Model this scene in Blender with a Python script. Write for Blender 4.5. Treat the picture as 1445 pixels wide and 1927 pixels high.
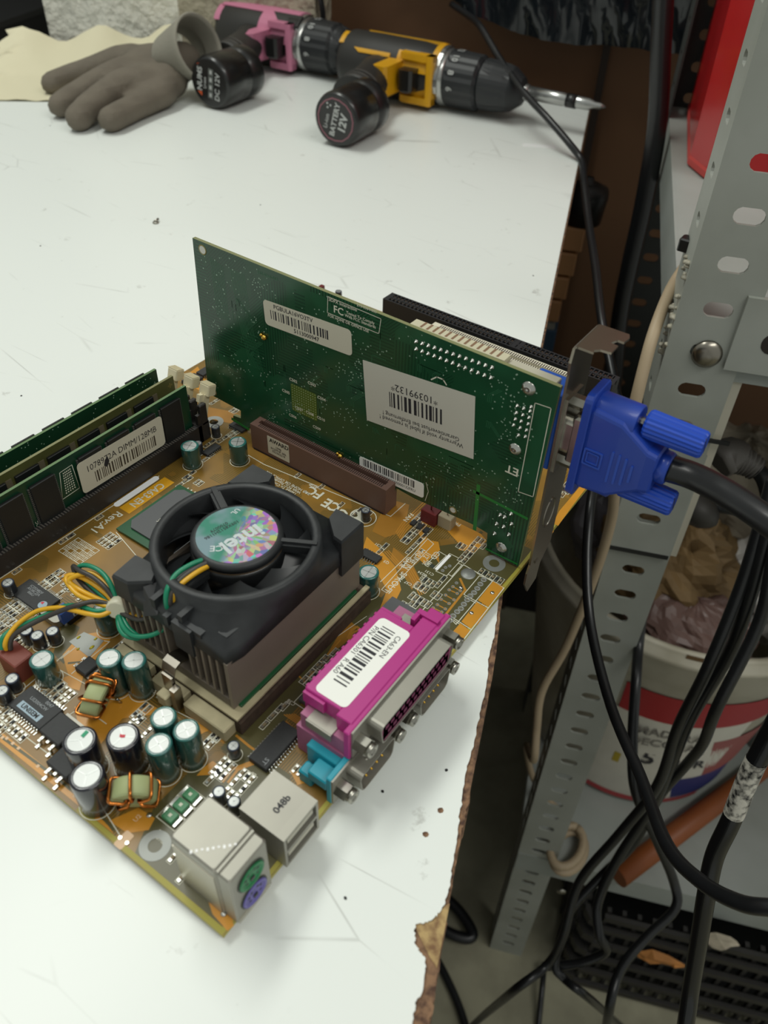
import bpy, math, random
from mathutils import Matrix, Vector
random.seed(7)
for o in list(bpy.data.objects): bpy.data.objects.remove(o)
COL = bpy.context.scene.collection
MM = 0.001

# ---------------------------------------------------------------- camera
# world axes: x along the motherboard's connector edge, y into the board, z up; z = 0 is the board surface
cam_d = bpy.data.cameras.new('camera'); cam = bpy.data.objects.new('camera', cam_d); COL.objects.link(cam)
_R = [[0.5654788, -0.8235312, 0.0450578], [-0.5260366, -0.4022026, -0.7493454], [0.6352317, 0.4000369, -0.6606446]]
cm = Matrix((( _R[0][0], -_R[1][0], -_R[2][0], [-46.695, -79.361, 233.842][0]*MM),
             ( _R[0][1], -_R[1][1], -_R[2][1], [-46.695, -79.361, 233.842][1]*MM),
             ( _R[0][2], -_R[1][2], -_R[2][2], [-46.695, -79.361, 233.842][2]*MM),
             (0, 0, 0, 1)))
cam.matrix_world = cm
cam_d.sensor_fit = 'HORIZONTAL'; cam_d.sensor_width = 36
cam_d.lens = 1516.99*36/1445
cam_d.shift_x = -44.64/1445; cam_d.shift_y = -36.49/1445
cam_d.clip_start = 0.01; cam_d.clip_end = 20
cam_d.dof.use_dof = True; cam_d.dof.focus_distance = 0.335; cam_d.dof.aperture_fstop = cam_d.lens/1.9
bpy.context.scene.camera = cam

# ---------------------------------------------------------------- light and exposure
sc = bpy.context.scene
sc.view_settings.view_transform = 'Standard'; sc.view_settings.look = 'None'
sc.view_settings.exposure = 0.0; sc.view_settings.gamma = 1.0; sc.view_settings.use_curve_mapping = False
wd = bpy.data.worlds.new('world'); sc.world = wd; wd.use_nodes = True
wd.node_tree.nodes['Background'].inputs[0].default_value = (0.84, 0.88, 0.82, 1)
wd.node_tree.nodes['Background'].inputs[1].default_value = 0.42
def area(name, loc, target, sx, sy, power, col=(1, 1, 1)):
    l = bpy.data.lights.new(name, 'AREA'); l.shape = 'RECTANGLE'; l.size = sx; l.size_y = sy; l.energy = power; l.color = col
    o = bpy.data.objects.new(name, l); COL.objects.link(o); o.location = loc
    d = Vector(target)-Vector(loc); o.rotation_euler = d.to_track_quat('-Z', 'Y').to_euler()
    return o
# ceiling strip light above the bench, plus an added unseen fill over the aisle
area('strip_light_over_bench', (0.3, 0.95, 1.75), (0.4, 0.5, 0), 1.5, 0.35, 20, (0.97, 1.0, 0.93))
area('aisle_fill_light', (0.0, -1.1, 1.75), (0.4, -0.1, -0.4), 1.5, 0.35, 13.5, (1.0, 1.0, 0.94))  # added fill to brighten the post, the floor and the camera-facing sides

# ---------------------------------------------------------------- helpers
def lin(h):
    if isinstance(h, str):
        h = [int(h[i:i+2], 16)/255 for i in (0, 2, 4)]
    return tuple(c/12.92 if c <= .04045 else ((c+.055)/1.055)**2.4 for c in h)
MATS = {}
def mat(name, hexc, rough=.5, metal=0.0, noise=0.0, nscale=200., bump=0.0, bscale=None, spec=.5, coat=0, hex2=None, trans=0, bd=.001, alpha=1):
    if name in MATS: return MATS[name]
    m = bpy.data.materials.new(name); m.use_nodes = True; nt = m.node_tree; b = nt.nodes['Principled BSDF']
    c = lin(hexc); b.inputs['Base Color'].default_value = (*c, 1); b.inputs['Roughness'].default_value = rough
    b.inputs['Metallic'].default_value = metal; b.inputs['Specular IOR Level'].default_value = spec
    if coat: b.inputs['Coat Weight'].default_value = coat; b.inputs['Coat Roughness'].default_value = .08
    if trans: b.inputs['Transmission Weight'].default_value = trans
    if alpha < 1: b.inputs['Alpha'].default_value = alpha
    if noise or bump:
        tc = nt.nodes.new('ShaderNodeTexCoord'); n = nt.nodes.new('ShaderNodeTexNoise'); n.inputs['Scale'].default_value = nscale
        n.inputs['Detail'].default_value = 4; nt.links.new(tc.outputs['Object'], n.inputs['Vector'])
    if noise:
        c2 = lin(hex2) if hex2 else tuple(max(0, v*(1-noise)) for v in c)
        r = nt.nodes.new('ShaderNodeValToRGB'); r.color_ramp.elements[0].color = (*c2, 1); r.color_ramp.elements[1].color = (*c, 1)
        r.color_ramp.elements[0].position = .35; r.color_ramp.elements[1].position = .6
        nt.links.new(n.outputs['Fac'], r.inputs[0]); nt.links.new(r.outputs[0], b.inputs['Base Color'])
    if bump:
        n2 = nt.nodes.new('ShaderNodeTexNoise'); n2.inputs['Scale'].default_value = bscale or nscale; n2.inputs['Detail'].default_value = 3
        nt.links.new(tc.outputs['Object'], n2.inputs['Vector'])
        bp = nt.nodes.new('ShaderNodeBump'); bp.inputs['Strength'].default_value = bump; bp.inputs['Distance'].default_value = bd
        nt.links.new(n2.outputs['Fac'], bp.inputs['Height']); nt.links.new(bp.outputs[0], b.inputs['Normal'])
    MATS[name] = m; return m

class B:
    """collects geometry in millimetres; becomes one mesh"""
    def __init__(s): s.v = []; s.f = []; s.m = []; s.sm = []; s.T = Matrix.Identity(4); s.mi = 0
    def xf(s, M=None): s.T = M or Matrix.Identity(4); return s
    def at(s, x, y, z, rz=0): s.T = Matrix.Translation((x, y, z)) @ Matrix.Rotation(rz, 4, 'Z'); return s
    def add(s, vs, fs, smooth=False):
        o = len(s.v); s.v += [tuple(s.T @ Vector(p)) for p in vs]
        s.f += [tuple(i+o for i in f) for f in fs]; s.m += [s.mi]*len(fs); s.sm += [smooth]*len(fs); return s
    def box(s, x0, x1, y0, y1, z0, z1, bev=0):
        if bev:
            e = bev
            pts = [(x0+e, y0), (x1-e, y0), (x1, y0+e), (x1, y1-e), (x1-e, y1), (x0+e, y1), (x0, y1-e), (x0, y0+e)]
            cx, cy = (x0+x1)/2, (y0+y1)/2
            def ins(q, k): return [(x+(e*k if x < cx else -e*k), y+(e*k if y < cy else -e*k)) for x, y in q]
            return s.loft([[(x, y, z0) for x, y in pts], [(x, y, z1-e) for x, y in pts], [(x, y, z1) for x, y in ins(pts, 1)]])
        return s.add([(x0, y0, z0), (x1, y0, z0), (x1, y1, z0), (x0, y1, z0), (x0, y0, z1), (x1, y0, z1), (x1, y1, z1), (x0, y1, z1)],
                     [(0, 3, 2, 1), (4, 5, 6, 7), (0, 1, 5, 4), (1, 2, 6, 5), (2, 3, 7, 6), (3, 0, 4, 7)])
    def loft(s, rings, cap0=True, cap1=True, smooth=False, closed=True):
        n = len(rings[0]); vs = [p for r in rings for p in r]; fs = []
        for i in range(len(rings)-1):
            for j in range(n if closed else n-1):
                a, b = i*n+j, i*n+(j+1) % n; fs.append((a, b, b+n, a+n))
        s.add(vs, fs, smooth)
        k = len(s.v)-len(vs)
        if cap0: s.f.append(tuple(k+i for i in reversed(range(n)))); s.m.append(s.mi); s.sm.append(False)
        if cap1: s.f.append(tuple(k+(len(rings)-1)*n+i for i in range(n))); s.m.append(s.mi); s.sm.append(False)
        return s
    def prism(s, poly, z0, z1):
        a = sum(poly[i][0]*poly[(i+1) % len(poly)][1]-poly[(i+1) % len(poly)][0]*poly[i][1] for i in range(len(poly)))
        if a < 0: poly = poly[::-1]
        return s.loft([[(x, y, z0) for x, y in poly], [(x, y, z1) for x, y in poly]])
    def lathe(s, prof, n=20, cap0=True, cap1=True, smooth=True, arc=1.0, flat=1.0):
        return s.loft([[(r*math.cos(2*math.pi*arc*j/n), r*flat*math.sin(2*math.pi*arc*j/n), z) for j in range(n)] for r, z in prof], cap0, cap1, smooth)
    def cyl(s, x, y, z0, z1, r, n=16, smooth=True):
        T = s.T; s.T = T @ Matrix.Translation((x, y, 0)); s.lathe([(r, z0), (r, z1)], n, smooth=smooth); s.T = T; return s
    def tube(s, path, r, n=8, caps=True):
        rings = []; up = None; P = [Vector(p) for p in path]
        for i, p in enumerate(P):
            t = ((P[min(i+1, len(P)-1)]-P[max(i-1, 0)])).normalized()
            if up is None:
                up = Vector((0, 0, 1)) if abs(t.z) < .9 else Vector((1, 0, 0))
            x = t.cross(up).normalized(); y = x.cross(t).normalized(); up = y
            rr = r[i] if isinstance(r, (list, tuple)) else r
            rings.append([tuple(p+x*math.cos(2*math.pi*j/n)*rr+y*math.sin(2*math.pi*j/n)*rr) for j in range(n)])
        return s.loft(rings, caps, caps, True)
    def quad(s, a, b, c, d): return s.add([a, b, c, d], [(0, 1, 2, 3)])
WLOC = {}
def mesh_of(name, b, mats, loc=(0, 0, 0), Minv=None):
    me = bpy.data.meshes.new(name); L = Vector(loc)
    if Minv: vs = [tuple((Minv @ Vector(p))*MM) for p in b.v]
    else: vs = [((p[0]-L.x)*MM, (p[1]-L.y)*MM, (p[2]-L.z)*MM) for p in b.v]
    me.from_pydata(vs, [], b.f)
    for m in (mats if isinstance(mats, (list, tuple)) else [mats]): me.materials.append(m)
    me.polygons.foreach_set('material_index', b.m); me.polygons.foreach_set('use_smooth', b.sm)
    me.update(); return me
def props(o, label=None, cat=None, group=None, kind=None):
    if label: o['label'] = label
    if cat: o['category'] = cat
    if group: o['group'] = group
    if kind: o['kind'] = kind
    return o
def link(o, parent=None, loc=(0, 0, 0), rz=0):
    """loc in world mm"""
    COL.objects.link(o); pl = WLOC.get(parent.name, Vector((0, 0, 0))) if parent else Vector((0, 0, 0))
    o.parent = parent; o.location = (Vector(loc)-pl)*MM; o.rotation_euler = (0, 0, rz)
    WLOC[o.name] = Vector(loc); return o
def thing(name, label, cat, loc=(0, 0, 0), group=None):
    o = bpy.data.objects.new(name, None); o.empty_display_size = .01; link(o, None, loc); return props(o, label, cat, group)
def part(name, b, mats, parent=None, label=None, loc=None, kind=None, cat=None, group=None):
    if loc is None:
        xs, ys, zs = zip(*b.v); loc = ((min(xs)+max(xs))/2, (min(ys)+max(ys))/2, min(zs))
    o = bpy.data.objects.new(name, mesh_of(name, b, mats, loc)); link(o, parent, loc); return props(o, label, cat, group, kind)
def inst(name, me, parent, loc, rz=0, label=None, rot=None):
    o = bpy.data.objects.new(name, me); link(o, parent, loc, rz)
    if rot: o.rotation_euler = rot
    return props(o, label)
def local_mesh(name, b, mats): return mesh_of(name, b, mats, (0, 0, 0))
def frame(o, x, y):
    """matrix with origin o, x axis, y axis made orthogonal, z = x cross y"""
    X = Vector(x).normalized(); Y = Vector(y); Y = (Y-X*Y.dot(X)).normalized(); Z = X.cross(Y)
    return Matrix(((X.x, Y.x, Z.x, o[0]), (X.y, Y.y, Z.y, o[1]), (X.z, Y.z, Z.z, o[2]), (0, 0, 0, 1)))
def text_b(s, size, M, bold=0.0, align='CENTER', b=None, sx=1.0, lift=.03):
    """flat printed lettering as geometry; M is a frame in mm"""
    cu = bpy.data.curves.new('t', 'FONT'); cu.body = s; cu.size = size; cu.align_x = align; cu.align_y = 'CENTER'; cu.offset = bold*size; cu.resolution_u = 2
    cu.space_line = .85
    o = bpy.data.objects.new('t', cu); COL.objects.link(o); bpy.context.view_layer.update()
    me = bpy.data.meshes.new_from_object(o.evaluated_get(bpy.context.evaluated_depsgraph_get()))
    b = b or B(); T = b.T; b.T = M
    b.add([(v.co.x*sx, v.co.y, lift) for v in me.vertices], [tuple(p.vertices) for p in me.polygons]); b.T = T
    bpy.data.objects.remove(o); bpy.data.curves.remove(cu); bpy.data.meshes.remove(me); return b
def spline(pts, n=6):
    P = [Vector(p) for p in pts]; out = []
    for i in range(len(P)-1):
        a, b, c, d = P[max(i-1, 0)], P[i], P[i+1], P[min(i+2, len(P)-1)]
        for k in range(n):
            t = k/n; out.append(tuple(.5*((2*b)+(c-a)*t+(2*a-5*b+4*c-d)*t*t+(3*b-a-3*c+d)*t**3)))
    out.append(tuple(P[-1])); return out
E1 = Vector((.931, .365, 0)); E2 = Vector((-.365, .931, 0))      # bench frame: along its right edge, across it
E1.normalize(); E2.normalize()
def st(s, t, z): return tuple(E1*s+E2*t+Vector((0, 0, z)))
ST = Matrix(((E1.x, E2.x, 0, 0), (E1.y, E2.y, 0, 0), (0, 0, 1, 0), (0, 0, 0, 1)))
def barcode(b, x0, x1, y0, y1, n, seed, lift=.04, wmax=3):
    r = random.Random(seed); x = x0; u = (x1-x0)/n
    while x < x1-u:
        w = u*r.randint(1, wmax); w = min(w, x1-x); b.quad((x, y0, lift), (x+w*.75, y0, lift), (x+w*.75, y1, lift), (x, y1, lift)); x += w+u*r.choice((.6, 1, 1.6))
def rrect(x0, x1, y0, y1, r, n=4):
    out = []
    for cx, cy, a in ((x1-r, y0+r, -90), (x1-r, y1-r, 0), (x0+r, y1-r, 90), (x0+r, y0+r, 180)):
        for k in range(n+1): t = math.radians(a+90*k/n); out.append((cx+r*math.cos(t), cy+r*math.sin(t)))
    return out

# ================================================================= materials
def tex_nodes(m):
    nt = m.node_tree; tc = nt.nodes.new('ShaderNodeTexCoord'); return nt, tc, nt.nodes['Principled BSDF']
WHITE_LAM = mat('white_laminate', 'EAEEE9', .32, spec=.4)
def laminate():
    nt, tc, b = tex_nodes(WHITE_LAM)
    n = nt.nodes.new('ShaderNodeTexNoise'); n.inputs['Scale'].default_value = 45; n.inputs['Detail'].default_value = 8; n.inputs['Roughness'].default_value = .7
    nt.links.new(tc.outputs['Object'], n.inputs['Vector'])
    r = nt.nodes.new('ShaderNodeValToRGB'); r.color_ramp.elements[0].color = (*lin('9A9890'), 1); r.color_ramp.elements[0].position = .24
    r.color_ramp.elements[1].color = (*lin('EBEFEB'), 1); r.color_ramp.elements[1].position = .36
    nt.links.new(n.outputs['Fac'], r.inputs[0])
    # scratches: two stretched voronoi edge sets
    last = r.outputs[0]
    for k, (rot, sc_) in enumerate((((0, 0, .6), 22), ((0, 0, 2.1), 31))):
        mp = nt.nodes.new('ShaderNodeMapping'); mp.inputs['Rotation'].default_value = rot; mp.inputs['Scale'].default_value = (1, .22, 1)
        nt.links.new(tc.outputs['Object'], mp.inputs[0])
        v = nt.nodes.new('ShaderNodeTexVoronoi'); v.feature = 'DISTANCE_TO_EDGE'; v.inputs['Scale'].default_value = sc_; nt.links.new(mp.outputs[0], v.inputs['Vector'])
        n3 = nt.nodes.new('ShaderNodeTexNoise'); n3.inputs['Scale'].default_value = 14+5*k; nt.links.new(tc.outputs['Object'], n3.inputs['Vector'])
        rr = nt.nodes.new('ShaderNodeValToRGB'); rr.color_ramp.elements[0].position = 0; rr.color_ramp.elements[0].color = (1, 1, 1, 1); rr.color_ramp.elements[1].position = .008; rr.color_ramp.elements[1].color = (0, 0, 0, 1)
        nt.links.new(v.outputs['Distance'], rr.inputs[0])
        r3 = nt.nodes.new('ShaderNodeValToRGB'); r3.color_ramp.elements[0].position = .55; r3.color_ramp.elements[0].color = (0, 0, 0, 1); r3.color_ramp.elements[1].position = .68; r3.color_ramp.elements[1].color = (.38, .38, .38, 1)
        nt.links.new(n3.outputs['Fac'], r3.inputs[0])
        mul = nt.nodes.new('ShaderNodeMath'); mul.operation = 'MULTIPLY'; nt.links.new(rr.outputs[0], mul.inputs[0]); nt.links.new(r3.outputs[0], mul.inputs[1])
        mx = nt.nodes.new('ShaderNodeMixRGB'); mx.inputs[2].default_value = (*lin('6E6A60'), 1); nt.links.new(mul.outputs[0], mx.inputs[0]); nt.links.new(last, mx.inputs[1]); last = mx.outputs[0]
    nt.links.new(last, b.inputs['Base Color'])
laminate()
CORE = mat('particle_board', '8A6A50', .9, noise=.5, nscale=400, bump=.6, bscale=600, hex2='4A342A')
GLUE = mat('torn_core', 'B59A6A', .9, noise=.4, nscale=300, bump=.8, bscale=500, hex2='7A5B40')
CONC = mat('concrete_floor', 'A5A18A', .85, noise=.25, nscale=18, bump=.3, bscale=60)
BROWNW = mat('brown_panel', '6A4A30', .7, noise=.3, nscale=3)
DARKBR = mat('dark_brown_panel', '2E221A', .7)
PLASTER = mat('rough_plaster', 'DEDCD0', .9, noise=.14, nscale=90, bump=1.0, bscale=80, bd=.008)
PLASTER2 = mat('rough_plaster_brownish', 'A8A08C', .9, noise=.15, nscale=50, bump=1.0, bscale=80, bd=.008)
GREY = mat('grey_enamel', 'A2A59E', .42, noise=.12, nscale=14, hex2='94978F')
GREYSH = mat('grey_shelf_enamel', 'A0A5A1', .42, noise=.12, nscale=9, hex2='90958F')
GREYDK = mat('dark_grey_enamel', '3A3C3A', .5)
BLACKP = mat('black_plastic', '1A1B1C', .42, noise=.2, nscale=80)
BLACKG = mat('black_glossy', '0E0F10', .18)
BLACKR = mat('black_rubber', '18181A', .38)
STEEL = mat('dull_steel', '9A948A', .3, 1.0)
STEEL2 = mat('zinc', 'B5B2A8', .28, 1.0, noise=.25, nscale=90)
CREAM = mat('cream_hose', 'A8957A', .55)
# bench-frame helper: polygons given in (s, t)
def stpart(name, b, m, parent=None, **k):
    b.v = [tuple(ST @ Vector(p)) for p in b.v]; return part(name, b, m, parent, **k)

# ================================================================= setting
FZ = -870
stpart('floor', B().box(-900, 1100, -1500, 1400, FZ-40, FZ), CONC, kind='structure')
b = B(); b.box(905, 935, -1500, 262, -420, 900); stpart('wall_back', b, BROWNW, kind='structure')
b = B(); b.box(906, 935, -1500, 262, FZ, -420); stpart('wall_back_shade', b, mat('wall_shade_tone', '1C1815', .8), kind='structure')  # lower part of the back wall; under-bench shade put into its near-black colour
b = B(); b.box(899, 905, -60, -52, FZ, 420); stpart('trim_1', b, DARKBR, kind='structure')
# plaster pillar behind the bench, front face in two planes
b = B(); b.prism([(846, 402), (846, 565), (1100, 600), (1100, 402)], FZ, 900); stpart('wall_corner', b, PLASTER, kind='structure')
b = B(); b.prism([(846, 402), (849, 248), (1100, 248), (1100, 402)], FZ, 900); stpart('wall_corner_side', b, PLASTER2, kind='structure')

# ================================================================= workbench
bench = thing('workbench', 'white laminate workbench with a worn, chipped brown edge', 'workbench', st(300, 100, FZ))
TZ = -4.0
inner = [(7.4, -56.5, -4.0), (13.3, -52.4, -4.0), (16.4, -51.2, -4.0), (17.8, -50.6, -4.0), (20.9, -50.5, -4.0), (25.4, -48.7, -4.0), (28.1, -46.6, -4.0), (28.7, -44.5, -4.0), (29.3, -42.6, -4.0), (31.8, -40.8, -4.0), (33.8, -39.8, -4.0), (35.7, -41.7, -4.0), (37.9, -42.9, -4.0), (40.3, -43.5, -4.0), (43.1, -43.3, -4.0), (48.3, -41.8, -4.0), (53.0, -39.6, -4.0), (58.7, -37.4, -4.0), (65.0, -34.4, -4.0), (71.1, -31.8, -4.0), (75.7, -29.3, -4.0), (83.7, -26.4, -4.0), (92.4, -23.9, -4.0), (99.3, -21.0, -4.0), (107.9, -17.8, -4.0), (117.6, -14.3, -4.0), (124.4, -10.5, -4.0), (130.8, -8.2, -4.0), (135.4, -6.9, -4.0), (146.1, -1.9, -4.0)]
outer = [(9.1, -58.2, -6.0), (16.5, -55.9, -6.0), (23.8, -53.2, -6.0), (32.2, -49.2, -6.0), (43.0, -44.8, -6.0), (52.4, -41.1, -6.0), (65.0, -35.9, -6.0), (73.4, -33.1, -6.0), (104.4, -20.9, -6.0), (126.1, -12.7, -6.0), (153.6, -0.1, -6.0)]
def jag(pts, amp, n, seed):
    r = random.Random(seed); out = []
    for a, c in zip(pts[:-1], pts[1:]):
        for k in range(n):
            t = k/n; out.append((a[0]+(c[0]-a[0])*t+r.uniform(-amp, amp), a[1]+(c[1]-a[1])*t+r.uniform(-amp, amp)))
    out.append(pts[-1][:2]); return out
far_c = st(833, -50, 0)[:2]; bl = st(833, 545, 0)[:2]; nl = st(-350, 545, 0)[:2]; nr = st(-350, -60, 0)[:2]
lam = [nr]+jag([p[:2] for p in inner], .28, 5, 3)+[st(200, -51, 0)[:2], far_c, bl, nl]
part('laminate_surface', B().prism(lam, TZ-.9, TZ), WHITE_LAM, bench)
core = [(nr[0], nr[1]-1)]+jag([p[:2] for p in outer], .35, 8, 5)+[st(200, -52, 0)[:2], st(833, -51, 0)[:2], bl, nl]
part('core_board', B().prism(core, TZ-24, TZ-.9), [CORE], bench)
b = B(); b.prism([(33.6, -39.4, -4.5)[:2], (37.3, -42.9, -4.5)[:2], (43.1, -43.7, -4.5)[:2], (44.2, -44.5, -4.5)[:2], (28.1, -50.6, -4.5)[:2], (29.3, -47.4, -4.5)[:2]], -4.9, -4.6); part('torn_patch', b, GLUE, bench)
for i, (s, t) in enumerate(((-300, 0), (780, 0), (780, 500), (-300, 500))):
    b = B(); b.box(s-25, s+25, t-25, t+25, FZ, TZ-24); stpart('leg', b, GREYDK, bench)
b = B(); b.box(-280, 760, 10, 30, -110, TZ-24); b.box(-280, 760, 480, 500, -110, TZ-24); stpart('rail', b, GREYDK, bench)
b = B(); b.box(-300, 780, 60, 70, FZ, TZ-24); stpart('shade_panel', b, DARKBR, bench, label='added dark panel standing in for the shade under the tabletop')  # added dark sheet; its colour stands in for the shade below the bench

# crumbs and marks lying on the bench
chip = mat('metal_chip', '8A8880', .35, .6)
def bit(name, label, cat, p, r, m, flat=.5, group=None):
    b = B(); rr = random.Random(p[0]); n = 7
    b.loft([[(p[0]+r*rr.uniform(.7, 1.2)*math.cos(j*2*math.pi/n), p[1]+r*rr.uniform(.7, 1.2)*math.sin(j*2*math.pi/n), TZ+z) for j in range(n)] for z in (.01, r*flat)])
    return part(name, b, m, None, label=label, cat=cat, group=group)
# small screw
p = (308.9, 364.5, -4.0); scw = thing('screw', 'tiny silver screw standing alone on the white bench left of the green card', 'screw', (p[0], p[1], TZ))
b = B().at(p[0], p[1], TZ); b.lathe([(2.0, 0), (2.2, .6), (1.6, 1.4)], 12); part('head', b, STEEL2, scw)
b = B().xf(frame((p[0], p[1], TZ+1.6), (1, .3, 0), (0, 0, 1))); b.T = b.T @ Matrix.Rotation(math.radians(90), 4, 'Y'); b.lathe([(.9, -.5), (.9, 3.5), (.3, 4.4)], 10); part('shank', b, STEEL2, scw)
for q, l in (((236.7, 393.3, -4.0), 'dark speck on the bench at the far left, below the glove'), ((408.2, 120.6, -4.0), 'dark speck on the bench between the black slot and the far right edge'), ((135.4, 202.0, -4.0), 'black speck on the bench just left of the rear memory module'), ((60.2, -9.4, -4.0), 'dark speck on the bench in front of the serial ports'), ((78.1, -21.8, -4.0), 'dark speck on the bench near the worn edge'), ((28.0, -19.7, -4.0), 'dark speck on the bench right of the two silver connectors'), ((389.8, 584.5, -4.0), 'tiny dark speck on the bench left of the glove fingertips'), ((379.4, 331.6, -4.0), 'dark speck on the bench behind the green card'), ((124.9, 259.1, -4.0), 'dark speck on the bench left of the memory modules')):
    bit('crumb', l, 'debris', q, .5, BLACKR, .5, 'dark specks on the white bench')
for q, l in (((65.7, -27.5, -4.0), 'upper brown chipped spot in the laminate beside the worn edge'), ((56.7, -28.0, -4.0), 'lower brown chipped spot in the laminate beside the worn edge')):
    bit('laminate_chip_mark', l, 'chip', q, 1.0, CORE, .04, 'brown chipped spots near the worn edge')
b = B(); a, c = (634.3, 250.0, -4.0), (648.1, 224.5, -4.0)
b.prism([(a[0], a[1]), (c[0], c[1]), (c[0]-6, c[1]-3), (a[0]-6, a[1]-3)], TZ+.02, TZ+.25); part('white_strip', b, mat('strip_white', 'FFFFFF', .25), None, label='short thin white strip on the bench near its far right edge', cat='tape')  # thin flat white strip just above the bench top

# ================================================================= motherboard
def pcb_mat(name, dark, mid, lite, scale=900, patch=60, amount=.5, rough=.35):
    """solder-masked board: fine copper tracks running along the two axes and diagonals, patchwise"""
    m = mat(name, mid, rough, spec=.5); nt, tc, b = tex_nodes(m); L = nt.links.new
    def math_(op, a, c=None, v=None):
        n = nt.nodes.new('ShaderNodeMath'); n.operation = op
        L(a, n.inputs[0])
        if c is not None: L(c, n.inputs[1])
        if v is not None: n.inputs[1].default_value = v
        return n.outputs[0]
    sep = nt.nodes.new('ShaderNodeSeparateXYZ'); L(tc.outputs['Object'], sep.inputs[0])
    geo = nt.nodes.new('ShaderNodeNewGeometry')
    vor = nt.nodes.new('ShaderNodeTexVoronoi'); vor.distance = 'MANHATTAN'; vor.inputs['Scale'].default_value = patch; L(tc.outputs['Object'], vor.inputs['Vector'])
    sc2 = nt.nodes.new('ShaderNodeSeparateXYZ'); L(vor.outputs['Color'], sc2.inputs[0])
    a1 = sep.outputs['Y']; a2 = sep.outputs['Z'] if name.startswith('card') else sep.outputs['X']
    def stripes(v): return math_('GREATER_THAN', math_('FRACT', math_('MULTIPLY', v, v=scale)), v=.55)
    s1, s2, s3 = stripes(a1), stripes(a2), stripes(math_('ADD', a1, a2))
    def mixf(f, a, c):
        n = nt.nodes.new('ShaderNodeMix'); L(f, n.inputs[0]); L(a, n.inputs[2]); L(c, n.inputs[3]); return n.outputs[0]
    g1 = math_('GREATER_THAN', sc2.outputs[0], v=.45); g2 = math_('GREATER_THAN', sc2.outputs[1], v=.7)
    st_ = mixf(g2, mixf(g1, s1, s2), s3)
    on = math_('GREATER_THAN', sc2.outputs[2], v=1-amount)
    fac = math_('MULTIPLY', st_, on)
    n = nt.nodes.new('ShaderNodeTexNoise'); n.inputs['Scale'].default_value = 40; L(tc.outputs['Object'], n.inputs['Vector'])
    r0 = nt.nodes.new('ShaderNodeValToRGB'); r0.color_ramp.elements[0].color = (*lin(mid), 1); r0.color_ramp.elements[1].color = (*lin(lite), 1); r0.color_ramp.elements[0].position = .5; r0.color_ramp.elements[1].position = .62
    L(n.outputs['Fac'], r0.inputs[0])
    mx = nt.nodes.new('ShaderNodeMixRGB'); L(fac, mx.inputs[0]); L(r0.outputs[0], mx.inputs[1]); mx.inputs[2].default_value = (*lin(dark), 1)
    L(mx.outputs[0], b.inputs['Base Color']); return m
PCB = pcb_mat('amber_board', '5E5024', '86652A', '96702C', 1100, 75, .6)
PCBEDGE = mat('board_edge', 'A39A3E', .5)
OLIVE = mat('olive_mask', '55502F', .35)
AMBER = mat('amber_copper', 'CE8F2E', .32, noise=.1, nscale=60)
AMBERD = mat('amber_copper_dark', 'A5742A', .35, noise=.12, nscale=60)
TRK = mat('amber_track', 'B9812F', .35)
SILK = mat('silkscreen', 'DAD8C6', .7)
SILKP = mat('silkscreen_pink', 'E2C2A0', .7)
SOLDER = mat('solder', 'C4C4BE', .25, 1.0)
TIN = mat('tinned_ring', '989A96', .5, .5)
CHIPB = mat('chip_black', '2E2F30', .6, noise=.15, nscale=900)
CHIPG = mat('chip_grey', '57585A', .6)
CHIPT = mat('chip_print', '8E9294', .7)
TAN = mat('cap_tan', '8F7F62', .6)
SLEEVE = mat('green_sleeve', '1C4A44', .25, coat=.5)
SLEEVET = mat('green_sleeve_rim', '2A6660', .22, coat=.5)
BSLEEVE = mat('black_sleeve', '1C1D26', .22, coat=.5)
ALU = mat('aluminium_top', 'AEB0AE', .4, .5)
ALUD = mat('vent_groove', '9C9E9C', .35, .8)
COPPER = mat('enamelled_copper', 'C8793A', .2, 1.0)
CORE_G = mat('ferrite_green', 'A3AC7C', .55)
CORE_B = mat('ferrite_blue', '4E6E74', .55)
SOCK = mat('ivory_socket', 'B9AE8C', .6, noise=.15, nscale=150)
SOCKD = mat('dusty_socket', '4A3B2E', .8, noise=.3, nscale=400)
BROWNSLOT = mat('brown_slot', '6E5248', .5, noise=.08, nscale=60)
PCIW = mat('white_slot', 'DAD4C0', .5)
NICKEL = mat('nickel_shell', 'A09D93', .45, .65, noise=.1, nscale=40)
NICKELF = mat('nickel_face', 'B3AEA0', .35, .7)
MAGENTA = mat('magenta_plastic', 'B02A80', .42)
MAGPALE = mat('magenta_plastic_pale', 'A86486', .5)
TEAL = mat('teal_plastic', '1C94A8', .4)
GOLD = mat('gold_pin', 'C9A24A', .25, 1.0)
LABELW = mat('paper_label', 'F2F2EC', .5)
LABELY = mat('paper_label_aged', 'CBC6B4', .55)
INK = mat('ink', '24242A', .6)
INKG = mat('grey_ink', '77787C', .6)
YELBOX = mat('yellow_print', 'E0A31C', .5)
GREENPC = mat('green_laminate', '14522E', .3, noise=.15, nscale=80)

UM, VM = 301.5, 208.0
mb = thing('motherboard', 'amber motherboard lying on the white bench, its corner hanging over the edge', 'motherboard', (150, 100, TZ))
HOLES = [(6.4, 33.0), (163.8, 10.2), (163.8, 165.1), (288.0, 33.0)]
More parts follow.
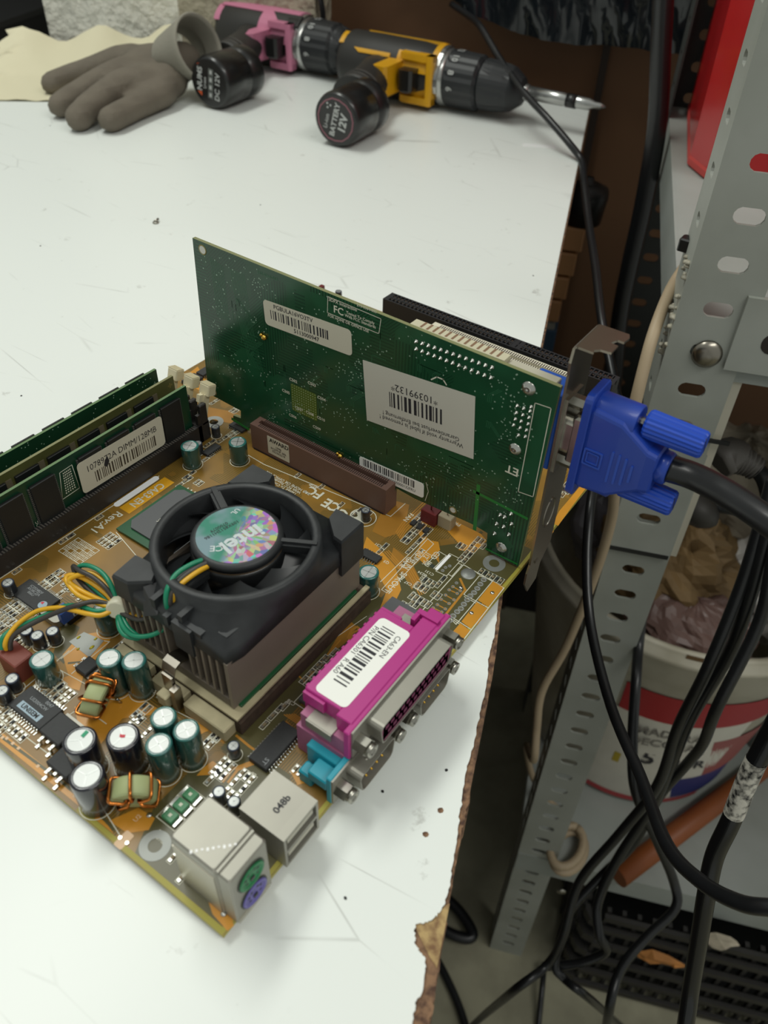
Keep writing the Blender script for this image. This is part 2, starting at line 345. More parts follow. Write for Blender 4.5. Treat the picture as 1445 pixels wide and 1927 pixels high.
# board with its mounting holes cut through (grid of cells, holes as polygons)
def board_sheet(b, z, holes, r, u1, v1, flip=False):
    us = sorted({0, u1} | {h[0]-6 for h in holes} | {h[0]+6 for h in holes}); vs = sorted({0, v1} | {h[1]-6 for h in holes} | {h[1]+6 for h in holes})
    for i in range(len(us)-1):
        for j in range(len(vs)-1):
            a, c, d, e = us[i], us[i+1], vs[j], vs[j+1]; hit = [h for h in holes if abs((a+c)/2-h[0]) < 6.1 and abs((d+e)/2-h[1]) < 6.1 and a >= h[0]-6.1 and c <= h[0]+6.1 and d >= h[1]-6.1 and e <= h[1]+6.1]
            if hit and (c-a) > 11.9 and (e-d) > 11.9:
                h = hit[0]; n = 24; ring = []; sq = []
                for k in range(n):
                    t = 2*math.pi*k/n; x, y = math.cos(t), math.sin(t); q = 6/max(abs(x), abs(y)); ring.append((h[0]+r*x, h[1]+r*y, z)); sq.append((h[0]+q*x, h[1]+q*y, z))
                fs = [(k, (k+1) % n, n+(k+1) % n, n+k) for k in range(n)]; b.add(sq+ring, fs)
                if not flip: b.add(ring+[(p[0], p[1], z-1.6) for p in ring], [((k+1) % n, k, n+k, n+(k+1) % n) for k in range(n)])
            else: b.quad((a, d, z), (c, d, z), (c, e, z), (a, e, z))
hs = [(max(h[0], 6.01), h[1]) for h in HOLES]
b = B(); board_sheet(b, 0, hs, 2.1, UM, VM); board_sheet(b, -1.6, hs, 2.1, UM, VM, True); b.mi = 1
for p, q in (((0, 0), (UM, 0)), ((UM, 0), (UM, VM)), ((UM, VM), (0, VM)), ((0, VM), (0, 0))): b.quad((*p, -1.6), (*q, -1.6), (*q, 0), (*p, 0))
pcb = part('circuit_board', b, [PCB, PCBEDGE], mb)
for u, v in HOLES[:3]: b = B().at(u, v, 0); b.lathe([(2.1, -1.7), (2.1, .12), (4.6, .12), (4.6, .0)], 28, False, False, smooth=False); part('mounting_ring', b, TIN, mb)
b = B()
for (u, v) in ((40, 20), (150, 60), (40, 150), (200, 150), (270, 60), (250, 190), (100, 60)): b.cyl(u, v, TZ, -1.6, 1.0, 6)
part('solder_tails', b, SOLDER, mb, kind='stuff')

# copper areas under the mask, one thin sheet each tone
def P2(l): return [p[:2] for p in l]
def sheet(name, polys, m, z, label=None):
    b = B()
    for i, p in enumerate(polys): b.prism(P2(p), 0.003, z+i*.0035)
    return part(name, b, m, pcb, label=label, kind='stuff' if len(polys) > 1 else None)
sheet('edge_strip', [[(0, .2, 0), (UM, .2, 0), (UM, 1.6, 0), (1.6, 1.6, 0), (1.6, 60, 0), (.2, 60, 0)]], PCBEDGE, .03)
olive = [[(1.7, 1.7, 0), (30, 1.7, 0), (46, 16, 0), (46, 30, 0), (30, 42, 0), (14, 42, 0), (1.6, 36, 0)],
         [(100, 6, 0), (164, 1.5, 0), (180, 1.6, 0), (180, 14, 0), (158, 34, 0), (132, 36, 0), (100, 36, 0)],
         [(40, 30, 0), (122, 30, 0), (122, 40, 0), (40, 40, 0)],
         [(44.6, 122.5, -0.0), (45.6, 114.9, -0.0), (31.9, 106.1, 0.0), (32.6, 112.7, -0.0)]]
sheet('bare_area', olive, OLIVE, .04)
amber = [ # power copper round the coils and capacitors
 [(1.0, 97.5, 0.0), (3.4, 101.0, -0.0), (4.1, 55.9, 0.0), (1.8, 45.1, 0.0), (1.6, 56.4, 0.0)],
 [(34.2, 109.7, 0.0), (43.3, 112.0, 0.0), (52.1, 104.2, -0.0), (47.0, 101.0, 0.0), (35.2, 97.8, -0.0), (29.4, 100.2, -0.0)],
 [(23.0, 89.3, 0.0), (27.7, 84.6, -0.0), (37.4, 80.2, -0.0), (38.6, 66.2, -0.0), (35.7, 66.8, 0.0), (29.2, 73.3, -0.0), (19.0, 71.5, 0.0), (17.6, 79.9, 0.0)],
 [(28.3, 101.6, 0.0), (34.4, 98.2, 0.0), (28.0, 93.0, 0.0), (25.8, 99.6, 0.0)],
 [(3.6, 49.5, 0.0), (11.4, 45.7, 0.0), (12.0, 39.2, 0.0), (8.5, 38.0, 0.0), (4.3, 42.2, 0.0)],
 [(42.1, 56.3, 0.0), (44.9, 51.8, 0.0), (42.3, 47.6, 0.0), (38.8, 49.2, 0.0), (38.3, 54.8, 0.0)],
 [(31.9, 39.5, 0.0), (35.4, 38.8, 0.0), (35.5, 36.2, 0.0), (31.5, 36.1, 0.0), (28.9, 39.2, 0.0)],
 [(5.0, 9.8, 0.0), (9.0, 11.7, 0.0), (8.3, 4.0, 0.0), (3.6, -0.1, 0.0), (1.8, 0.6, 0.0)],
 [(5.7, 12.5, 0.0), (8.0, 12.1, 0.0), (3.6, -0.6, 0.0), (1.6, -0.1, 0.0), (2.4, 6.2, 0.0)],
 [(145.2, 60.1, -0.0), (143.1, 52.7, 0.0), (137.8, 40.2, 0.0), (129.8, 32.1, -0.0), (121.4, 29.9, 0.0), (117.4, 33.2, 0.0), (126.5, 36.5, 0.0), (132.7, 46.9, -0.0), (136.6, 56.4, -0.0)],
 [(157.8, 40.9, 0.0), (160.5, 34.8, -0.0), (157.0, 31.7, -0.0), (146.4, 32.5, 0.0), (148.5, 38.0, 0.0)],
 [(175.3, 36.3, 0.0), (175.2, 23.1, 0.0), (163.8, 25.2, 0.0), (168.1, 35.1, 0.0)],
 [(161.5, 25.8, 0.0), (175.2, 23.1, 0.0), (173.1, 19.1, -0.0), (164.3, 19.6, 0.0)],
 [(155.1, 5.7, 0.0), (154.5, 1.0, 0.0), (142.7, 0.6, 0.0), (143.0, 5.5, 0.0)],
 [(142.0, 5.4, 0.0), (141.4, 0.5, -0.0), (129.6, 0.5, 0.0), (130.3, 5.1, 0.0)],
 [(129.4, 5.0, -0.0), (128.5, 0.3, 0.0), (120.6, 0.3, 0.0), (121.2, 5.2, 0.0)],
 [(199.4, 1.8, 0.0), (208.0, 3.1, 0.0), (233.6, 2.9, 0.0), (235.0, 0.4, 0.0), (213.5, -0.1, 0.0), (199.3, -0.7, 0.0)],
 [(178.6, 203.7, 0.0), (193.4, 205.9, 0.0), (185.8, 191.5, 0.0), (176.6, 184.1, 0.0), (178.3, 189.5, 0.0)],
 [(56.8, 141.1, 0.0), (60.4, 139.5, 0.0), (61.5, 134.8, -0.0), (56.2, 137.3, 0.0)],
 [(47.1, 17.1, 0.0), (49.3, 12.5, 0.0), (48.2, 9.5, 0.0), (44.7, 11.9, 0.0)],
]
sheet('copper_area', amber, AMBER, .06)
amberd = [
 [(170.2, 177.6, 0.0), (175.6, 163.4, 0.0), (175.6, 152.9, 0.0), (169.3, 153.9, 0.0), (164.7, 166.8, 0.0), (164.7, 173.8, 0.0)],
 [(169.9, 65.6, 0.0), (172.0, 57.2, 0.0), (157.1, 49.7, 0.0), (149.3, 53.7, 0.0), (149.1, 60.2, 0.0), (157.2, 62.9, 0.0)],
 [(146.8, 47.8, -0.0), (144.0, 36.7, 0.0), (138.8, 29.4, 0.0), (132.3, 28.8, -0.0), (136.2, 35.2, 0.0), (141.3, 45.2, 0.0)],
 [(188.7, 2.6, 0.0), (197.2, 2.0, 0.0), (195.2, -0.8, 0.0), (179.9, -1.2, 0.0)],
 [(86.8, 35.4, 0.0), (99.5, 38.2, 0.0), (105.8, 38.1, 0.0), (105.2, 34.7, 0.0), (96.8, 33.7, 0.0)],
 [(43.5, 75.4, 0.0), (48.9, 64.6, 0.0), (46.2, 42.4, 0.0), (41.7, 40.3, 0.0), (43.4, 61.4, 0.0)],
]
sheet('ground_copper', amberd, AMBERD, .05)
# tracks drawn as strips
JIT = random.Random(1)
def strip(b, pts, w, z0=0.0, z=.07):
    for a, c in zip(pts[:-1], pts[1:]):
        A, C = Vector(a[:2]), Vector(c[:2]); d = (C-A)
        if d.length < .05: continue
        d.normalize(); n = Vector((-d.y, d.x))*w/2; A -= d*w/2; C += d*w/2
        b.prism([(A+n)[:], (C+n)[:], (C-n)[:], (A-n)[:]], z0, z+JIT.random()*.02)
def par(b, pts, n, pitch, w, off=(1, 0)):
    for k in range(n): strip(b, [(p[0]+off[0]*pitch*k, p[1]+off[1]*pitch*k) for p in pts], w)
b = B()
par(b, [(151.0, 28.4, 0.0), (160.0, 44.2, 0.0), (167.3, 44.2, 0.0)], 5, 1.0, .5, (.8, .6))
par(b, [(154.5, 52.0, 0.0), (160.5, 53.1, 0.0), (178.5, 53.2, 0.0)], 5, 1.1, .5, (-.5, -.9))
par(b, [(141.7, 49.5, -0.0), (138.2, 40.5, 0.0), (139.1, 36.0, 0.0), (131.9, 24.8, 0.0)], 4, 1.0, .45, (.8, -.4))
par(b, [(132.7, 2.6, 0.0), (155.0, 3.9, -0.0)], 5, .75, .4, (0, -1))
strip(b, [(128.6, 11.6, 0.0), (144.7, 12.2, 0.0), (148.3, 16.7, 0.0)], .9)
for k, (a, c) in enumerate((((143.2, 16.9, 0.0), (143.1, 13.5, 0.0)), ((140.9, 17.2, 0.0), (141.2, 13.7, 0.0)), ((137.8, 16.9, 0.0), (137.7, 13.0, 0.0)), ((135.0, 17.1, 0.0), (135.0, 13.5, 0.0)), ((131.9, 16.8, 0.0), (131.9, 13.2, -0.0)), ((129.6, 17.2, 0.0), (129.8, 13.5, 0.0)))): strip(b, [a, c], .5)
par(b, [(32.4, 31.3, 0.0), (36.9, 31.8, 0.0), (39.1, 30.6, 0.0), (43.0, 28.3, 0.0), (44.8, 28.4, 0.0)], 2, 1.6, .9, (.5, -.9))
par(b, [(99.3, 34.4, 0.0), (103.0, 35.5, 0.0), (105.2, 34.7, 0.0), (104.3, 29.7, 0.0)], 3, 1.6, .9, (-.7, -.7))
par(b, [(58.0, 27.7, -0.0), (57.7, 25.6, 0.0), (55.3, 24.2, 0.0)], 2, 2.0, 1.0, (.7, .7))
par(b, [(61.3, 31.7, 0.0), (61.3, 26.0, 0.0)], 5, .9, .4, (.6, -.7))
par(b, [(113.1, 24.0, 0.0), (118.2, 24.7, -0.0), (120.5, 26.8, 0.0)], 5, 1.3, .35, (.9, 0))
strip(b, [(46.3, 38.9, 0.0), (45.9, 32.9, 0.0), (45.9, 24.9, 0.0)], .8)
strip(b, [(80.7, 35.2, 0.0), (75.2, 34.2, 0.0), (76.1, 38.5, 0.0)], .6); strip(b, [(96.6, 35.9, 0.0), (83.9, 35.4, 0.0)], .5)
for k in range(9): strip(b, [(60+k*7, 104+(k % 3)*2), (66+k*7, 110+(k % 2)*5), (70+k*7, 111)], .4)
part('copper_tracks', b, TRK, pcb, kind='stuff')
# dark gaps between the copper
b = B()
strip(b, [(2.3, 99.3, 0.0), (3.5, 73.5, 0.0), (3.5, 55.2, 0.0), (2.8, 46.4, 0.0)], .9, z=.09); strip(b, [(163.6, 25.6, -0.0), (176.0, 23.6, 0.0)], 1.3, z=.09)
strip(b, [(33.2, 105.0, -0.0), (35.6, 102.5, -0.0)], .8, z=.09)
part('mask_gap', b, OLIVE, pcb, kind='stuff')

# silkscreen outlines and lettering
b = B(); W = .28
def outline(pts, w=W, closed=True): strip(b, list(pts)+([pts[0]] if closed else []), w, 0, .1)
outline([(43.1, 157.6, 0.0), (120.5, 155.6, 0.0)], .35, False)
outline([(6.4, 105.2, 0.0), (7.7, 63.9, 0.0), (2.6, 43.7, 0.0)], .3, False); outline([(14.5, 89.1, -0.0), (24.5, 87.3, -0.0), (24.8, 75.9, 0.0)], .3, False)
outline([(155.7, 19.7, 0.0), (154.5, 0.5, 0.0), (118.2, -0.1, -0.0), (116.9, 14.8, 0.0)], .35, False); outline([(155.7, 19.7, 0.0), (122.6, 19.8, 0.0)], .35, False)
outline([(155.6, 5.9, 0.0), (128.0, 6.0, -0.0), (129.0, 9.0, -0.0)], .3, False); outline([(154.3, 11.5, 0.0), (142.6, 11.4, 0.0)], .3, False); outline([(154.3, 11.5, 0.0), (155.6, 5.9, 0.0)], .3, False)
outline([(142.3, 11.3, 0.0), (142.1, 0.5, 0.0)], .3, False); outline([(141.5, 10.6, 0.0), (141.2, 0.4, 0.0)], .3, False); outline([(130.2, 11.6, 0.0), (129.3, 0.5, 0.0)], .3, False); outline([(129.5, 10.9, -0.0), (128.4, 0.5, -0.0)], .3, False)
outline([(156.0, 31.6, 0.0), (155.8, 27.9, 0.0), (146.8, 28.2, 0.0), (147.1, 31.6, 0.0)]); outline([(157.6, 27.5, 0.0), (157.7, 21.9, -0.0), (146.5, 21.9, 0.0), (146.1, 26.7, 0.0)]); outline([(155.1, 21.9, 0.0), (155.3, 20.2, 0.0), (147.5, 20.1, -0.0), (147.6, 21.9, 0.0)])
outline([(159.4, 39.3, -0.0), (158.3, 35.7, 0.0), (125.2, 35.6, -0.0), (125.3, 38.2, 0.0)]); outline([(159.0, 40.3, 0.0), (128.4, 40.9, 0.0)], .3, False)
outline([(155.1, 135.3, 0.0), (154.5, 124.7, 0.0), (161.1, 59.3, 0.0), (171.4, 59.0, 0.0)], .35, False)
outline([(116.5, 38.8, -0.0), (105.0, 41.2, 0.0), (53.9, 40.2, 0.0)], .3, False)
outline([(85.9, 142.6, -0.0), (79.8, 118.4, 0.0)], .3, False)
outline([(85.5, 40.3, -0.0), (111.3, 34.9, 0.0)], .2, False)
outline([(32.8, 108.7, 0.0), (44.2, 108.8, 0.0), (47.4, 101.3, 0.0)], .3, False); outline([(30.9, 100.7, 0.0), (47.5, 101.2, 0.0)], .3, False); outline([(16.7, 108.4, 0.0), (36.6, 109.3, 0.0)], .3, False)
outline([(42.9, 72.7, -0.0), (47.2, 72.2, 0.0), (46.9, 80.0, 0.0)], .3, False); outline([(46.7, 71.1, 0.0), (41.3, 70.6, -0.0), (41.3, 61.6, 0.0), (43.3, 47.9, 0.0)], .3, False)
outline([(44.5, 66.0, 0.0), (44.0, 61.3, 0.0), (45.8, 61.6, -0.0)], .3, False)
outline([(29.6, 104.6, 0.0), (31.0, 92.6, -0.0), (30.1, 90.1, 0.0)], .25, False); outline([(18.0, 84.3, 0.0), (18.2, 74.3, 0.0), (16.9, 66.5, 0.0)], .3, False)
for k in range(4): # big grid by the chipset
    u0, v0 = 62, 152
# small table of boxes printed beside the chipset
g0 = (65.4, 152.3, 0.0); gu = Vector((74.8, 152.2, 0.0)[:2])-Vector(g0[:2]); gv = Vector((65.7, 139.9, 0.0)[:2])-Vector(g0[:2])
for k in range(6):
    a = Vector(g0[:2])+gv*k/5; outline([a[:]+(0,), (a+gu)[:]+(0,)], .22, False); a = Vector(g0[:2])+gu*k/5; outline([a[:]+(0,), (a+gv)[:]+(0,)], .22, False)
for q in range(5):
    for k in range(5):
        if (q*3+k) % 4: 
            a = Vector(g0[:2])+gu*(k+.5)/5+gv*(q+.5)/5; outline([(a.x-.7, a.y-.4, 0), (a.x+.7, a.y-.4, 0)], .25, False); outline([(a.x-.5, a.y+.4, 0), (a.x+.5, a.y+.4, 0)], .25, False)
# rings round the round parts are added with them
part('silkscreen_lines', b, SILK, pcb, kind='stuff')
def btext(s, p, size, rz=180, m=SILK, name='lettering', parent=None, bold=.01, sx=1.0, z=.1, lab=None):
    M = Matrix.Translation((p[0], p[1], p[2] if len(p) > 2 else 0)) @ Matrix.Rotation(math.radians(rz), 4, 'Z')
    return part(name, text_b(s, size, M, bold, sx=sx, lift=z), m, parent or pcb, label=lab)
# "CA63-EN" in its yellow box with the white oval beside it
a = Vector((100.5, 151.0, 0.0)[:2]); c = Vector((117.5, 149.6, 0.0)[:2]); m_ = (a+c)/2; L_ = (c-a).length+6
b = B(); b.prism([(m_.x-L_/2-1, m_.y-3.2), (m_.x+L_/2+1, m_.y-3.2), (m_.x+L_/2+1, m_.y+2.8), (m_.x-L_/2-1, m_.y+2.8)], 0, .09); part('yellow_box', b, YELBOX, pcb)
btext('CA63-EN', (m_.x, m_.y-.2), 5.2, 180, z=.14, bold=.02, sx=.85)
b = B(); b.prism([(x+m_.x-1, y+m_.y+5.2) for x, y in rrect(-12, 12, -1.5, 1.5, 1.45)], 0, .12); part('white_oval', b, mat('white_print', 'FFFFFF', .6), pcb)
btext('Rev:A1', (87.4, 150.5, 0.0), 5.4, 180, bold=.012, sx=.95)
# marks along the graphics slot
btext('FC', (153.6, 94.5), 7.0, 90, bold=.025); btext('C\u20ac'.replace('\u20ac', 'E'), (151.6, 83.5), 7.5, 90, bold=.03, sx=.9); btext('C', (150.0, 76.5), 7.5, 90, bold=.03, sx=.9)
btext('Tested To Comply\nWith FCC Standards\nFOR HOME OR OFFICE USE', (147.5, 113), 2.0, 90, bold=.01, align=None) if False else btext('Tested To Comply\nWith FCC Standards\nFOR HOME OR OFFICE USE', (149.5, 108), 2.1, 90, bold=.01)
btext('AGP', (156.6, 97.5), 2.4, 90, bold=.02)
b = B(); b.at(153.5, 70, 0); b.lathe([(4.2, 0), (4.2, .1)], 24); part('printed_disc', b, SILK, pcb)
b = B(); b.at(152.5, 71.5, 0); b.lathe([(.9, .1), (.9, .16)], 12); part('printed_eye', b, OLIVE, pcb)
b = B(); b.at(153.5, 68, 0); b.loft([[(r*math.cos(t/24*6.283), r*math.sin(t/24*6.283), .1) for t in range(24)] for r in (5.2, 5.6)], False, False); part('printed_ring', b, SILK, pcb)
btext('MIC', (150.8, 37.5, 0.0), 3.4, 180, sx=.85); btext('J12', (151.0, 34.3, 0.0), 3.0, 180, sx=.85)
btext('LINE IN', (144.6, 36.9, -0.0), 3.2, 180, sx=.9); btext('GAME', (142.9, 39.1, 0.0), 2.9, 180, sx=.85); btext('SPKOUT', (131.6, 36.1, 0.0), 3.8, 180, sx=.9); btext('CD_IN', (150.7, 31.7, 0.0), 3.6, 180, sx=.9)
btext('FAN', (165.1, 53.0, 0.0), 3.0, 180); btext('PRT', (174.3, 34.8, 0.0), 2.6, 90)
btext('5V/250', (10.0, 33.2, 0.0), 1.9, 90, sx=.9); btext('5V/250', (8.7, 33.9, 0.0), 1.9, 90, sx=.9)
btext('U2', (9.0, 43.4, 0.0), 2.0, 0, m=SILKP)
for i, (s, p) in enumerate((('R321 C224', (137.6, 29.1, 0.0)), ('C37', (134.2, 31.8, 0.0)), ('R339', (134.1, 27.3, 0.0)), ('R30', (130.6, 27.4, 0.0)), ('C234', (141.7, 30.1, 0.0)), ('C131', (143.8, 28.3, 0.0)), ('J51', (146.9, 32.8, 0.0)), ('Q3', (138.3, 45.2, -0.0)), ('C31', (144.1, 53.4, 0.0)), ('P2', (112.2, 41.0, 0.0)), ('R4', (32.6, 63.3, -0.0)), ('U5', (47.9, 92.3, 0.0)), ('Y3', (20.7, 21.7, 0.0)), ('C19', (37.2, 25.2, 0.0)), ('L8', (39.4, 25.3, 0.0)), ('FB', (76.3, 18.2, 0.0)), ('C38', (66.3, 33.0, 0.0)), ('R10', (9.7, 26.1, 0.0)), ('L1', (9.7, 24.8, 0.0)))):
    btext(s, p, 1.9, 90 if i % 3 else 180, bold=.01)
# row of pale square marks along the left board edge
b = B()
for p in ((2.4, 98.2, 0.0), (3.0, 96.8, -0.0), (3.0, 93.8, 0.0), (3.0, 90.9, 0.0), (2.6, 80.9, 0.0), (2.9, 72.9, 0.0), (2.8, 63.9, 0.0)):
    b.box(p[0]-.5, p[0]+.5, p[1]-.5, p[1]+.5, 0, .12)
part('pale_marks', b, SILKP, pcb)
b = B(); p = (2.3, 41.5, 0.0); b.at(p[0], p[1], 0); b.prism(rrect(-2.6, 2.6, -1.6, 1.6, .6), 0, .12); part('pale_pad', b, SILKP, pcb)
b = B(); q = (2.1, 42.8, 0.0); b.cyl(q[0], q[1], .1, .4, .6); q = (2.2, 40.0, 0.0); b.cyl(q[0], q[1], .1, .4, .55); part('pad_solder', b, SOLDER, pcb)

# solder domes, empty plated holes
dome = B(); dome.lathe([(.95, 0), (.8, .35), (.35, .55), (.05, .6)], 12)
DOME = local_mesh('solder_dome', dome, SOLDER)
ring = B(); ring.lathe([(1.25, .02), (1.25, .14), (.75, .16), (.6, .0)], 16, False, False); ring.mi = 1; ring.lathe([(.62, .03), (.62, .05)], 12)
RING = local_mesh('plated_hole', ring, [TIN, mat('hole_dark', '6E6A5C', .6)])
for p in ((153.6, 9.1, -0.0), (150.9, 9.0, 0.0), (148.2, 8.8, 0.0), (145.6, 8.7, 0.0), (143.3, 9.0, 0.0), (140.8, 8.9, 0.0), (138.2, 8.8, 0.0), (135.7, 8.6, 0.0), (133.5, 8.9, -0.0), (130.9, 9.0, -0.0), (128.4, 8.9, 0.0), (126.1, 9.0, 0.0)): inst('plated_hole', RING, mb, p)
for p in ((143.2, 16.9, 0.0), (143.1, 13.5, 0.0), (140.9, 17.2, 0.0), (141.2, 13.7, 0.0), (137.8, 16.9, 0.0), (137.7, 13.0, 0.0), (135.0, 17.1, 0.0), (135.0, 13.5, 0.0), (131.9, 16.8, 0.0), (131.9, 13.2, -0.0), (129.6, 17.2, 0.0), (129.8, 13.5, 0.0), (145.7, 16.8, 0.0), (151.8, 23.8, 0.0), (150.1, 24.7, 0.0), (148.0, 24.7, 0.0)):
    o = inst('plated_hole', RING, mb, p); o.scale = (.62, .62, 1)
for p in ((6.1, 10.0, 0.0), (4.2, 3.8, 0.0), (11.7, 41.3, 0.0), (149.6, 2.9, 0.0), (136.1, 4.2, 0.0), (144.6, 14.2, 0.0)): inst('solder_joint', DOME, mb, p)
b = B(); p = (152.6, 15.6, 0.0); b.at(p[0], p[1], 0); b.lathe([(3.0, 0), (3.0, .15), (1.9, .15), (1.5, .4), (.3, .5)], 24); part('big_solder_pad', b, TIN, mb)

# ---- capacitors
def cap_mesh(r, h, sleeve, rim, mark=None, y3=False):
    b = B(); b.lathe([(r*.96, 0), (r, .3), (r, h-.9), (r*.985, h-.35)], 24, True, False)
    b.mi = 1; b.lathe([(r*.985, h-.35), (r*.93, h-.05), (r*.80, h+.02), (r*.74, h-.12)], 24, False, False)
    b.mi = 2; b.lathe([(r*.74, h-.12), (r*.01, h-.10)], 24, False, False, smooth=False)
    b.mi = 3; n = 3 if y3 else 2
    for k in range(n):
        a = math.pi*k/n if n == 2 else 2*math.pi*k/3
        for sgn in ((-1, 1) if n == 2 else (1,)):
            d = Vector((math.cos(a), math.sin(a)))*r*.7*sgn; q = Vector((-d.y, d.x)).normalized()*.16
            b.prism([q[:], (-q)[:], (d-q)[:], (d+q)[:]], h-.11, h-.05)
    mats = [sleeve, rim, ALU, ALUD]
    if mark:
        b.mi = 4; mats.append(mark); b.prism([(r*.2, -r*.1), (r*.66, -r*.12), (r*.68, r*.12), (r*.25, r*.15)] if mark.name != 'red_mark' else [(-.6, -.5), (.2, -.9), (.7, .1), (1.2, .5), (.2, .9), (-.3, .4)], h-.04, h+.02)
    return local_mesh('capacitor', b, mats)
RINGS = []
def cap(me, x, y, r, rz=0, tilt=None, label=None, ring_=True):
    rot = None
    if tilt: rot = (math.radians(tilt[0]), math.radians(tilt[1]), math.radians(rz))
    o = inst('capacitor', me, mb, (x, y, .1), math.radians(rz), label, rot)
    if ring_: RINGS.append((x, y, r+.25))
    return o
CG17 = cap_mesh(4, 17, SLEEVE, SLEEVET); CG11 = cap_mesh(4, 11, SLEEVE, SLEEVET)
CB = cap_mesh(5, 16, BSLEEVE, BSLEEVE, None, True); CBr = cap_mesh(5, 16, BSLEEVE, BSLEEVE, mat('red_mark', 'C8283C', .5), True); CBg = cap_mesh(5, 16, BSLEEVE, BSLEEVE, mat('green_mark', '119468', .5), True)
CS = cap_mesh(2.3, 6, mat('dark_sleeve', '26282C', .3, coat=.3), mat('dark_sleeve_rim', '303848', .3)); CS2 = cap_mesh(2.0, 5.5, MATS['dark_sleeve'], MATS['dark_sleeve_rim'])
for q, h in (((40.3, 76.1, 16.5), 17), ((36.2, 83.2, 16.5), 17), ((31.3, 52.8, 17.0), 17), ((32.2, 44.0, 17.0), 17), ((24.1, 47.0, 17.0), 17)):
    cap(CG17, q[0], q[1], 4, 45+7*len(RINGS))
for q in ((25.2, 104.9, 10.5), (121.6, 41.8, 11.0), (135.0, 149.6, 10.5), (149.8, 135.1, 11.0), (51.4, 105.7, 11.0)): cap(CG11, q[0], q[1], 4, 20+13*len(RINGS))
q = (19.9, 58.0, 16.0); cap(CBr, q[0], q[1], 5, 60, label='black capacitor with a red dot on its silver top')
q = (11.7, 67.2, 16.0); cap(CBg, q[0], q[1], 5, 10, label='black capacitor with a green dash on its silver top')
q = (5.5, 56.5, 16.0); cap(CB, q[0], q[1], 5, 100, label='black capacitor with a bright plain silver top')
for q in ((41.3, 147.8, 6.0), (31.4, 123.5, 6.0), (32.3, 118.9, 6.0), (36.6, 116.2, 6.0), (16.3, 110.3, 6.0), (11.5, 108.8, 6.0)): cap(CS, q[0], q[1], 2.3)
for q in ((41.0, 34.6, 5.5), (27.4, 27.5, 5.5), (27.7, 21.7, 5.5), (153.2, 66.7, 6.0), (156.7, 156.3, 5.7), (143.0, 153.7, 5.7)): cap(CS2, q[0], q[1], 2.0)
q = (296.9, 193.9, 6.5); cap(CS2, q[0], q[1], 2.0, ring_=False)
b = B()
for x, y, r in RINGS:
    b.at(x, y, 0); b.loft([[(rr*math.cos(t/28*6.2832), rr*math.sin(t/28*6.2832), .11) for t in range(28)] for rr in (r, r+.28)], False, False)
part('printed_rings', b, SILK, pcb, kind='stuff')

# ---- coils (toroid core + copper turns as sub-part)
def torus_coil(p, axis_deg, R_=4.6, r2=2.6, w=2.9, turns=(0, 35, 70, 150, 200, 240, 290), tilt=0, lean=10):
    ax = Matrix.Translation(p) @ Matrix.Rotation(math.radians(axis_deg), 4, 'Z') @ Matrix.Rotation(math.radians(90+lean), 4, 'X')
    b = B().xf(ax); n = 32
    def rr(ri, z): return [(ri*math.cos(2*math.pi*k/n), ri*math.sin(2*math.pi*k/n), z) for k in range(n)]
    ro, ri = R_+r2/2+.6, R_-r2/2-.4
    b.loft([rr(ri, -w), rr(ro-.5, -w), rr(ro, -w+.5), rr(ro, w-.5), rr(ro-.5, w), rr(ri, w), rr(ri, -w)], False, False, smooth=False)
    mi = []
    for k in range(len(b.f)): mi.append(1 if (k//n) in (0,) else 0)
    b.m = mi
    for k in range(len(b.sm)): b.sm[k] = True if (k//n) in (2,) else False
    co = part('coil_core', b, [CORE_G, CORE_B], mb)
    b = B().xf(ax)
    for i, a in enumerate(turns):
        a0 = math.radians(a); sk = math.radians(12)
        loop = []
        for x, z, s_ in ((ri-.6, -w-.6, 0), (ri-.7, 0, .5), (ri-.6, w+.6, 1), ((ri+ro)/2, w+.9, 1), (ro+.5, w+.5, 1), (ro+.75, 0, 1.5), (ro+.5, -w-.5, 2), ((ri+ro)/2, -w-.9, 2), (ri-.6, -w-.6, 2)):
            t = a0+sk*s_*.5; loop.append((x*math.cos(t), x*math.sin(t), z))
        b.tube(spline(loop, 3), .52, 8)
    part('copper_winding', b, COPPER, co)
    b = B(); b.tube([(p[0]+5, p[1]-2, 3), (p[0]+6, p[1]-2.5, .1)], .5); part('coil_lead', b, SOLDER, co)
p = (27.0, 80.8, 7.8); torus_coil((p[0], p[1], 7.6), 25, turns=(20, 45, 70, 120, 165, 330), lean=14)
p = (12.4, 46.4, 7.8); torus_coil((p[0], p[1], 7.6), -50, turns=(30, 80, 150, 215, 320), lean=12)

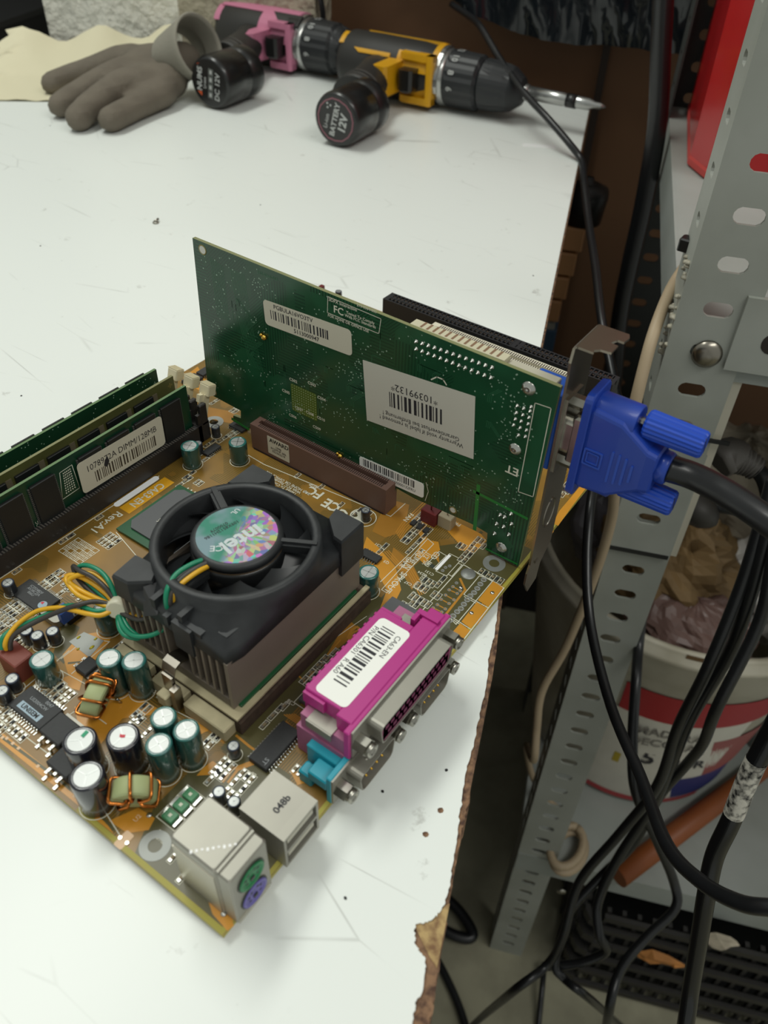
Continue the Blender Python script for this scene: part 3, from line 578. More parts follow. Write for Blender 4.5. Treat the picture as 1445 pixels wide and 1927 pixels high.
# ---- chips
def chip(p, du, dv, h=1.6, rz=0, pins='u', npin=8, name='chip', texts=(), pin=.35, pl=1.1, label=None, m=CHIPB, z0=.25):
    """pins='u': rows along u on the two v sides; 'v': rows along v; 'q': four sides"""
    b = B().at(p[0], p[1], 0, math.radians(rz)); b.box(-du/2, du/2, -dv/2, dv/2, z0, h, .18)
    o = part(name, b, m, mb, label=label, loc=(p[0], p[1], 0))
    b = B().at(p[0], p[1], 0, math.radians(rz))
    def row(n, L, s_, horiz):
        for k in range(n):
            t = -L/2+L*(k+.5)/n; e = (dv if horiz else du)/2
            for (a, c, z1, z2) in ((0, .35, h*.45, h*.6), (.35, .5, .1, h*.6), (.5, pl, .08, .25)):
                if horiz: b.box(t-pin/2, t+pin/2, *sorted((s_*(e+a), s_*(e+c))), z1, z2)
                else: b.box(*sorted((s_*(e+a), s_*(e+c))), t-pin/2, t+pin/2, z1, z2)
    if pins in 'uq': row(npin, du*.94, 1, True); row(npin, du*.94, -1, True)
    if pins in 'vq': row(npin, dv*.94, 1, False); row(npin, dv*.94, -1, False)
    part('pin_rows', b, SOLDER, o)
    for s, sz, dx, dy, r2 in texts:
        M = Matrix.Translation((p[0], p[1], h)) @ Matrix.Rotation(math.radians(rz), 4, 'Z') @ Matrix.Translation((dx, dy, 0)) @ Matrix.Rotation(math.radians(r2), 4, 'Z')
        part('lettering', text_b(s, sz, M, .01), CHIPT, o)
    return o
# chipset north bridge: green substrate, grey cap
cA, cB, cC = Vector((88, 143)), Vector((121.5, 142)), Vector((80, 118.6))
b = B(); b.box(86.5, 121, 108, 143, .6, 1.6); nb = part('chipset', b, GREENPC, mb)
b = B(); b.prism([(91, 110), (116.5, 110), (119, 113), (119, 138), (116.5, 141), (93, 141), (90, 138), (90, 111)], 1.6, 2.5); part('chipset_cap', b, CHIPG, nb)
M = Matrix.Translation((104, 131, 2.5)) @ Matrix.Rotation(math.radians(180), 4, 'Z')
part('lettering', text_b('TAIWAN\nVT82C693A', 2.2, M, .01), SILK, nb)
b = B(); p = (98.3, 128.1, 2.5); b.prism([p[:2], (95.6, 127.6, 2.5)[:2], (100.4, 131.6, 2.5)[:2], (101.0, 129.8, 2.5)[:2]], 2.5, 2.56); part('printed_triangle', b, mat('pale_blue_print', '9FB4C0', .6), nb)
b = B()
for k in range(14): b.box(88+k*2.3, 88.6+k*2.3, 143.6, 144.4, 0, .15); b.box(122, 122.8, 112+k*2.1, 112.6+k*2.1, 0, .15)
part('silkscreen_ticks', b, SILK, pcb)
chip((45.0, 138.9, 1.0), 8.5, 17.5, 1.3, 0, 'v', 24, texts=(('ICS9248DF\nAV38CZJA\n006U', 1.5, 1, 2, -90),), pin=.24, pl=1.6, label='black clock chip with a printed round emblem')
b = B(); p = (43.9, 133.0, 1.3); b.at(p[0], p[1], 1.3); b.lathe([(1.7, 0), (1.7, .04)], 20); part('printed_emblem', b, mat('pale_blue_print', '9FB4C0', .6), mb)
b = B(); b.at(p[0], p[1], 1.34); b.prism([(0, .2), (1.2, .3), (1.0, 1.1), (.2, 1.5)], 0, .04); part('emblem_wedge', b, mat('red_mark', 'C8283C', .5), mb)
ux = (14.9, 97.9, 1.0)
uc = chip((ux[0], ux[1]), 9, 16, 2.2, 0, 'v', 12, texts=(('US3004CW', 1.7, 1.4, 0, -90), ('0047', 1.7, 3.2, -3, -90)), pin=.5, pl=1.9, label='black chip printed UNISEM beside a power transistor')
b = B(); b.at(ux[0], ux[1], 2.2); b.prism([(-3.3, -5.2), (-.7, -5.2), (-.7, 5.2), (-3.3, 5.2)], 0, .04); part('name_box', b, mat('pale_blue_print', '9FB4C0', .6), uc)
part('lettering', text_b('UNISEM', 2.3, Matrix.Translation((ux[0]-2, ux[1], 2.26)) @ Matrix.Rotation(math.radians(-90), 4, 'Z'), .03), CHIPB, uc)
# power transistors with metal tabs
def to263(p, rz=0, s=1.0, name='power_transistor'):
    b = B().at(p[0], p[1], 0, math.radians(rz)); b.box(-5*s, 5*s, -4.5*s, 4.5*s, .3, 4.2*s, .3); o = part(name, b, CHIPB, mb, loc=(p[0], p[1], 0))
    b = B().at(p[0], p[1], 0, math.radians(rz)); b.box(-4.8*s, 4.8*s, 4.5*s, 6.2*s, .1, 1.2); part('metal_tab', b, NICKEL, o)
    b = B().at(p[0], p[1], 0, math.radians(rz))
    for k in (-1, 1):
        for (y0, y1, z0, z1) in ((-6.2, -4.5, 2.0, 2.7), (-6.8, -6.0, .3, 2.7), (-8.4, -6.4, .1, .7)): b.box(k*2.7*s-.5, k*2.7*s+.5, y0*s, y1*s, z0*s, z1*s)
    b.box(-.5, .5, -5.6*s, -4.5*s, 2*s, 2.7*s); part('transistor_lead', b, SOLDER, o)
p = (14.0, 83.8, 4.0); to263(p, -90, .95); p = (8.4, 73.0, 3.0); to263(p, -90, .95)
p = (35.4, 97.5, 2.4); to263((p[0], p[1]), 180, .62)
# bare silver pad with glue spots
b = B(); b.prism(P2([(39.1, 112.5, 0.0), (45.0, 111.8, 0.0), (46.7, 103.1, 0.0), (38.8, 101.3, 0.0)]), 0, .18); pad = part('bare_tinned_pad', b, TIN, mb, label='bare tinned square with yellow flux spots')
b = B()
for p, r in (((42.3, 111.3, 0.0), .9), ((45.4, 106.0, 0.0), .8), ((38.9, 107.3, 0.0), .7), ((42.2, 104.1, 0.0), 1.1)): b.at(p[0], p[1], .18); b.lathe([(r, 0), (r*.6, .3), (.05, .4)], 8, flat=.6)
part('flux_spot', b, mat('yellow_flux', 'C0B020', .3), pad)
chip((147.1, 149.9, 1.0), 8.6, 4, 1.5, 0, 'u', 8, pin=.4); chip((167.2, 152.4, 1.0), 8.6, 4, 1.5, 90, 'u', 8, pin=.4)
chip((181.6, 197.5, 1.0), 9, 6.5, 2.2, 0, 'u', 8, pin=.45, pl=1.4); chip((191.2, 198.1, 1.0), 8, 5, 2.0, 0, 'u', 8, pin=.4)
chip((136.6, 51.8, 1.0), 4, 8.6, 1.5, 0, 'v', 7, pin=.45, pl=1.2)
p = (50.3, 26.0, 1.5); chip((p[0], p[1]), 16.5, 7.4, 2.3, 0, 'u', 14, texts=(('ST', 2.2, -6.2, -1.6, 180),), pin=.45, pl=1.3)
# chip partly under the parallel port and the square one at its far end
p = (74.0, 27.3, 1.0); b = B(); b.box(p[0]-6, p[0]+20, p[1]-4, p[1]+4, .3, 1.8, .2); part('chip', b, CHIPG, mb)
outl = B(); strip(outl, [(p[0]-7.2, p[1]-6, 0), (p[0]-7.2, p[1]+5, 0), (p[0]+20, p[1]+5, 0)], .3, 0, .1); part('silkscreen_lines', outl, SILK, pcb)
p = (117.0, 24.4, 2.0); chip((p[0]-1, p[1]), 15, 15, 2.4, 0, 'q', 16, pin=.4, m=CHIPG)
# green SMD inductors in their white frames
for p in ((14.8, 35.4, 1.0), (18.9, 35.3, 1.0), (22.9, 35.4, 1.0)):
    b = B().at(p[0], p[1], 0); b.box(-1.7, 1.7, -2.1, 2.1, .2, 2.0, .2); o = part('fuse', b, mat('green_fuse', '2E7A4A', .4), mb)
    b = B().at(p[0], p[1], 0); b.box(-1.6, 1.6, 2.1, 3.3, .1, 1.0); b.box(-1.6, 1.6, -3.3, -2.1, .1, 1.0); part('fuse_terminal', b, SOLDER, o)
    b = B().at(p[0], p[1], 0); strip(b, [(-2.2, -3.8, 0), (2.2, -3.8, 0), (2.2, 3.8, 0), (-2.2, 3.8, 0), (-2.2, -3.8, 0)], .28, 0, .1); b.box(-.5, .5, -.5, .5, 2.0, 2.04); part('fuse_marks', b, SILK, o)
# crystal, blue jumper
p = (42.2, 125.1, 2.0); b = B().at(p[0], p[1], 0, math.radians(0)); b.prism(rrect(-2, 2, -5, 5, 1.9), .2, 3.2); part('crystal', b, NICKEL, mb)
p = (45.4, 119.3, 0.0)
b = B()
for k in range(3): b.box(p[0]-1.2+k*2.54, p[0]+1.2+k*2.54, p[1]-1.2, p[1]+1.2, 0, 2.5); b.cyl(p[0]+k*2.54, p[1], 2.5, 6, .35, 6)
part('pin_header', b, BLACKP, mb)
b = B(); b.box(p[0]-3.4, p[0]+1.0, p[1]-1.4, p[1]+1.4, 2.6, 8.2, .3); b.box(p[0]-2.8, p[0]+.4, p[1]+.9, p[1]+1.6, 6.2, 9.2); part('jumper_cap', b, mat('blue_jumper', '2E56A4', .4), mb, label='blue jumper cap')
# fan connector on the board (brown), small red and white ones under the card
p = (22.1, 115.7, 9.0)
b = B(); b.box(p[0]-3.6, p[0]+3.6, p[1]-5, p[1]+5, 0, 9, .4); part('fan_header', b, mat('brick_plastic', '7A3A2E', .5), mb, label='brick red fan plug and header')
p = (169.1, 44.4, 4.0); b = B(); b.box(p[0]-2.5, p[0]+2.5, p[1]-3.5, p[1]+3.5, 0, 6.5); b.cyl(p[0], p[1], 6.5, 10, .35, 6); part('fan_header', b, mat('maroon_plastic', '6A1F22', .45), mb, label='dark red two pin header')
p = (171.1, 37.6, 3.0); b = B(); b.box(p[0]-2.5, p[0]+2.5, p[1]-3.2, p[1]+3.2, 0, 6, .3); b.cyl(p[0], p[1], 6, 7.5, .35, 6); part('fan_header', b, mat('ivory_plastic', 'B4A88C', .5), mb, label='ivory two pin header')
p = (148.5, 23.7, 2.0); b = B(); strip(b, [((156.2, 26.9, 0.0)), ((147.3, 27.0, 0.0))], 1.3, 0, .3); part('white_bar', b, mat('white_print', 'FFFFFF', .6), pcb)
p = (147.4, 29.3, -0.0); b = B(); b.box(p[0]-.9, p[0]+.9, p[1]-.9, p[1]+.9, 0, .3); part('square_pad', b, SOLDER, mb)
p = (167.8, 42.9, 0.0); b = B(); b.xf(Matrix.Translation((p[0], p[1], .9)) @ Matrix.Rotation(math.radians(90), 4, 'X')); b.lathe([(.7, -1.8), (.7, 1.8)], 10); part('glass_diode', b, mat('red_glass', 'C03C34', .15), mb, label='small red glass diode')

# ---- small surface mounted parts, thousands in reality: one joined part
sm = B(); slk = B(); rs = random.Random(5)
def smd(x, y, horiz, s=1.0, frame_=True):
    l, w = 1.0*s, .62*s
    if not horiz: ax, ay = w, l
    else: ax, ay = l, w
    body = rs.choice((1, 1, 2)); sm.mi = body; sm.box(x-ax*.62, x+ax*.62, y-ay*.62, y+ay*.62, .08, .6*s)
    sm.mi = 0
    for k in (-1, 1):
        if horiz: sm.box(x+k*ax*1.0-.42*s, x+k*ax*1.0+.42*s, y-ay*.75, y+ay*.75, .05, .55*s)
        else: sm.box(x-ax*.75, x+ax*.75, y+k*ay*1.0-.42*s, y+k*ay*1.0+.42*s, .05, .55*s)
    if frame_:
        ex, ey = (1.75*s, .85*s) if horiz else (.85*s, 1.75*s)
        strip(slk, [(x-ex, y-ey), (x+ex, y-ey), (x+ex, y+ey), (x-ex, y+ey), (x-ex, y-ey)], .2, 0, .1)
def cluster(p, nu, nv, horiz=True, s=1.0, pu=None, pv=None):
    pu = pu or (3.7 if horiz else 1.9)*s; pv = pv or (1.9 if horiz else 3.7)*s
    for i in range(nu):
        for j in range(nv):
            if rs.random() < .93: smd(p[0]+(i-(nu-1)/2)*pu, p[1]+(j-(nv-1)/2)*pv, horiz, s)
for a in (((129.0, 144.7, 0.0), 2, 2), ((123.6, 144.0, 0.0), 2, 1), ((127.8, 138.6, 0.0), 1, 2), ((142.9, 147.9, 0.0), 2, 1), ((81.0, 141.0, 0.0), 2, 4), ((85.7, 154.9, -0.0), 2, 1), ((71.8, 155.2, 0.0), 2, 1), ((51.0, 155.7, 0.0), 2, 1), ((35.1, 140.8, 0.0), 3, 4), ((30.8, 138.2, 0.0), 2, 5),
          ((52.3, 141.2, 0.0), 2, 3), ((51.4, 133.5, -0.0), 3, 1), ((56.2, 142.3, 0.0), 2, 2), ((26.9, 130.2, 0.0), 2, 4), ((28.8, 123.7, 0.0), 3, 3), ((32.6, 118.5, 0.0), 1, 3), ((23.3, 96.2, 0.0), 2, 4), ((23.8, 100.2, 0.0), 2, 2), ((21.1, 106.0, 0.0), 2, 1),
          ((6.1, 96.6, 0.0), 1, 5), ((5.8, 102.1, 0.0), 2, 3), ((10.4, 106.5, 0.0), 2, 3), ((30.1, 68.8, 0.0), 2, 2), ((28.8, 62.9, 0.0), 2, 1), ((34.5, 70.2, 0.0), 2, 2), ((44.1, 74.3, 0.0), 2, 2), ((47.0, 96.3, 0.0), 3, 2), ((44.2, 44.0, 0.0), 2, 2), ((40.8, 44.2, 0.0), 2, 2),
          ((35.3, 34.2, 0.0), 2, 3), ((31.9, 34.9, 0.0), 2, 1), ((56.4, 34.4, 0.0), 2, 1), ((60.5, 34.5, 0.0), 2, 1), ((63.7, 33.8, -0.0), 1, 1), ((81.3, 34.5, 0.0), 4, 2), ((87.6, 34.3, 0.0), 3, 1), ((34.0, 26.4, 0.0), 3, 3), ((6.9, 25.3, 0.0), 1, 2), ((4.4, 20.1, 0.0), 1, 1),
          ((23.9, 30.7, 0.0), 2, 1), ((111.9, 42.8, 0.0), 3, 1), ((143.5, 50.8, 0.0), 2, 1), ((158.7, 46.0, 0.0), 4, 2), ((156.3, 41.4, 0.0), 5, 1), ((167.8, 48.9, 0.0), 2, 2), ((161.8, 21.4, 0.0), 3, 2), ((169.7, 21.6, 0.0), 2, 2), ((164.1, 25.9, 0.0), 1, 2), ((169.5, 17.7, 0.0), 1, 2),
          ((139.5, 23.7, 0.0), 1, 5), ((135.5, 23.5, 0.0), 1, 6), ((129.7, 23.3, -0.0), 1, 5), ((125.2, 24.0, 0.0), 2, 2), ((123.9, 26.7, 0.0), 1, 2), ((142.5, 22.1, 0.0), 2, 1), ((155.0, 67.4, 0.0), 2, 1), ((154.4, 72.0, 0.0), 2, 1), ((154.2, 80.5, 0.0), 1, 1), ((157.7, 107.8, 0.0), 1, 1),
          ((158.3, 94.6, 0.0), 1, 1), ((150.6, 154.6, 0.0), 2, 1), ((158.6, 152.2, 0.0), 3, 1), ((163.2, 151.5, 0.0), 2, 2), ((218.6, 7.6, 0.0), 5, 2), ((227.5, 6.6, 0.0), 4, 2), ((210.1, 7.2, 0.0), 3, 1), ((178.0, 163.9, 0.0), 2, 2), ((176.6, 176.7, 0.0), 2, 1), ((48.4, 15.0, 0.0), 1, 2)):
    cluster(*a)
for k in range(6):  # diagonal row seen beside the clock chip and the row below the card
    q = Vector((57.1, 143.0, 0.0)).lerp(Vector((54.7, 125.6, 0.0)), k/5); smd(q.x, q.y, True, 1.0)
    q = Vector((156.7, 12.1, 0.0)).lerp(Vector((156.9, 3.3, 0.0)), k/5); smd(q.x, q.y, True, 1.0)
for p in ((163.2, 49.0, 0.0), (162.9, 45.6, 0.0), (162.7, 42.2, 0.0)): sm.mi = 2; sm.box(p[0]-1.5, p[0]+1.5, p[1]-1, p[1]+1, .2, 1.1)
part('surface_mount_parts', sm, [SOLDER, TAN, CHIPB], mb, kind='stuff'); part('silkscreen_frames', slk, SILK, pcb, kind='stuff')

# ---- expansion slots
def slot(name, u, v0, v1, w, h, m, cw=1.6, pitch=1.27, rib=None, label=None, recess=5.5, foot=True):
    b = B(); b.box(u-w/2, u-cw/2, v0, v1, 0.3, h); b.box(u+cw/2, u+w/2, v0, v1, .3, h); b.box(u-cw/2, u+cw/2, v0, v0+2.5, .3, h); b.box(u-cw/2, u+cw/2, v1-2.5, v1, .3, h); b.box(u-cw/2, u+cw/2, v0+2.5, v1-2.5, .3, h-recess)
    o = part(name, b, m, mb, label=label)
    b = B(); n = int((v1-v0-6)/pitch)
    for k in range(n):
        y = v0+3+k*pitch
        for s_ in (-1, 1): b.box(*sorted((u+s_*cw*.5, u+s_*(w/2-.7))), y, y+pitch*.5, h-.05, h+.03)
    part('contact_wells', b, rib, o); return o
ag = slot('graphics_slot', 164.2, 61.5, 137, 8.0, 14, BROWNSLOT, 2.2, 1.0, mat('well_dark', '2A1A16', .8), 'brown graphics card slot')
b = B(); b.box(160, 168.4, 62.5, 136, 0, .9); part('slot_foot', b, mat('well_dark', '2A1A16', .8), ag)
M = frame((160.2, 121, 7), (0, 1, 0), (0, 0, 1)); M = frame((160.15, 120.6, 7.2), (0, -1, 0), (0, 0, 1))
b = B().xf(M); b.prism(rrect(-6.3, 6.3, -4.8, 5.0, .4), 0, .08); stk = part('sticker', b, LABELY, ag)
part('lettering', text_b('AWARD', 3.0, M @ Matrix.Translation((.6, 3, .08)), .03), INK, stk); part('lettering', text_b('1998\nPCI/PNP 686\n022362214', 1.7, M @ Matrix.Translation((0, -1.3, .08)), .01), INK, stk)
slot('white_slot', 283.5, 36, 120.5, 9.6, 15, PCIW, 2.2, 1.27, mat('well_dark', '2A1A16', .8), 'white card slot')
# long black slot: rows of open wells with shiny contacts
o = None
b = B(); u, v0, v1, h = 296.2, 18, 158, 15; b.box(u-4.6, u+4.6, v0, v1, .3, h-2.2)
for x0, x1 in ((u-4.6, u-3.7), (u-.6, u+.6), (u+3.7, u+4.6)): b.box(x0, x1, v0, v1, h-2.2, h)
ks = [v0+3+k*2.54 for k in range(54)]
for k in ks:
    if 70 < k < 74.5: b.box(u-3.7, u+3.7, k-1, k+2, h-2.2, h-.02); continue
    b.box(u-3.7, u-.6, k-.35, k+.35, h-2.2, h-.05); b.box(u+.6, u+3.7, k-.35, k+.35, h-2.2, h-.05)
b.box(u-3.7, u+3.7, v0, v0+2, h-2.2, h-.02); b.box(u-3.7, u+3.7, v1-3, v1, h-2.2, h-.02)
o = part('long_black_slot', b, mat('slot_black', '26272A', .45), mb, label='long black card slot with open wells')
b = B()
for k in ks:
    if 70 < k < 74.5: continue
    for x in (u-1.2, u+1.9): b.box(x-.5, x+.5, k+.7, k+1.7, h-1.6, h-.35)
part('contact_springs', b, SOLDER, o)
p = (291.4, 204.6, 0.0); b = B(); q = (295.8, 206.0, 3.0); b.box(q[0]-1.5, q[0]+1.5, q[1]-1.2, q[1]+1.2, 0, 5.5); part('fan_header', b, mat('maroon_plastic', '6A1F22', .45), mb, label='red header at the far board edge')
btext('', (0, 0), 1) if False else None

# ---- memory sockets
for k, v in enumerate((161.6, 171.8, 182.0)):
    b = B(); u1 = 150; b.box(18, u1, v-4.0, v-1.3, .3, 9.5); b.box(18, u1, v+1.3, v+4.0, .3, 9.5); b.box(18, u1, v-1.3, v+1.3, .3, 4.2); b.box(u1-2, u1+4.5, v-4, v+4, .3, 9.8)
    b.box(u1+.5, u1+4.5, v-4, v-1.7, 9, 19.5, .4); b.box(u1+.5, u1+4.5, v+1.7, v+4, 9, 19.5, .4); b.box(u1-1.5, u1+2, v-3.6, v-2, 9, 15); b.box(u1-1.5, u1+2, v+2, v+3.6, 9, 15)
    o = part('memory_socket', b, mat('socket_black', '2B2827', .42, noise=.3, nscale=60), mb)
    b = B()
    for j in range(100): b.box(20+j*1.27, 20.6+j*1.27, v-3.9, v-1.5, 9.48, 9.56)
    part('contact_wells', b, mat('well_grey', '57524C', .7), o)
    Mx = Matrix.Translation((u1+3.4, v, 9)) @ Matrix.Rotation(math.radians(18), 4, 'Y'); b = B().xf(Mx)
    b.box(-1.2, 2.2, -1.6, 1.6, 0, 13); b.box(-3.5, 0, -1.0, 1.0, 9.5, 13.0); b.box(-.5, 4.4, -3.0, 3.0, 12.5, 17.5, .4)
    for j in range(6): b.box(-.4+j*.75, -.05+j*.75, -3.0, 3.0, 17.5, 17.85)
    part('ejector_latch', b, mat('cream_latch', 'D9CFAE', .5), o, label='cream ejector latch')

# ---- processor socket
b = B(); b.box(47.5, 117.5, 38.5, 92, .3, 7.2); b.box(47.5, 117.5, 37.6, 38.6, .3, 6.2); sk = part('processor_socket', b, SOCKD, mb, label='dusty brown and ivory processor socket')
b = B(); b.box(47.2, 60, 38.5, 92, 7.2, 8.0); b.box(60, 118, 38.6, 40.4, 7.2, 8.0); b.box(43, 48, 60, 74, .3, 5.6, .4); b.box(42.5, 47.6, 40, 58.5, .3, 5.6, .4); b.box(39.6, 43, 63, 67.5, 2, 7, .3); b.box(42.8, 47, 76, 84, 3, 7); b.box(43.5, 47, 86, 92, 3, 7); part('socket_frame', b, SOCK, sk)
b = B(); b.box(51.5, 113, 40.6, 90, 8.0, 9.0, .2); cpu = part('processor_package', b, GREENPC, sk)
M = Matrix.Translation((83, 42.0, 9.0)) @ Matrix.Rotation(math.radians(180), 4, 'Z')

# ---- connectors on the board edge
def hexnut(b, x, y, z, ax='y', s=1.0, L=6.0):
    """jack screw pointing to -y"""
    T = b.T; b.T = Matrix.Translation((x, y, z)) @ Matrix.Rotation(math.radians(90), 4, 'X')
    b.lathe([(2.9*s, 0), (2.9*s, L*.7)], 6, smooth=False); b.lathe([(2.3*s, L*.7), (2.3*s, L), (1.3*s, L), (1.2*s, L-2)], 14, True, True); b.T = T
def dshell(u, z, w, h, y0, y1, t=.5, r=2.2, flip=1):
    """D shaped ring outline points (x,z), wide side up"""
    hw, hh = w/2, h/2; sl = 1.3*flip
    pts = []
    for cx, cz, a in ((hw-r, -hh+r, -90), (hw-r, hh-r, 0), (-hw+r, hh-r, 90), (-hw+r, -hh+r, 180)):
        for k in range(5):
            t_ = math.radians(a+90*k/4); x = cx+r*math.cos(t_); zz = cz+r*math.sin(t_)
            x -= (1 if x > 0 else -1)*sl*(.5-zz/h); pts.append((u+x, z+zz))
    return pts
def dring(b, u, z, w, h, y0, y1, th=.45, flip=1):
    o = dshell(u, z, w, h, 0, 0, flip=flip); i = dshell(u, z, w-2*th, h-2*th, 0, 0, r=1.8, flip=flip)
    R = lambda p, y: [(x, y, q) for x, q in p]
    b.loft([R(o, y0), R(o, y1), R(i, y1), R(i, y0)], False, False)
def dface(b, u, z, w, h, y, th=.5, flip=1):
    p = dshell(u, z, w-2*th, h-2*th, 0, 0, r=1.8, flip=flip); b.add([(x, y, q) for x, q in p], [tuple(range(len(p)))])
# PS/2 pair
b = B(); b.box(4.3, 18.6, 3.5, 19.5, .3, 26, .5); b.box(4.6, 18.3, -1.4, 3.5, .3, 25.4, .5); b.box(4.8, 18.1, 2.6, 3.3, 25.2, 26.1); ps = part('mouse_keyboard_connector', b, [NICKEL], mb, label='tall silver mouse and keyboard connector')
for z, c, nm in ((17.8, '1E7A48', 'green'), (7.4, '6A62A8', 'purple')):
    M = Matrix.Translation((11.4, -1.4, z)) @ Matrix.Rotation(math.radians(90), 4, 'X')
    b = B().xf(M); b.lathe([(4.9, 0), (4.9, .35), (4.5, .35)], 28, True, True, smooth=False); part('socket_rim', b, mat('rim_dark', '3A4038', .5), ps)
    b = B().xf(M); b.lathe([(4.55, .3), (4.4, .8), (3.6, .8), (3.5, .5), (.1, .5)], 28, True, False); o = part('round_socket', b, mat(nm+'_socket', c, .45), ps, label=nm+' round socket')
    b = B().xf(M); b.box(-.7, .7, -1.6, -.2, .5, .85)
    for a in (20, 60, 120, 160, 215, 325): b.box(2.4*math.cos(math.radians(a))-.35, 2.4*math.cos(math.radians(a))+.35, 2.4*math.sin(math.radians(a))-.35, 2.4*math.sin(math.radians(a))+.35, .5, .6)
    part('pin_holes', b, BLACKP, ps)
b = B(); b.box(4.0, 4.4, 4, 19, .3, 22); b.box(5, 17, -1.6, -1.3, .1, 2.2); part('side_spring', b, NICKELF, ps)
b = B(); b.xf(Matrix.Translation((8.5, 8, 26.02)) @ Matrix.Rotation(math.radians(135), 4, 'Z'))
for k in range(9): b.box(-6+k*1.4, -5.4+k*1.4, -.5, .2*(k % 3), 0, .04)
part('scratch_marks', b, mat('white_print', 'FFFFFF', .6), ps)
# USB pair: frame with two openings
b = B(); b.box(23.6, 38.2, 1.0, 14.5, .3, 16); usb = part('usb_connector', b, NICKEL, mb, label='low silver double socket stamped 048b')
b = B(); y0, y1 = -2.0, 1.0
for x0, x1, z0, z1 in ((23.6, 24.5, .3, 16), (37.3, 38.2, .3, 16), (24.5, 37.3, .3, 1.4), (24.5, 37.3, 7.4, 8.8), (24.5, 37.3, 14.9, 16)): b.box(x0, x1, y0, y1, z0, z1)
part('socket_frame', b, NICKEL, usb)
for z in (1.4, 8.8):
    b = B(); b.box(24.5, 37.3, .6, .99, z, z+6.1); part('opening_back', b, BLACKP, usb)
    b = B(); b.box(25.4, 36.4, -1.5, .6, z+2.4, z+4.3); part('contact_tongue', b, mat('pale_tongue', 'B8B4A4', .5), usb)
    b = B()
    for x in (27, 34): b.add([(x-1, -1.9, z+6.1), (x+1, -1.9, z+6.1), (x+.5, -1.0, z+3.8), (x-.5, -1.0, z+3.8)], [(0, 1, 2, 3)])
    part('spring_finger', b, NICKEL, usb)
part('lettering', text_b('048b', 3.0, Matrix.Translation((31.5, 5.5, 16.02)) @ Matrix.Rotation(math.radians(0), 4, 'Z'), .03), INK, usb)
# parallel port on top of two serial ports
b = B(); b.box(59.5, 98.5, 6.5, 20, 19.5, 27.6, .3); b.box(57.5, 108.8, .8, 6.6, 17, 27.6, .3); b.box(54.5, 110, -.6, 1.6, 14, 27.2, .3)
b.box(58.4, 59.6, 12, 20, 22, 26.5); b.box(98.4, 99.6, 12, 20, 22, 27.0); b.box(59.8, 98.2, 18.2, 20.6, .5, 20)
b.box(103.5, 105.5, .8, 9, 26, 28.4); b.box(100, 103.6, 7.5, 9, 25, 28.4)
lp = part('parallel_port', b, MAGENTA, mb, label='magenta parallel port with a white barcode label')
for k in range(12): pass
b = B()
for k in range(13): b.box(60.5+k*2.9, 61.6+k*2.9, 20, 20.45, 23, 27.2)
part('rear_ribs', b, MAGENTA, lp)
b = B(); b.prism([(54.6, 1.4), (59.5, 1.4), (59.5, 20), (54.6, 20)], .4, 13.5); b.box(55.2, 60, 1.4, 18.5, 13.4, 20.5); part('side_support', b, MAGPALE, lp); b = B(); b.box(104, 108.5, 1.4, 19, .4, 20); part('side_support', b, MAGPALE, lp)
b = B(); b.box(54.4, 60.2, 6.0, 15.5, 20.4, 21.0); b.box(54.0, 54.5, 6.0, 15.5, 17.8, 21.0); part('metal_strap', b, NICKEL, lp); b = B(); b.box(99.5, 106, 9.5, 15, 20.4, 21.0); part('metal_strap', b, NICKEL, lp)
M = Matrix.Translation((79, 12.2, 27.62)) @ Matrix.Rotation(math.pi, 4, 'Z')
b = B().xf(M); b.prism(rrect(-16.5, 18.5, -5.2, 6.8, 1.8), 0, .08); lb = part('barcode_label', b, LABELW, lp)
b = B().xf(M); barcode(b, -13.5, 12.5, -2.6, 2.4, 50, 4, .11); part('barcode', b, INK, lb)
part('lettering', text_b('P/N CA6301   R A60', 2.6, M @ Matrix.Translation((-1, -3.9, .1)), .0), INK, lb); part('lettering', text_b('CA63-EN', 2.6, M @ Matrix.Translation((-8, 4.2, .1)), .0), INK, lb)
# D-shell of the 25 way socket
b = B(); b.box(55.5, 109, -1.2, -.6, 14.3, 27.0); dring(b, 82.2, 20.8, 40.5, 9.8, -1.2, -6.6, .5); part('metal_shell', b, NICKEL, lp)
b = B(); dface(b, 82.2, 20.8, 40.5, 9.8, -6.1); b.box(64, 100.5, -6.1, -1.2, 17, 24.6); part('socket_face', b, mat('magenta_face', '9A3C6C', .5), lp)
b = B()
for k in range(13): b.box(65.2+k*2.76, 66.9+k*2.76, -6.2, -6.1, 21.4, 22.9)
for k in range(12): b.box(66.6+k*2.76, 68.3+k*2.76, -6.2, -6.1, 18.4, 19.9)
part('pin_holes', b, mat('deep_magenta', '6E1448', .6), lp)
for u in (57.8, 106.4): b = B(); hexnut(b, u, -1.2, 20.5); part('jack_screw', b, STEEL2, lp)
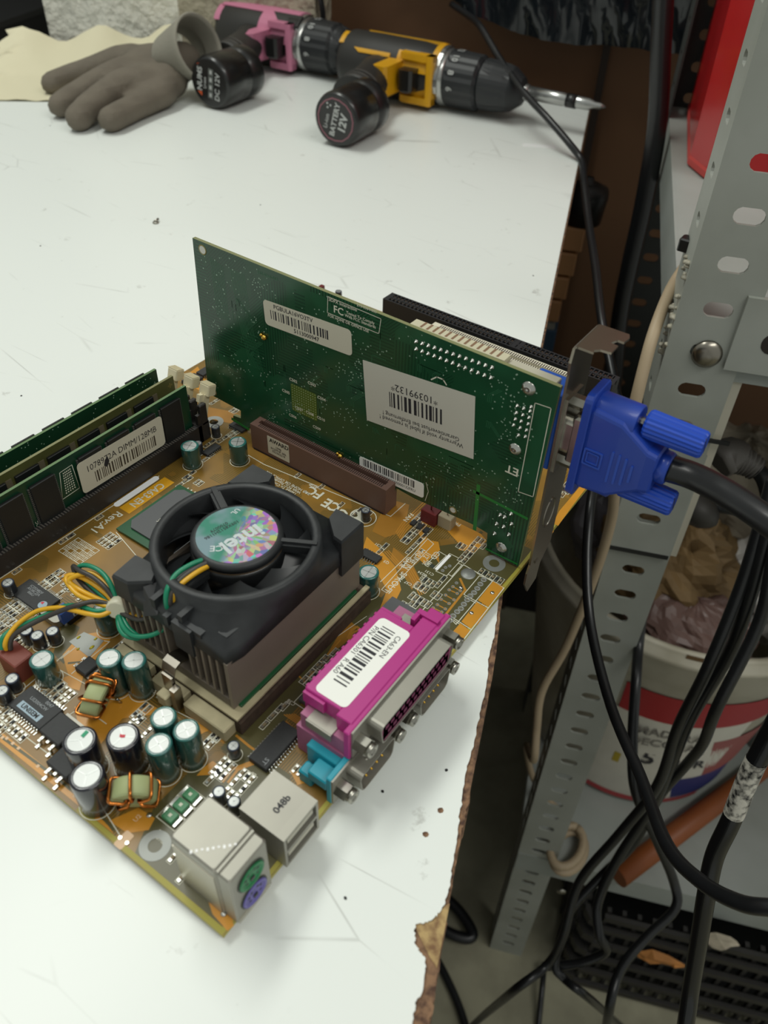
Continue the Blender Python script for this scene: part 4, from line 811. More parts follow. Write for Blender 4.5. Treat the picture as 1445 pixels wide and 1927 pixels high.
# serial ports
for i, (u, col) in enumerate(((61.5, TEAL), (93.8, TEAL))):
    b = B(); b.box(u-15.5, u+15.5, -.4, 1.6, .4, 13.4, .3); b.box(u-9.5, u+9.5, 1.6, 14, .4, 11.5, .3); b.box(u-15.3, u-9.5, 1.6, 9, 5.5, 9.5, .4); b.box(u-15.0, u-10.5, 8, 13, .4, 5.5, .5)
    sp = part('serial_port', b, col, mb, label='teal serial port under the '+('near' if i == 0 else 'far')+' end of the magenta port')
    b = B(); b.box(u-15.4, u+15.4, -1.0, -.4, .6, 13.2); dring(b, u, 6.9, 18.5, 9.4, -1.0, -6.4, .45); 
    for k in (-1, 1): b.xf(Matrix.Translation((u+k*2.6, -3.7, 11.4))); b.lathe([(.7, 0), (.5, .35), (.1, .45)], 10)
    b.xf(); part('metal_shell', b, NICKEL, sp)
    b = B(); dface(b, u, 6.9, 18.5, 9.4, -1.9); part('plug_face', b, mat('dark_face', '2C2620', .6), sp)
    b = B()
    for k in range(5): b.xf(Matrix.Translation((u-5.4+k*2.76, -1.9, 8.3)) @ Matrix.Rotation(math.radians(90), 4, 'X')); b.lathe([(.5, 0), (.5, 3.0), (.2, 3.5)], 8)
    for k in range(4): b.xf(Matrix.Translation((u-4.1+k*2.76, -1.9, 5.4)) @ Matrix.Rotation(math.radians(90), 4, 'X')); b.lathe([(.5, 0), (.5, 3.0), (.2, 3.5)], 8)
    b.xf(); part('gold_pins', b, GOLD, sp)
    for du in (-12.5, 12.5): b = B(); hexnut(b, u+du, -1.0, 6.9); part('jack_screw', b, STEEL2, sp)

# ================================================================= graphics card
CPCB = pcb_mat('card_green_board', '133A26', '1B482E', '205236', 700, 55, .4, .2)
GEDGE = mat('card_edge', '7E8058', .5)
GBRI = mat('bare_green_laminate', '1E7A34', .3)
CX0 = 167.0
def cv(l): return [(p[1], p[2]) for p in l]
outl_ = cv([(167.0, 166.1, 90.6), (167.0, -1.3, 87.8), (167.0, 1.1, 1.3), (167.0, 15.9, 1.3), (167.0, 16.6, 10.8), (167.0, 22.6, 11.5), (167.0, 25.6, 11.5), (167.0, 51.7, 10.2)]) + [(61, 11), (62.5, 5), (136, 5), (137.5, 14)] + cv([(167.0, 145.7, 2.3), (167.0, 155.4, 3.2), (167.0, 154.6, 6.7), (167.0, 149.8, 7.3), (167.0, 149.2, 11.8), (167.0, 169.8, 12.8)])
gc = thing('graphics_card', 'green graphics card standing upright in the brown slot', 'graphics card', (167, 85, 3))
YZ = frame((CX0, 0, 0), (0, -1, 0), (0, 0, 1))        # faces the camera side: x' = -v, y' = z, z' = -u
def gp(l): return [(-v, z) for v, z in l]
b = B().xf(YZ); poly = gp(outl_)
a_ = sum(poly[i][0]*poly[(i+1) % len(poly)][1]-poly[(i+1) % len(poly)][0]*poly[i][1] for i in range(len(poly)))
n0 = len(b.f); b.prism(poly, -1.6, 0); b.m = [1]*len(b.m); b.m[-1] = 0; b.m[-2] = 0
card = part('circuit_board', b, [CPCB, GEDGE], gc)
def YT(v, z, lift=.05, rot=0): return YZ @ Matrix.Translation((-v, z, lift)) @ Matrix.Rotation(math.radians(rot), 4, 'Z')
# brighter bare laminate patch by the round socket, mounting holes, vias, pins
b = B().xf(YZ)
for p, r in (((167.0, 161.0, 87.0), 1.7), ((167.0, 166.0, 15.4), 1.5), ((167.0, 33.2, 14.0), 1.3)):
    b.T = YT(p[1], p[2], 0); b.mi = 1; b.lathe([(r, .03), (r, .05)], 16); b.mi = 0; b.lathe([(r+.5, .03), (r+.5, .07), (r, .08)], 20, False, False)
part('plated_hole', b, [mat('dull_gold', '8E8450', .4, .6), mat('hole_light', 'D8D8D0', .6)], gc)
b = B().xf(YZ)
def line2(b, pts, w, z=.04):
    for a, c in zip(pts[:-1], pts[1:]):
        A, C = Vector((-a[0], a[1])), Vector((-c[0], c[1])); d = (C-A).normalized(); n = Vector((-d.y, d.x))*w/2; A -= d*w/2; C += d*w/2
        q = [(A+n), (C+n), (C-n), (A-n)]; b.add([(p.x, p.y, z) for p in q], [(0, 3, 2, 1) if True else ()])
def cvp(l): return [(p[1], p[2]) for p in l]
line2(b, cvp([(167.0, 24.6, 28.6), (167.0, 1.7, 27.4)]), 1.3); line2(b, cvp([(167.0, 23.3, 32.0), (167.0, 22.4, 9.8)]), 1.6)
line2(b, cvp([(167.0, 155.3, 4.2), (167.0, 145.6, 3.0)]), 1.6)
line2(b, cvp([(167.0, 16.0, 2.2), (167.0, 2.0, 2.3)]), .9)
part('bare_laminate', b, GBRI, gc, kind='stuff')
b = B().xf(YZ); rv = random.Random(11)
# faint track bundles
for k in range(10): line2(b, [(157-k*.75, 85-k*.2), (157-k*.75, 58)], .22)
for k in range(9): line2(b, [(146-k*.9, 83), (144-k*.9, 60), (140-k*.9, 40)], .22)
for k in range(40):
    v, z = rv.uniform(14, 150), rv.uniform(20, 80); L_ = rv.uniform(3, 12); dv, dz = rv.choice(((1, 0), (0, 1), (.7, .7), (.7, -.7)))
    for q in range(rv.randint(1, 4)): line2(b, [(v+q*.7, z), (v+q*.7+dv*L_, z+dz*L_), (v+q*.7+dv*L_, z+dz*L_-3)], .2)
part('copper_tracks', b, mat('green_track', '2C6444', .3), gc, kind='stuff')
b = B(); n_ = 0
clus = [(rv.uniform(8, 162), rv.uniform(14, 86)) for _ in range(55)]
while n_ < 700:
    if n_ < 420: c_ = rv.choice(clus); v, z = c_[0]+rv.gauss(0, 3.2), c_[1]+rv.gauss(0, 2.2)
    else: v, z = rv.uniform(4, 164), rv.uniform(14, 88)
    if not (4 < v < 164) or not (14 < z < 88) or (28 < v < 79 and 41 < z < 71): continue
    r = rv.uniform(.22, .36); b.xf(YT(v, z, .0)); b.lathe([(r, .05), (r*.7, .09)], 6, False, True); n_ += 1
part('vias', b, mat('via', '94B09C', .35, .2), gc, kind='stuff')
b = B(); bga = (167.0, 110.1, 33.6)
for i in range(11):
    for j in range(11):
        b.xf(YT(bga[1]+(i-5)*1.25, bga[2]+(j-5)*1.25, .05)); b.lathe([(.3, .0), (.2, .06)], 6, False, True)
part('ball_grid', b, mat('ball_tin', 'A8B890', .3, .5), gc, kind='stuff')
b = B().xf(YT(bga[1], bga[2])); b.prism(rrect(-7, 7, -7, 7, .8), 0, .01); part('chip_footprint', b, mat('olive_green', '4E6420', .3), gc)
for i, (s, p) in enumerate((('C502', (167.0, 115.5, 42.4)), ('C503', (167.0, 105.3, 44.8)), ('C505', (167.0, 120.1, 34.8)), ('C504', (167.0, 100.3, 39.7)), ('C507', (167.0, 113.1, 28.7)), ('C508', (167.0, 107.1, 29.0)), ('C510', (167.0, 101.0, 29.0)), ('C506', (167.0, 117.0, 23.2)), ('C509', (167.0, 103.5, 23.0)))):
    part('lettering', text_b(s, 2.0, YT(p[1], p[2], .05), .02), SILK, gc)
# solder pins of the headers
pin = B(); pin.lathe([(1.0, 0), (.8, .35), (.4, .6), (.32, 1.5), (.1, 1.7)], 10); PIN = local_mesh('solder_pin', pin, SOLDER)
def cpin(v, z, s=1.0):
    o = bpy.data.objects.new('solder_pin', PIN); link(o, gc, (CX0, v, z)); o.rotation_euler = (0, math.radians(-90), 0); o.scale = (s, s, s)
for k in range(13):
    t = k/12
    for a, c in (((167.0, 55.3, 83.9), (167.0, 24.2, 85.4)), ((167.0, 55.1, 80.9), (167.0, 24.1, 81.3))):
        v = a[1]+(c[1]-a[1])*t; z = a[2]+(c[2]-a[2])*t; cpin(v, z, .85)
for p in ((167.0, 12.7, 74.5), (167.0, 12.6, 71.6), (167.0, 12.6, 68.9), (167.0, 12.9, 66.2), (167.0, 10.2, 74.5), (167.0, 10.1, 71.8), (167.0, 10.3, 69.0), (167.0, 10.3, 66.2), (167.0, 7.7, 74.5), (167.0, 7.7, 71.8), (167.0, 7.6, 69.1), (167.0, 7.8, 66.3), (167.0, 10.4, 62.9), (167.0, 7.8, 63.5), (167.0, 7.6, 76.3)): cpin(p[1], p[2], .75)
for p in ((167.0, 8.0, 26.4), (167.0, 12.3, 23.4), (167.0, 10.4, 23.4), (167.0, 13.2, 18.1), (167.0, 10.1, 18.4), (167.0, 7.1, 21.6), (167.0, 7.4, 15.7), (167.0, 13.4, 12.7)): cpin(p[1], p[2], .9)
for p, r in (((167.0, 9.7, 82.8), 2.6), ((167.0, 10.9, 56.2), 2.4), ((167.0, 9.7, 6.9), 2.5)):
    b = B().xf(YT(p[1], p[2], 0)); b.lathe([(r, .02), (r, .12), (r*.75, .3), (r*.6, 1.0), (r*.3, 1.2), (.1, .9)], 20); part('solder_blob', b, SOLDER, gc)
for p in ((167.0, 129.8, 58.1), (167.0, 90.3, 14.2)):
    b = B().xf(YT(p[1], p[2], 0)); b.lathe([(1.2, 0), (1.2, .7), (.8, 1.6), (.1, 1.9)], 14); b.T = YT(p[1]+1.6, p[2]+.6, 0); b.lathe([(.9, 0), (.6, 1.1), (.1, 1.3)], 10); part('brass_pin', b, GOLD, gc)
# stickers
def sticker(pts, r, m, name='sticker'):
    """pts: corner points in (v, z): top-left, top-right, bottom-right, bottom-left as seen"""
    tl, tr, br, blf = [Vector((-p[1], p[2])) for p in pts]; c = (tl+tr+br+blf)/4; X = ((tr-tl)+(br-blf))/2; H = ((tl-blf)+(tr-br))/2
    M = YZ @ frame((c.x, c.y, .06), (X.x, X.y, 0), (H.x, H.y, 0)); w, h = X.length/2, H.length/2
    b = B().xf(M); b.prism(rrect(-w, w, -h, h, r), 0, .12); o = part(name, b, m, gc)
    return o, M @ Matrix.Translation((0, 0, .13)), w, h
o, M, w, h = sticker(((167.0, 129.2, 76.3), (167.0, 84.2, 77.0), (167.0, 84.7, 67.0), (167.0, 128.9, 63.9)), 1.8, LABELY)
b = B().xf(M); barcode(b, -w+3.5, w-11, -2.1, 1.9, 60, 3, .02, 2); part('barcode', b, INK, o)
part('lettering', text_b('PGBULA16VO3TV', 2.6, M @ Matrix.Translation((-w*.3, h*.68, 0)), .01), INK, o); part('lettering', text_b('5113000947', 2.6, M @ Matrix.Translation((-w*.02, -h*.68, 0)), .01), INK, o)
o, M, w, h = sticker(((167.0, 78.6, 67.0), (167.0, 28.5, 71.1), (167.0, 27.6, 43.8), (167.0, 77.2, 39.2)), .1, mat('warranty_paper', 'C9C6BA', .5)); o['label'] = 'large pale warranty sticker printed upside down'
M2 = M @ Matrix.Rotation(math.pi, 4, 'Z')
part('lettering', text_b('Warranty void if label is removed !\nGarantieverlust bei Entfernung !', 2.75, M2 @ Matrix.Translation((-1, h-5.5, 0)), .0), INK, o)
b = B().xf(M2); barcode(b, -11, 14, -3.5, 3.2, 46, 9, .02); part('barcode', b, INK, o)
part('lettering', text_b('*10399132*', 4.4, M2 @ Matrix.Translation((1.5, -6.3, 0)), .0), INK, o)
o, M, w, h = sticker(((167.0, 80.3, 18.9), (167.0, 47.3, 20.4), (167.0, 47.6, 12.8), (167.0, 80.2, 11.3)), 1.2, LABELW)
b = B().xf(M); barcode(b, -w+2, w-4, -.4, h-.6, 70, 6, .02, 2); part('barcode', b, INK, o)
part('lettering', text_b('07610d8CF00000000000132FRU', 2.0, M @ Matrix.Translation((0, -1.9, 0)), .0, sx=.92), INK, o)
# white printed frames and words
b = B().xf(YZ); fr = cvp([(167.0, 95.7, 88.0), (167.0, 71.1, 87.3), (167.0, 71.9, 80.9), (167.0, 96.1, 81.1)]); line2(b, fr+[fr[0]], .25, .06)
fr = cvp([(167.0, 6.5, 78.3), (167.0, 0.5, 78.7), (167.0, 0.7, 38.8), (167.0, 6.8, 38.1)]); line2(b, fr+[fr[0]], .3, .06); fr = cvp([(167.0, 47.9, 70.7), (167.0, 45.7, 72.7), (167.0, 43.0, 72.7), (167.0, 41.5, 71.1)]); line2(b, fr, .5, .06)
fr = cvp([(167.0, 46.7, 21.6), (167.0, 45.3, 17.5), (167.0, 46.5, 11.9)]); line2(b, fr, .25, .06)
part('silkscreen_lines', b, SILK, gc, kind='stuff')
p = (167.0, 88.7, 86.4); part('lettering', text_b('3DFX Interactive', 1.9, YT(p[1], p[2]+.6, .06, 0), .01), SILK, gc)
p = (167.0, 90.7, 84.1); part('lettering', text_b('FC', 4.2, YT(p[1], p[2]-.4, .06, 0), .015), SILK, gc)
p = (167.0, 80.5, 84.0); part('lettering', text_b('Tested To Comply\nWith FCC Standards', 1.7, YT(p[1], p[2]-.3, .06), .01), SILK, gc)
p = (167.0, 86.2, 81.5); part('lettering', text_b('FOR HOME OR OFFICE USE', 1.6, YT(p[1], p[2]-1.4, .06), .01), SILK, gc)
p = (167.0, 77.6, 88.9); part('lettering', text_b('210-0364-003', 1.6, YT(p[1], p[2]+.4, .06), .01), SILK, gc)
p = (167.0, 125.9, 86.7); part('lettering', text_b('210-0364-003', 1.9, YT(p[1], p[2], .06), .0), mat('faint_print', '4E7A5E', .5), gc)
p = (167.0, 10.6, 46.5); part('lettering', text_b('ET', 5.0, YT(p[1], p[2], .06, 180), .02), SILK, gc)
# component side: headers and shield seen above the top edge
b = B(); b.box(168.8, 173.6, 21, 60, 80.5, 88.3)
b.mi = 1
for k in range(13): v = 24.2+k*2.62; b.box(169.6, 173.7, v-.45, v+.45, 87.3, 88.36)
part('feature_header', b, [mat('ivory_header', 'C4BEA4', .5), mat('header_gap', '7E6048', .6)], gc)
b = B(); b.box(168.8, 174.5, 1.5, 20.8, 80, 86.5, .3); part('output_shield', b, mat('pale_shield', 'B8B3A2', .4), gc)
b = B(); b.box(168.6, 171, 70, 100, 20, 60); b.box(168.6, 170.5, 110, 130, 20, 34); b.box(168.6, 180, 98, 122, 22, 46); part('component_side_parts', b, CHIPB, gc, kind='stuff')
b = B(); b.box(168.7, 180.5, -1.8, 12, 52, 83.5, .3); part('video_socket_body', b, mat('blue_socket', '2358B8', .4), gc)
# steel bracket
BR = mat('bracket_steel', '9A9284', .26, .9, noise=.2, nscale=30)
b = B(); U0, U1 = 166.8, 185.6
F = frame((0, -3.0, 0), (1, 0, 0), (0, 0, 1))         # x'=u, y'=z, z'=-v
b.xf(F); b.prism([(U0+1, 4), (U1, 4), (U1, 98), (U1-.8, 100), (U1-.8, 103), (U0+.4, 103), (U0-.6, 98), (U0, 93)], -.45, .45)
b.prism([(U0+1, 4), (U0+12, 4), (U0+12, -2), (U0+11, -12), (U0+4, -14), (U0-.4, -6), (U0-.4, 0)], -.4, .4)
b.prism([(U0+12, 4), (U1, 4), (U0+12, -3)], -.4, .4)
b.xf(); zt = 103
b.loft([[(U0+.4, -2.6, zt), (U0+.4, -3.45, zt), (U1-.8, -3.45, zt), (U1-.8, -2.6, zt)], [(U0+.4, -3.2, zt+.9), (U0+.4, -3.8, zt+.3), (U1-.8, -3.8, zt+.3), (U1-.8, -3.2, zt+.9)], [(U0+.4, -4.2, zt+1.1), (U0+.4, -4.2, zt+.3), (U1-.8, -4.2, zt+.3), (U1-.8, -4.2, zt+1.1)]], False, True)
b.prism([(U0+.4, -4), (U1-.8, -4), (U1-.8, -14), (U1-3, -15), (U1-6.5, -14.6), (U1-6.5, -12.4), (U1-9.5, -11.4), (U1-9.8, -14.0), (U0+3.8, -14.0), (U0+3.4, -10.5), (U0+1.8, -9.0), (U0+.4, -9.5)], zt+.3, zt+1.1)
br = part('steel_bracket', b, BR, gc, label='shiny steel mounting bracket bent over at the top')
b = B().xf(F)
for k in range(3): b.loft([[(U0+9+(4.6-k*.3)*math.cos(t/24*6.283), 27+(7.2-k*.3)*math.sin(t/24*6.283), .46+(.35 if k == 1 else 0)) for t in range(24)]] + [[(U0+9+(4.4-k*.3)*math.cos(t/24*6.283), 27+(7.0-k*.3)*math.sin(t/24*6.283), .46+(.35 if k == 0 else 0)) for t in range(24)]], False, False, smooth=True)
b.box(U0+5, U0+7.4, 2, 3.4, .4, .9); part('round_cutout', b, STEEL, br)
# video socket: D shell and two hex posts
b = B(); b.box(169.2, 181.2, -4.2, -3.3, 51.5, 82.5); 
T0 = Matrix(((0, 0, 1, 175.0), (0, 1, 0, 0), (1, 0, 0, 67), (0, 0, 0, 1)))
b.xf(T0); dring(b, 0, 0, 17.5, 8.6, -4.2, -10.2, .5); dface(b, 0, 0, 17.5, 8.6, -9.5); b.xf(); hexnut(b, 175, -4.2, 79.5, s=.9); hexnut(b, 175, -4.2, 54.5, s=.9)
part('video_socket', b, STEEL2, gc)

# ================================================================= video plug and cable
BLUE = mat('blue_plug', '1C3FA0', .38, coat=.15); BLUE2 = mat('blue_thumbscrew', '1E48B4', .35)
plug = thing('video_plug', 'blue molded video plug with two thumbscrews on the green card', 'plug', (175, -11, 67))
uc_, zc_ = 175.0, 67.0
def ring_r(y, hu, hz, dz=0, r=.3, du=0):
    pts = rrect(-hu, hu, -hz, hz, min(hu, hz)*r, 3); return [(uc_+du+x, y, zc_+dz+q) for x, q in pts]
b = B(); b.loft([ring_r(-10.2, 7.6, 21, 0, .35), ring_r(-12.6, 7.8, 21.4, 0, .35), ring_r(-13.0, 7.4, 21.0, 0, .35)])
b.loft([ring_r(-12.8, 6.6, 16.5), ring_r(-14, 6.9, 17), ring_r(-24, 7.0, 16.0), ring_r(-34, 6.6, 9.0), ring_r(-37.2, 6.2, 8.2), ring_r(-37.8, 5.4, 7.4)], smooth=False)
hood = part('hood', b, BLUE, plug)
b = B()
for dz in (13.5, -13.0):
    b.xf(Matrix.Translation((uc_, 0, zc_+dz)) @ Matrix.Rotation(math.radians(90), 4, 'X')); b.lathe([(6.0, 12.4), (6.2, 13.5), (6.2, 27.0 if dz > 0 else 24), (5.8, 27.4 if dz > 0 else 24.4)], 20)
part('screw_sleeve', b, BLUE, plug)
for dz, y0, y1 in ((14.6, -29.5, -49), (-11.8, -27, -46)):
    b = B().xf(Matrix.Translation((uc_, 0, zc_+dz)) @ Matrix.Rotation(math.radians(90), 4, 'X')); n = 40
    prof = [(4.4, -y0), (5.0, -y0+.8), (4.6, -y1-.8), (4.1, -y1)]
    b.loft([[((r-(.28 if j % 2 else 0))*math.cos(2*math.pi*j/n), (r-(.28 if j % 2 else 0))*math.sin(2*math.pi*j/n), z) for j in range(n)] for r, z in prof], True, True); 
    o = part('thumbscrew', b, BLUE2, plug)
    b = B().xf(Matrix.Translation((uc_, 0, zc_+dz)) @ Matrix.Rotation(math.radians(90), 4, 'X')); b.lathe([(1.4, -y0-4), (1.4, -y0+1)], 12); part('screw_shank', b, STEEL2, o)
    b = B().xf(Matrix.Translation((uc_, 0, zc_+dz)) @ Matrix.Rotation(math.radians(90), 4, 'X') @ Matrix.Rotation(.5, 4, 'Z')); b.box(-.55, .55, -4.0, 4.0, -y1-.6, -y1+.05); part('slot_cut', b, mat('blue_shadow', '0A1C58', .6), o)
b = B().xf(frame((uc_-7.0, 0, zc_), (0, -1, 0), (0, 0, 1)))
for z0, r_ in ((0, 3.4), (0, 2.2)):
    rr_ = rrect(17-3.4*r_/3.4, 17+3.4*r_/3.4, -2-r_, -2+r_, .5)
    b.T = frame((uc_-6.95, 0, zc_), (0, -1, 0), (0, 0, 1))
    b.loft([[(x, y, .0) for x, y in rr_], [(x, y, .35) for x, y in rr_], [(17+(x-17)*.82, -2+(y+2)*.82, .35) for x, y in rr_], [(17+(x-17)*.82, -2+(y+2)*.82, 0) for x, y in rr_]], False, False)
for k in range(4):
    hh = (7.5, 7.2, 6.4, 4.0)[k]; b.prism(rrect(23+k*2.4, 23.9+k*2.4, -1.5-hh, -1.5+hh*.75, .4), -.2, .3)
part('molded_marks', b, mat('blue_relief', '2A50B4', .35), plug)
b = B(); b.xf(Matrix.Translation((uc_, 0, zc_+1)) @ Matrix.Rotation(math.radians(90), 4, 'X')); b.lathe([(5.9, 37.2), (5.7, 40.5), (5.3, 41.2)], 20); part('strain_relief', b, BLUE, plug)
b = B(); b.xf(Matrix.Translation((uc_, -9.8, zc_)) @ Matrix.Rotation(math.radians(90), 4, 'X')); part('metal_collar', B().box(uc_-4.6, uc_+4.6, -10.6, -6.5, zc_-9.4, zc_+9.4, .8), STEEL2, plug)
CABLE = mat('cable_black', '1B1C1E', .35, noise=.15, nscale=200, coat=.1)
b = B(); b.tube(spline([(uc_, -39.5, zc_+1), (177.8, -46.7, 66.9), (177.8, -55.0, 66.4), (176.5, -64.4, 65.5), (175.9, -75.8, 62.6), (177.2, -87.5, 56.7), (180.7, -110.9, 32.2), (195.3, -166.6, -40.4), (240.1, -255.2, -232.6), (319.3, -371.1, -650.4)], 5), 4.7, 16); tag = part('video_cable', b, CABLE, None, label='thick black video cable leaving the blue plug towards the right', cat='cable')

# ================================================================= memory modules
RAMC = mat('memory_chip_black', '1A1B1B', .5)
MG = mat('module_green', '123A26', .3, noise=.12, nscale=50); MO = mat('module_olive', '5A5A32', .35, noise=.2, nscale=60); ME = mat('module_edge', '5E7A50', .4); MEO = mat('module_edge_olive', '7E7C56', .4)
def module(v, u1, zt, label, bm, em, kind):
    t = thing('memory_module', label, 'memory module', (84, v, 3.6), 'memory modules in the black sockets')
    b = B(); b.box(18, u1, v-.65, v+.65, 4.4, zt); b.m = [0, 1, 0, 1, 0, 1]; part('circuit_board', b, [bm, em], t)
    return t
def mtext(s, u, z, v, size, parent, m=SILK, bold=.0, rot=0, sx=1): part('lettering', text_b(s, size, frame((u, v, z), (1, 0, 0), (0, 0, 1)) @ Matrix.Rotation(math.radians(rot), 4, 'Z'), bold, sx=sx), m, parent)
m1 = module(161.6, 147.5, 31.0, 'front green memory module with a cream barcode label', MG, ME, 0)
for k in range(8):
    u = 136.5-k*14.2-(8 if k > 3 else 0)
    b = B(); b.box(u-5.3, u+5.3, 159.4, 160.95, 6.5, 28.2, .2); c = part('memory_chip', b, RAMC, m1)
    b = B()
    for j in range(22):
        for s_ in (-1, 1): b.box(*sorted((u+s_*5.3, u+s_*6.1)), 160.2, 160.9, 7.4+j*.93, 7.8+j*.93)
    part('pin_rows', b, mat('dull_pins', '6A6A66', .5, .5), c)
fr = [(80.1, 160.9, 26.1), (85.9, 160.9, 26.4), (86.3, 160.9, 14.1), (78.0, 160.9, 13.7)]
b = B()
for a, c in zip(fr, fr[1:]+fr[:1]):
    b.tube([(a[0], 160.9, a[2]), (c[0], 160.9, c[2])], .13, 4)
for i in range(5):
    for j in range(9): p0 = Vector(fr[0]).lerp(Vector(fr[1]), .25+i*.13).lerp(Vector(fr[3]).lerp(Vector(fr[2]), .25+i*.13), .1+j*.095); b.box(p0.x-.22, p0.x+.22, 160.7, 160.93, p0.z-.2, p0.z+.2)
part('empty_footprint', b, SILK, m1, kind='stuff')
lp_ = [(86.1, 159.2, 26.5), (129.8, 159.2, 25.9), (130.6, 159.2, 10.4), (86.9, 159.2, 11.5)]
tl, tr, br_, bl_ = [Vector((p[0], p[2])) for p in lp_]; c = (tl+tr+br_+bl_)/4; X = ((tr-tl)+(br_-bl_))/2; H = ((tl-bl_)+(tr-br_))/2
M = frame((c.x, 159.3, c.y), (X.x, 0, X.y), (0, 0, 1)); w, h = X.length/2, H.length/2
b = B().xf(M); b.prism(rrect(-w, w, -h, h, 1.8), 0, .12); o = part('label', b, LABELY, m1)
M = M @ Matrix.Translation((0, 0, .12)); part('lettering', text_b('1078972A DIMM/128MB', 4.2, M @ Matrix.Translation((0, h*.35, 0)), .0, sx=.86), INK, o)
b = B().xf(M); barcode(b, -w*.68, w*.78, -h*.72, -h*.02, 66, 8, .02, 2); part('barcode', b, mat('brown_ink', '3E3428', .6), o)
b = B().xf(M); b.prism([(-w*.46, h*.0), (-w*.42, h*.3), (-w*.35, h*.45), (-w*.33, h*.1), (-w*.4, -h*.2)], .02, .07); part('ink_blot', b, INK, o)
mtext('U18\nC22', 66, 10, 160.9, 1.8, m1); mtext('C11', 46.5, 17, 160.9, 1.8, m1); mtext('C18', 60.5, 22, 160.9, 1.8, m1)
m2 = module(171.8, 149.5, 31.0, 'middle olive brown memory module without a label', MO, MEO, 1)
for k in range(9):
    u = 131-k*14.6; b = B(); b.box(u-5.2, u+5.2, 169.8, 171.15, 6.5, 27.6, .2); part('memory_chip', b, RAMC, m2)
    b = B(); b.box(u+5.6, u+8.2, 170.95, 171.15, 7, 27.4); part('tan_pad_strip', b, mat('tan_pads', '6E6450', .5), m2)
    mtext('C%d' % (22-k), u+9, 24, 171.15, 2.0, m2, mat('dull_gold', '8E8450', .4, .6), rot=90)
mtext('+', 147, 27, 171.15, 4.5, m2, mat('dull_gold', '8E8450', .4, .6), .05)
m3 = module(182.0, 149.0, 30.6, 'rear green memory module, chips on its far side', MG, ME, 2)
for k in range(9):
    u = 138-k*14.2; b = B(); b.box(u-5.2, u+5.2, 182.65, 183.5, 6.5, 30.95, .1); part('memory_chip', b, RAMC, m3)
b = B(); r_ = random.Random(4)
for k in range(70): u, z = r_.uniform(60, 148), r_.uniform(20, 30); b.box(u-.2, u+.2, 181.25, 181.36, z-.2, z+.2)
part('vias', b, MATS['via'], m3, kind='stuff')

# ================================================================= processor cooler
ck = thing('processor_cooler', 'black fan on a finned aluminium heatsink over the processor', 'cooler', (82, 66, 9.1))
ALUM = mat('heatsink_aluminium', '877C70', .45, .3, noise=.1, nscale=30); ALUMD = mat('heatsink_dusty', '7A7064', .6, .25, noise=.2, nscale=80)
FANB = mat('fan_black', '222426', .5, noise=.25, nscale=120, hex2='2C2E30')
b = B(); b.box(49.5, 115.6, 43.2, 87.8, 9.1, 12.6); base = part('base_plate', b, ALUMD, ck)
b = B(); b.box(49.5, 115.8, 41.8, 43.4, 8.6, 31.5); part('side_wall', b, ALUM, ck); b = B(); b.box(49.5, 115.8, 87.6, 89.2, 8.6, 31.5); part('side_wall', b, ALUM, ck)
fin = B(); fin.box(-33, 33, -.45, .45, 0, 18); FIN = local_mesh('fin', fin, ALUM)
for v in (46.6, 49.8, 53.0, 56.2, 59.4, 69.6, 72.8, 76.0, 79.2, 82.4, 85.4): inst('fin', FIN, ck, (82.6, v, 12.6))
# spring clip through the middle channel
b = B(); V0, V1 = 61.6, 67.4
def bandpath(pts, t=.9):
    up = [(x, z) for x, z in pts]; b.loft([[(x, V0, z), (x, V1, z), (x, V1, z+t), (x, V0, z+t)] for x, z in up])
bandpath([(110, 14), (80, 13.2), (56, 14.5), (50, 18), (47.2, 19), (45, 18.2), (44, 15.5), (43.6, 10), (43.8, 6)], .9)
b.loft([[(42.9, 62.2+abs(k-3)*.0, z), (42.9, 66.8, z), (43.7, 66.8, z), (43.7, 62.2, z)] for k, z in enumerate((15, 10, 3))])
b.prism([(41.0, 59.6), (41.0, 61.8), (44.0, 61.8), (44.0, 59.6)], 1.5, 12)
part('spring_clip', b, STEEL, ck)
# shroud
CU, CV = 82.4, 67.4; n = 48
def circ(r, z, cx=CU, cy=CV): return [(cx+r*math.cos(2*math.pi*k/n), cy+r*math.sin(2*math.pi*k/n), z) for k in range(n)]
def rect(x0, x1, y0, y1, z, cx=CU, cy=CV, cut=5):
    out = []
    for k in range(n):
        t = 2*math.pi*k/n; x, y = math.cos(t), math.sin(t)
        q = min((x1-cx if x > 0 else cx-x0)/max(abs(x), 1e-6), (y1-cy if y > 0 else cy-y0)/max(abs(y), 1e-6)); out.append((cx+q*x, cy+q*y, z))
    return out
b = B(); b.loft([circ(24.8, 30), circ(24.8, 44.6), circ(25.4, 45.2), circ(27.4, 45.2), circ(28.0, 44.6), circ(28.2, 39.5), rect(50.5, 114.5, 41.2, 91.0, 36.5), rect(49.5, 115.2, 40.7, 91.5, 30.5), rect(51, 114, 42, 90.5, 30.2)], False, False, smooth=True)
part('shroud', b, FANB, ck)
def cornerblock(pts, z0, z1, drop=2.5):
    b = B(); c = (sum(p[0] for p in pts)/len(pts), sum(p[1] for p in pts)/len(pts))
    b.loft([[(x, y, z0) for x, y in pts], [(x, y, z1-1) for x, y in pts], [(c[0]+(x-c[0])*.92, c[1]+(y-c[1])*.92, z1) for x, y in pts]]); part('corner_block', b, FANB, ck)
cornerblock([p[:2] for p in ((50.8, 64.2, 35.5), (60.0, 63.8, 35.5), (64.5, 48.5, 35.5), (52.4, 48.5, 35.5), (52.7, 54.2, 35.5))], 31.2, 35.8)
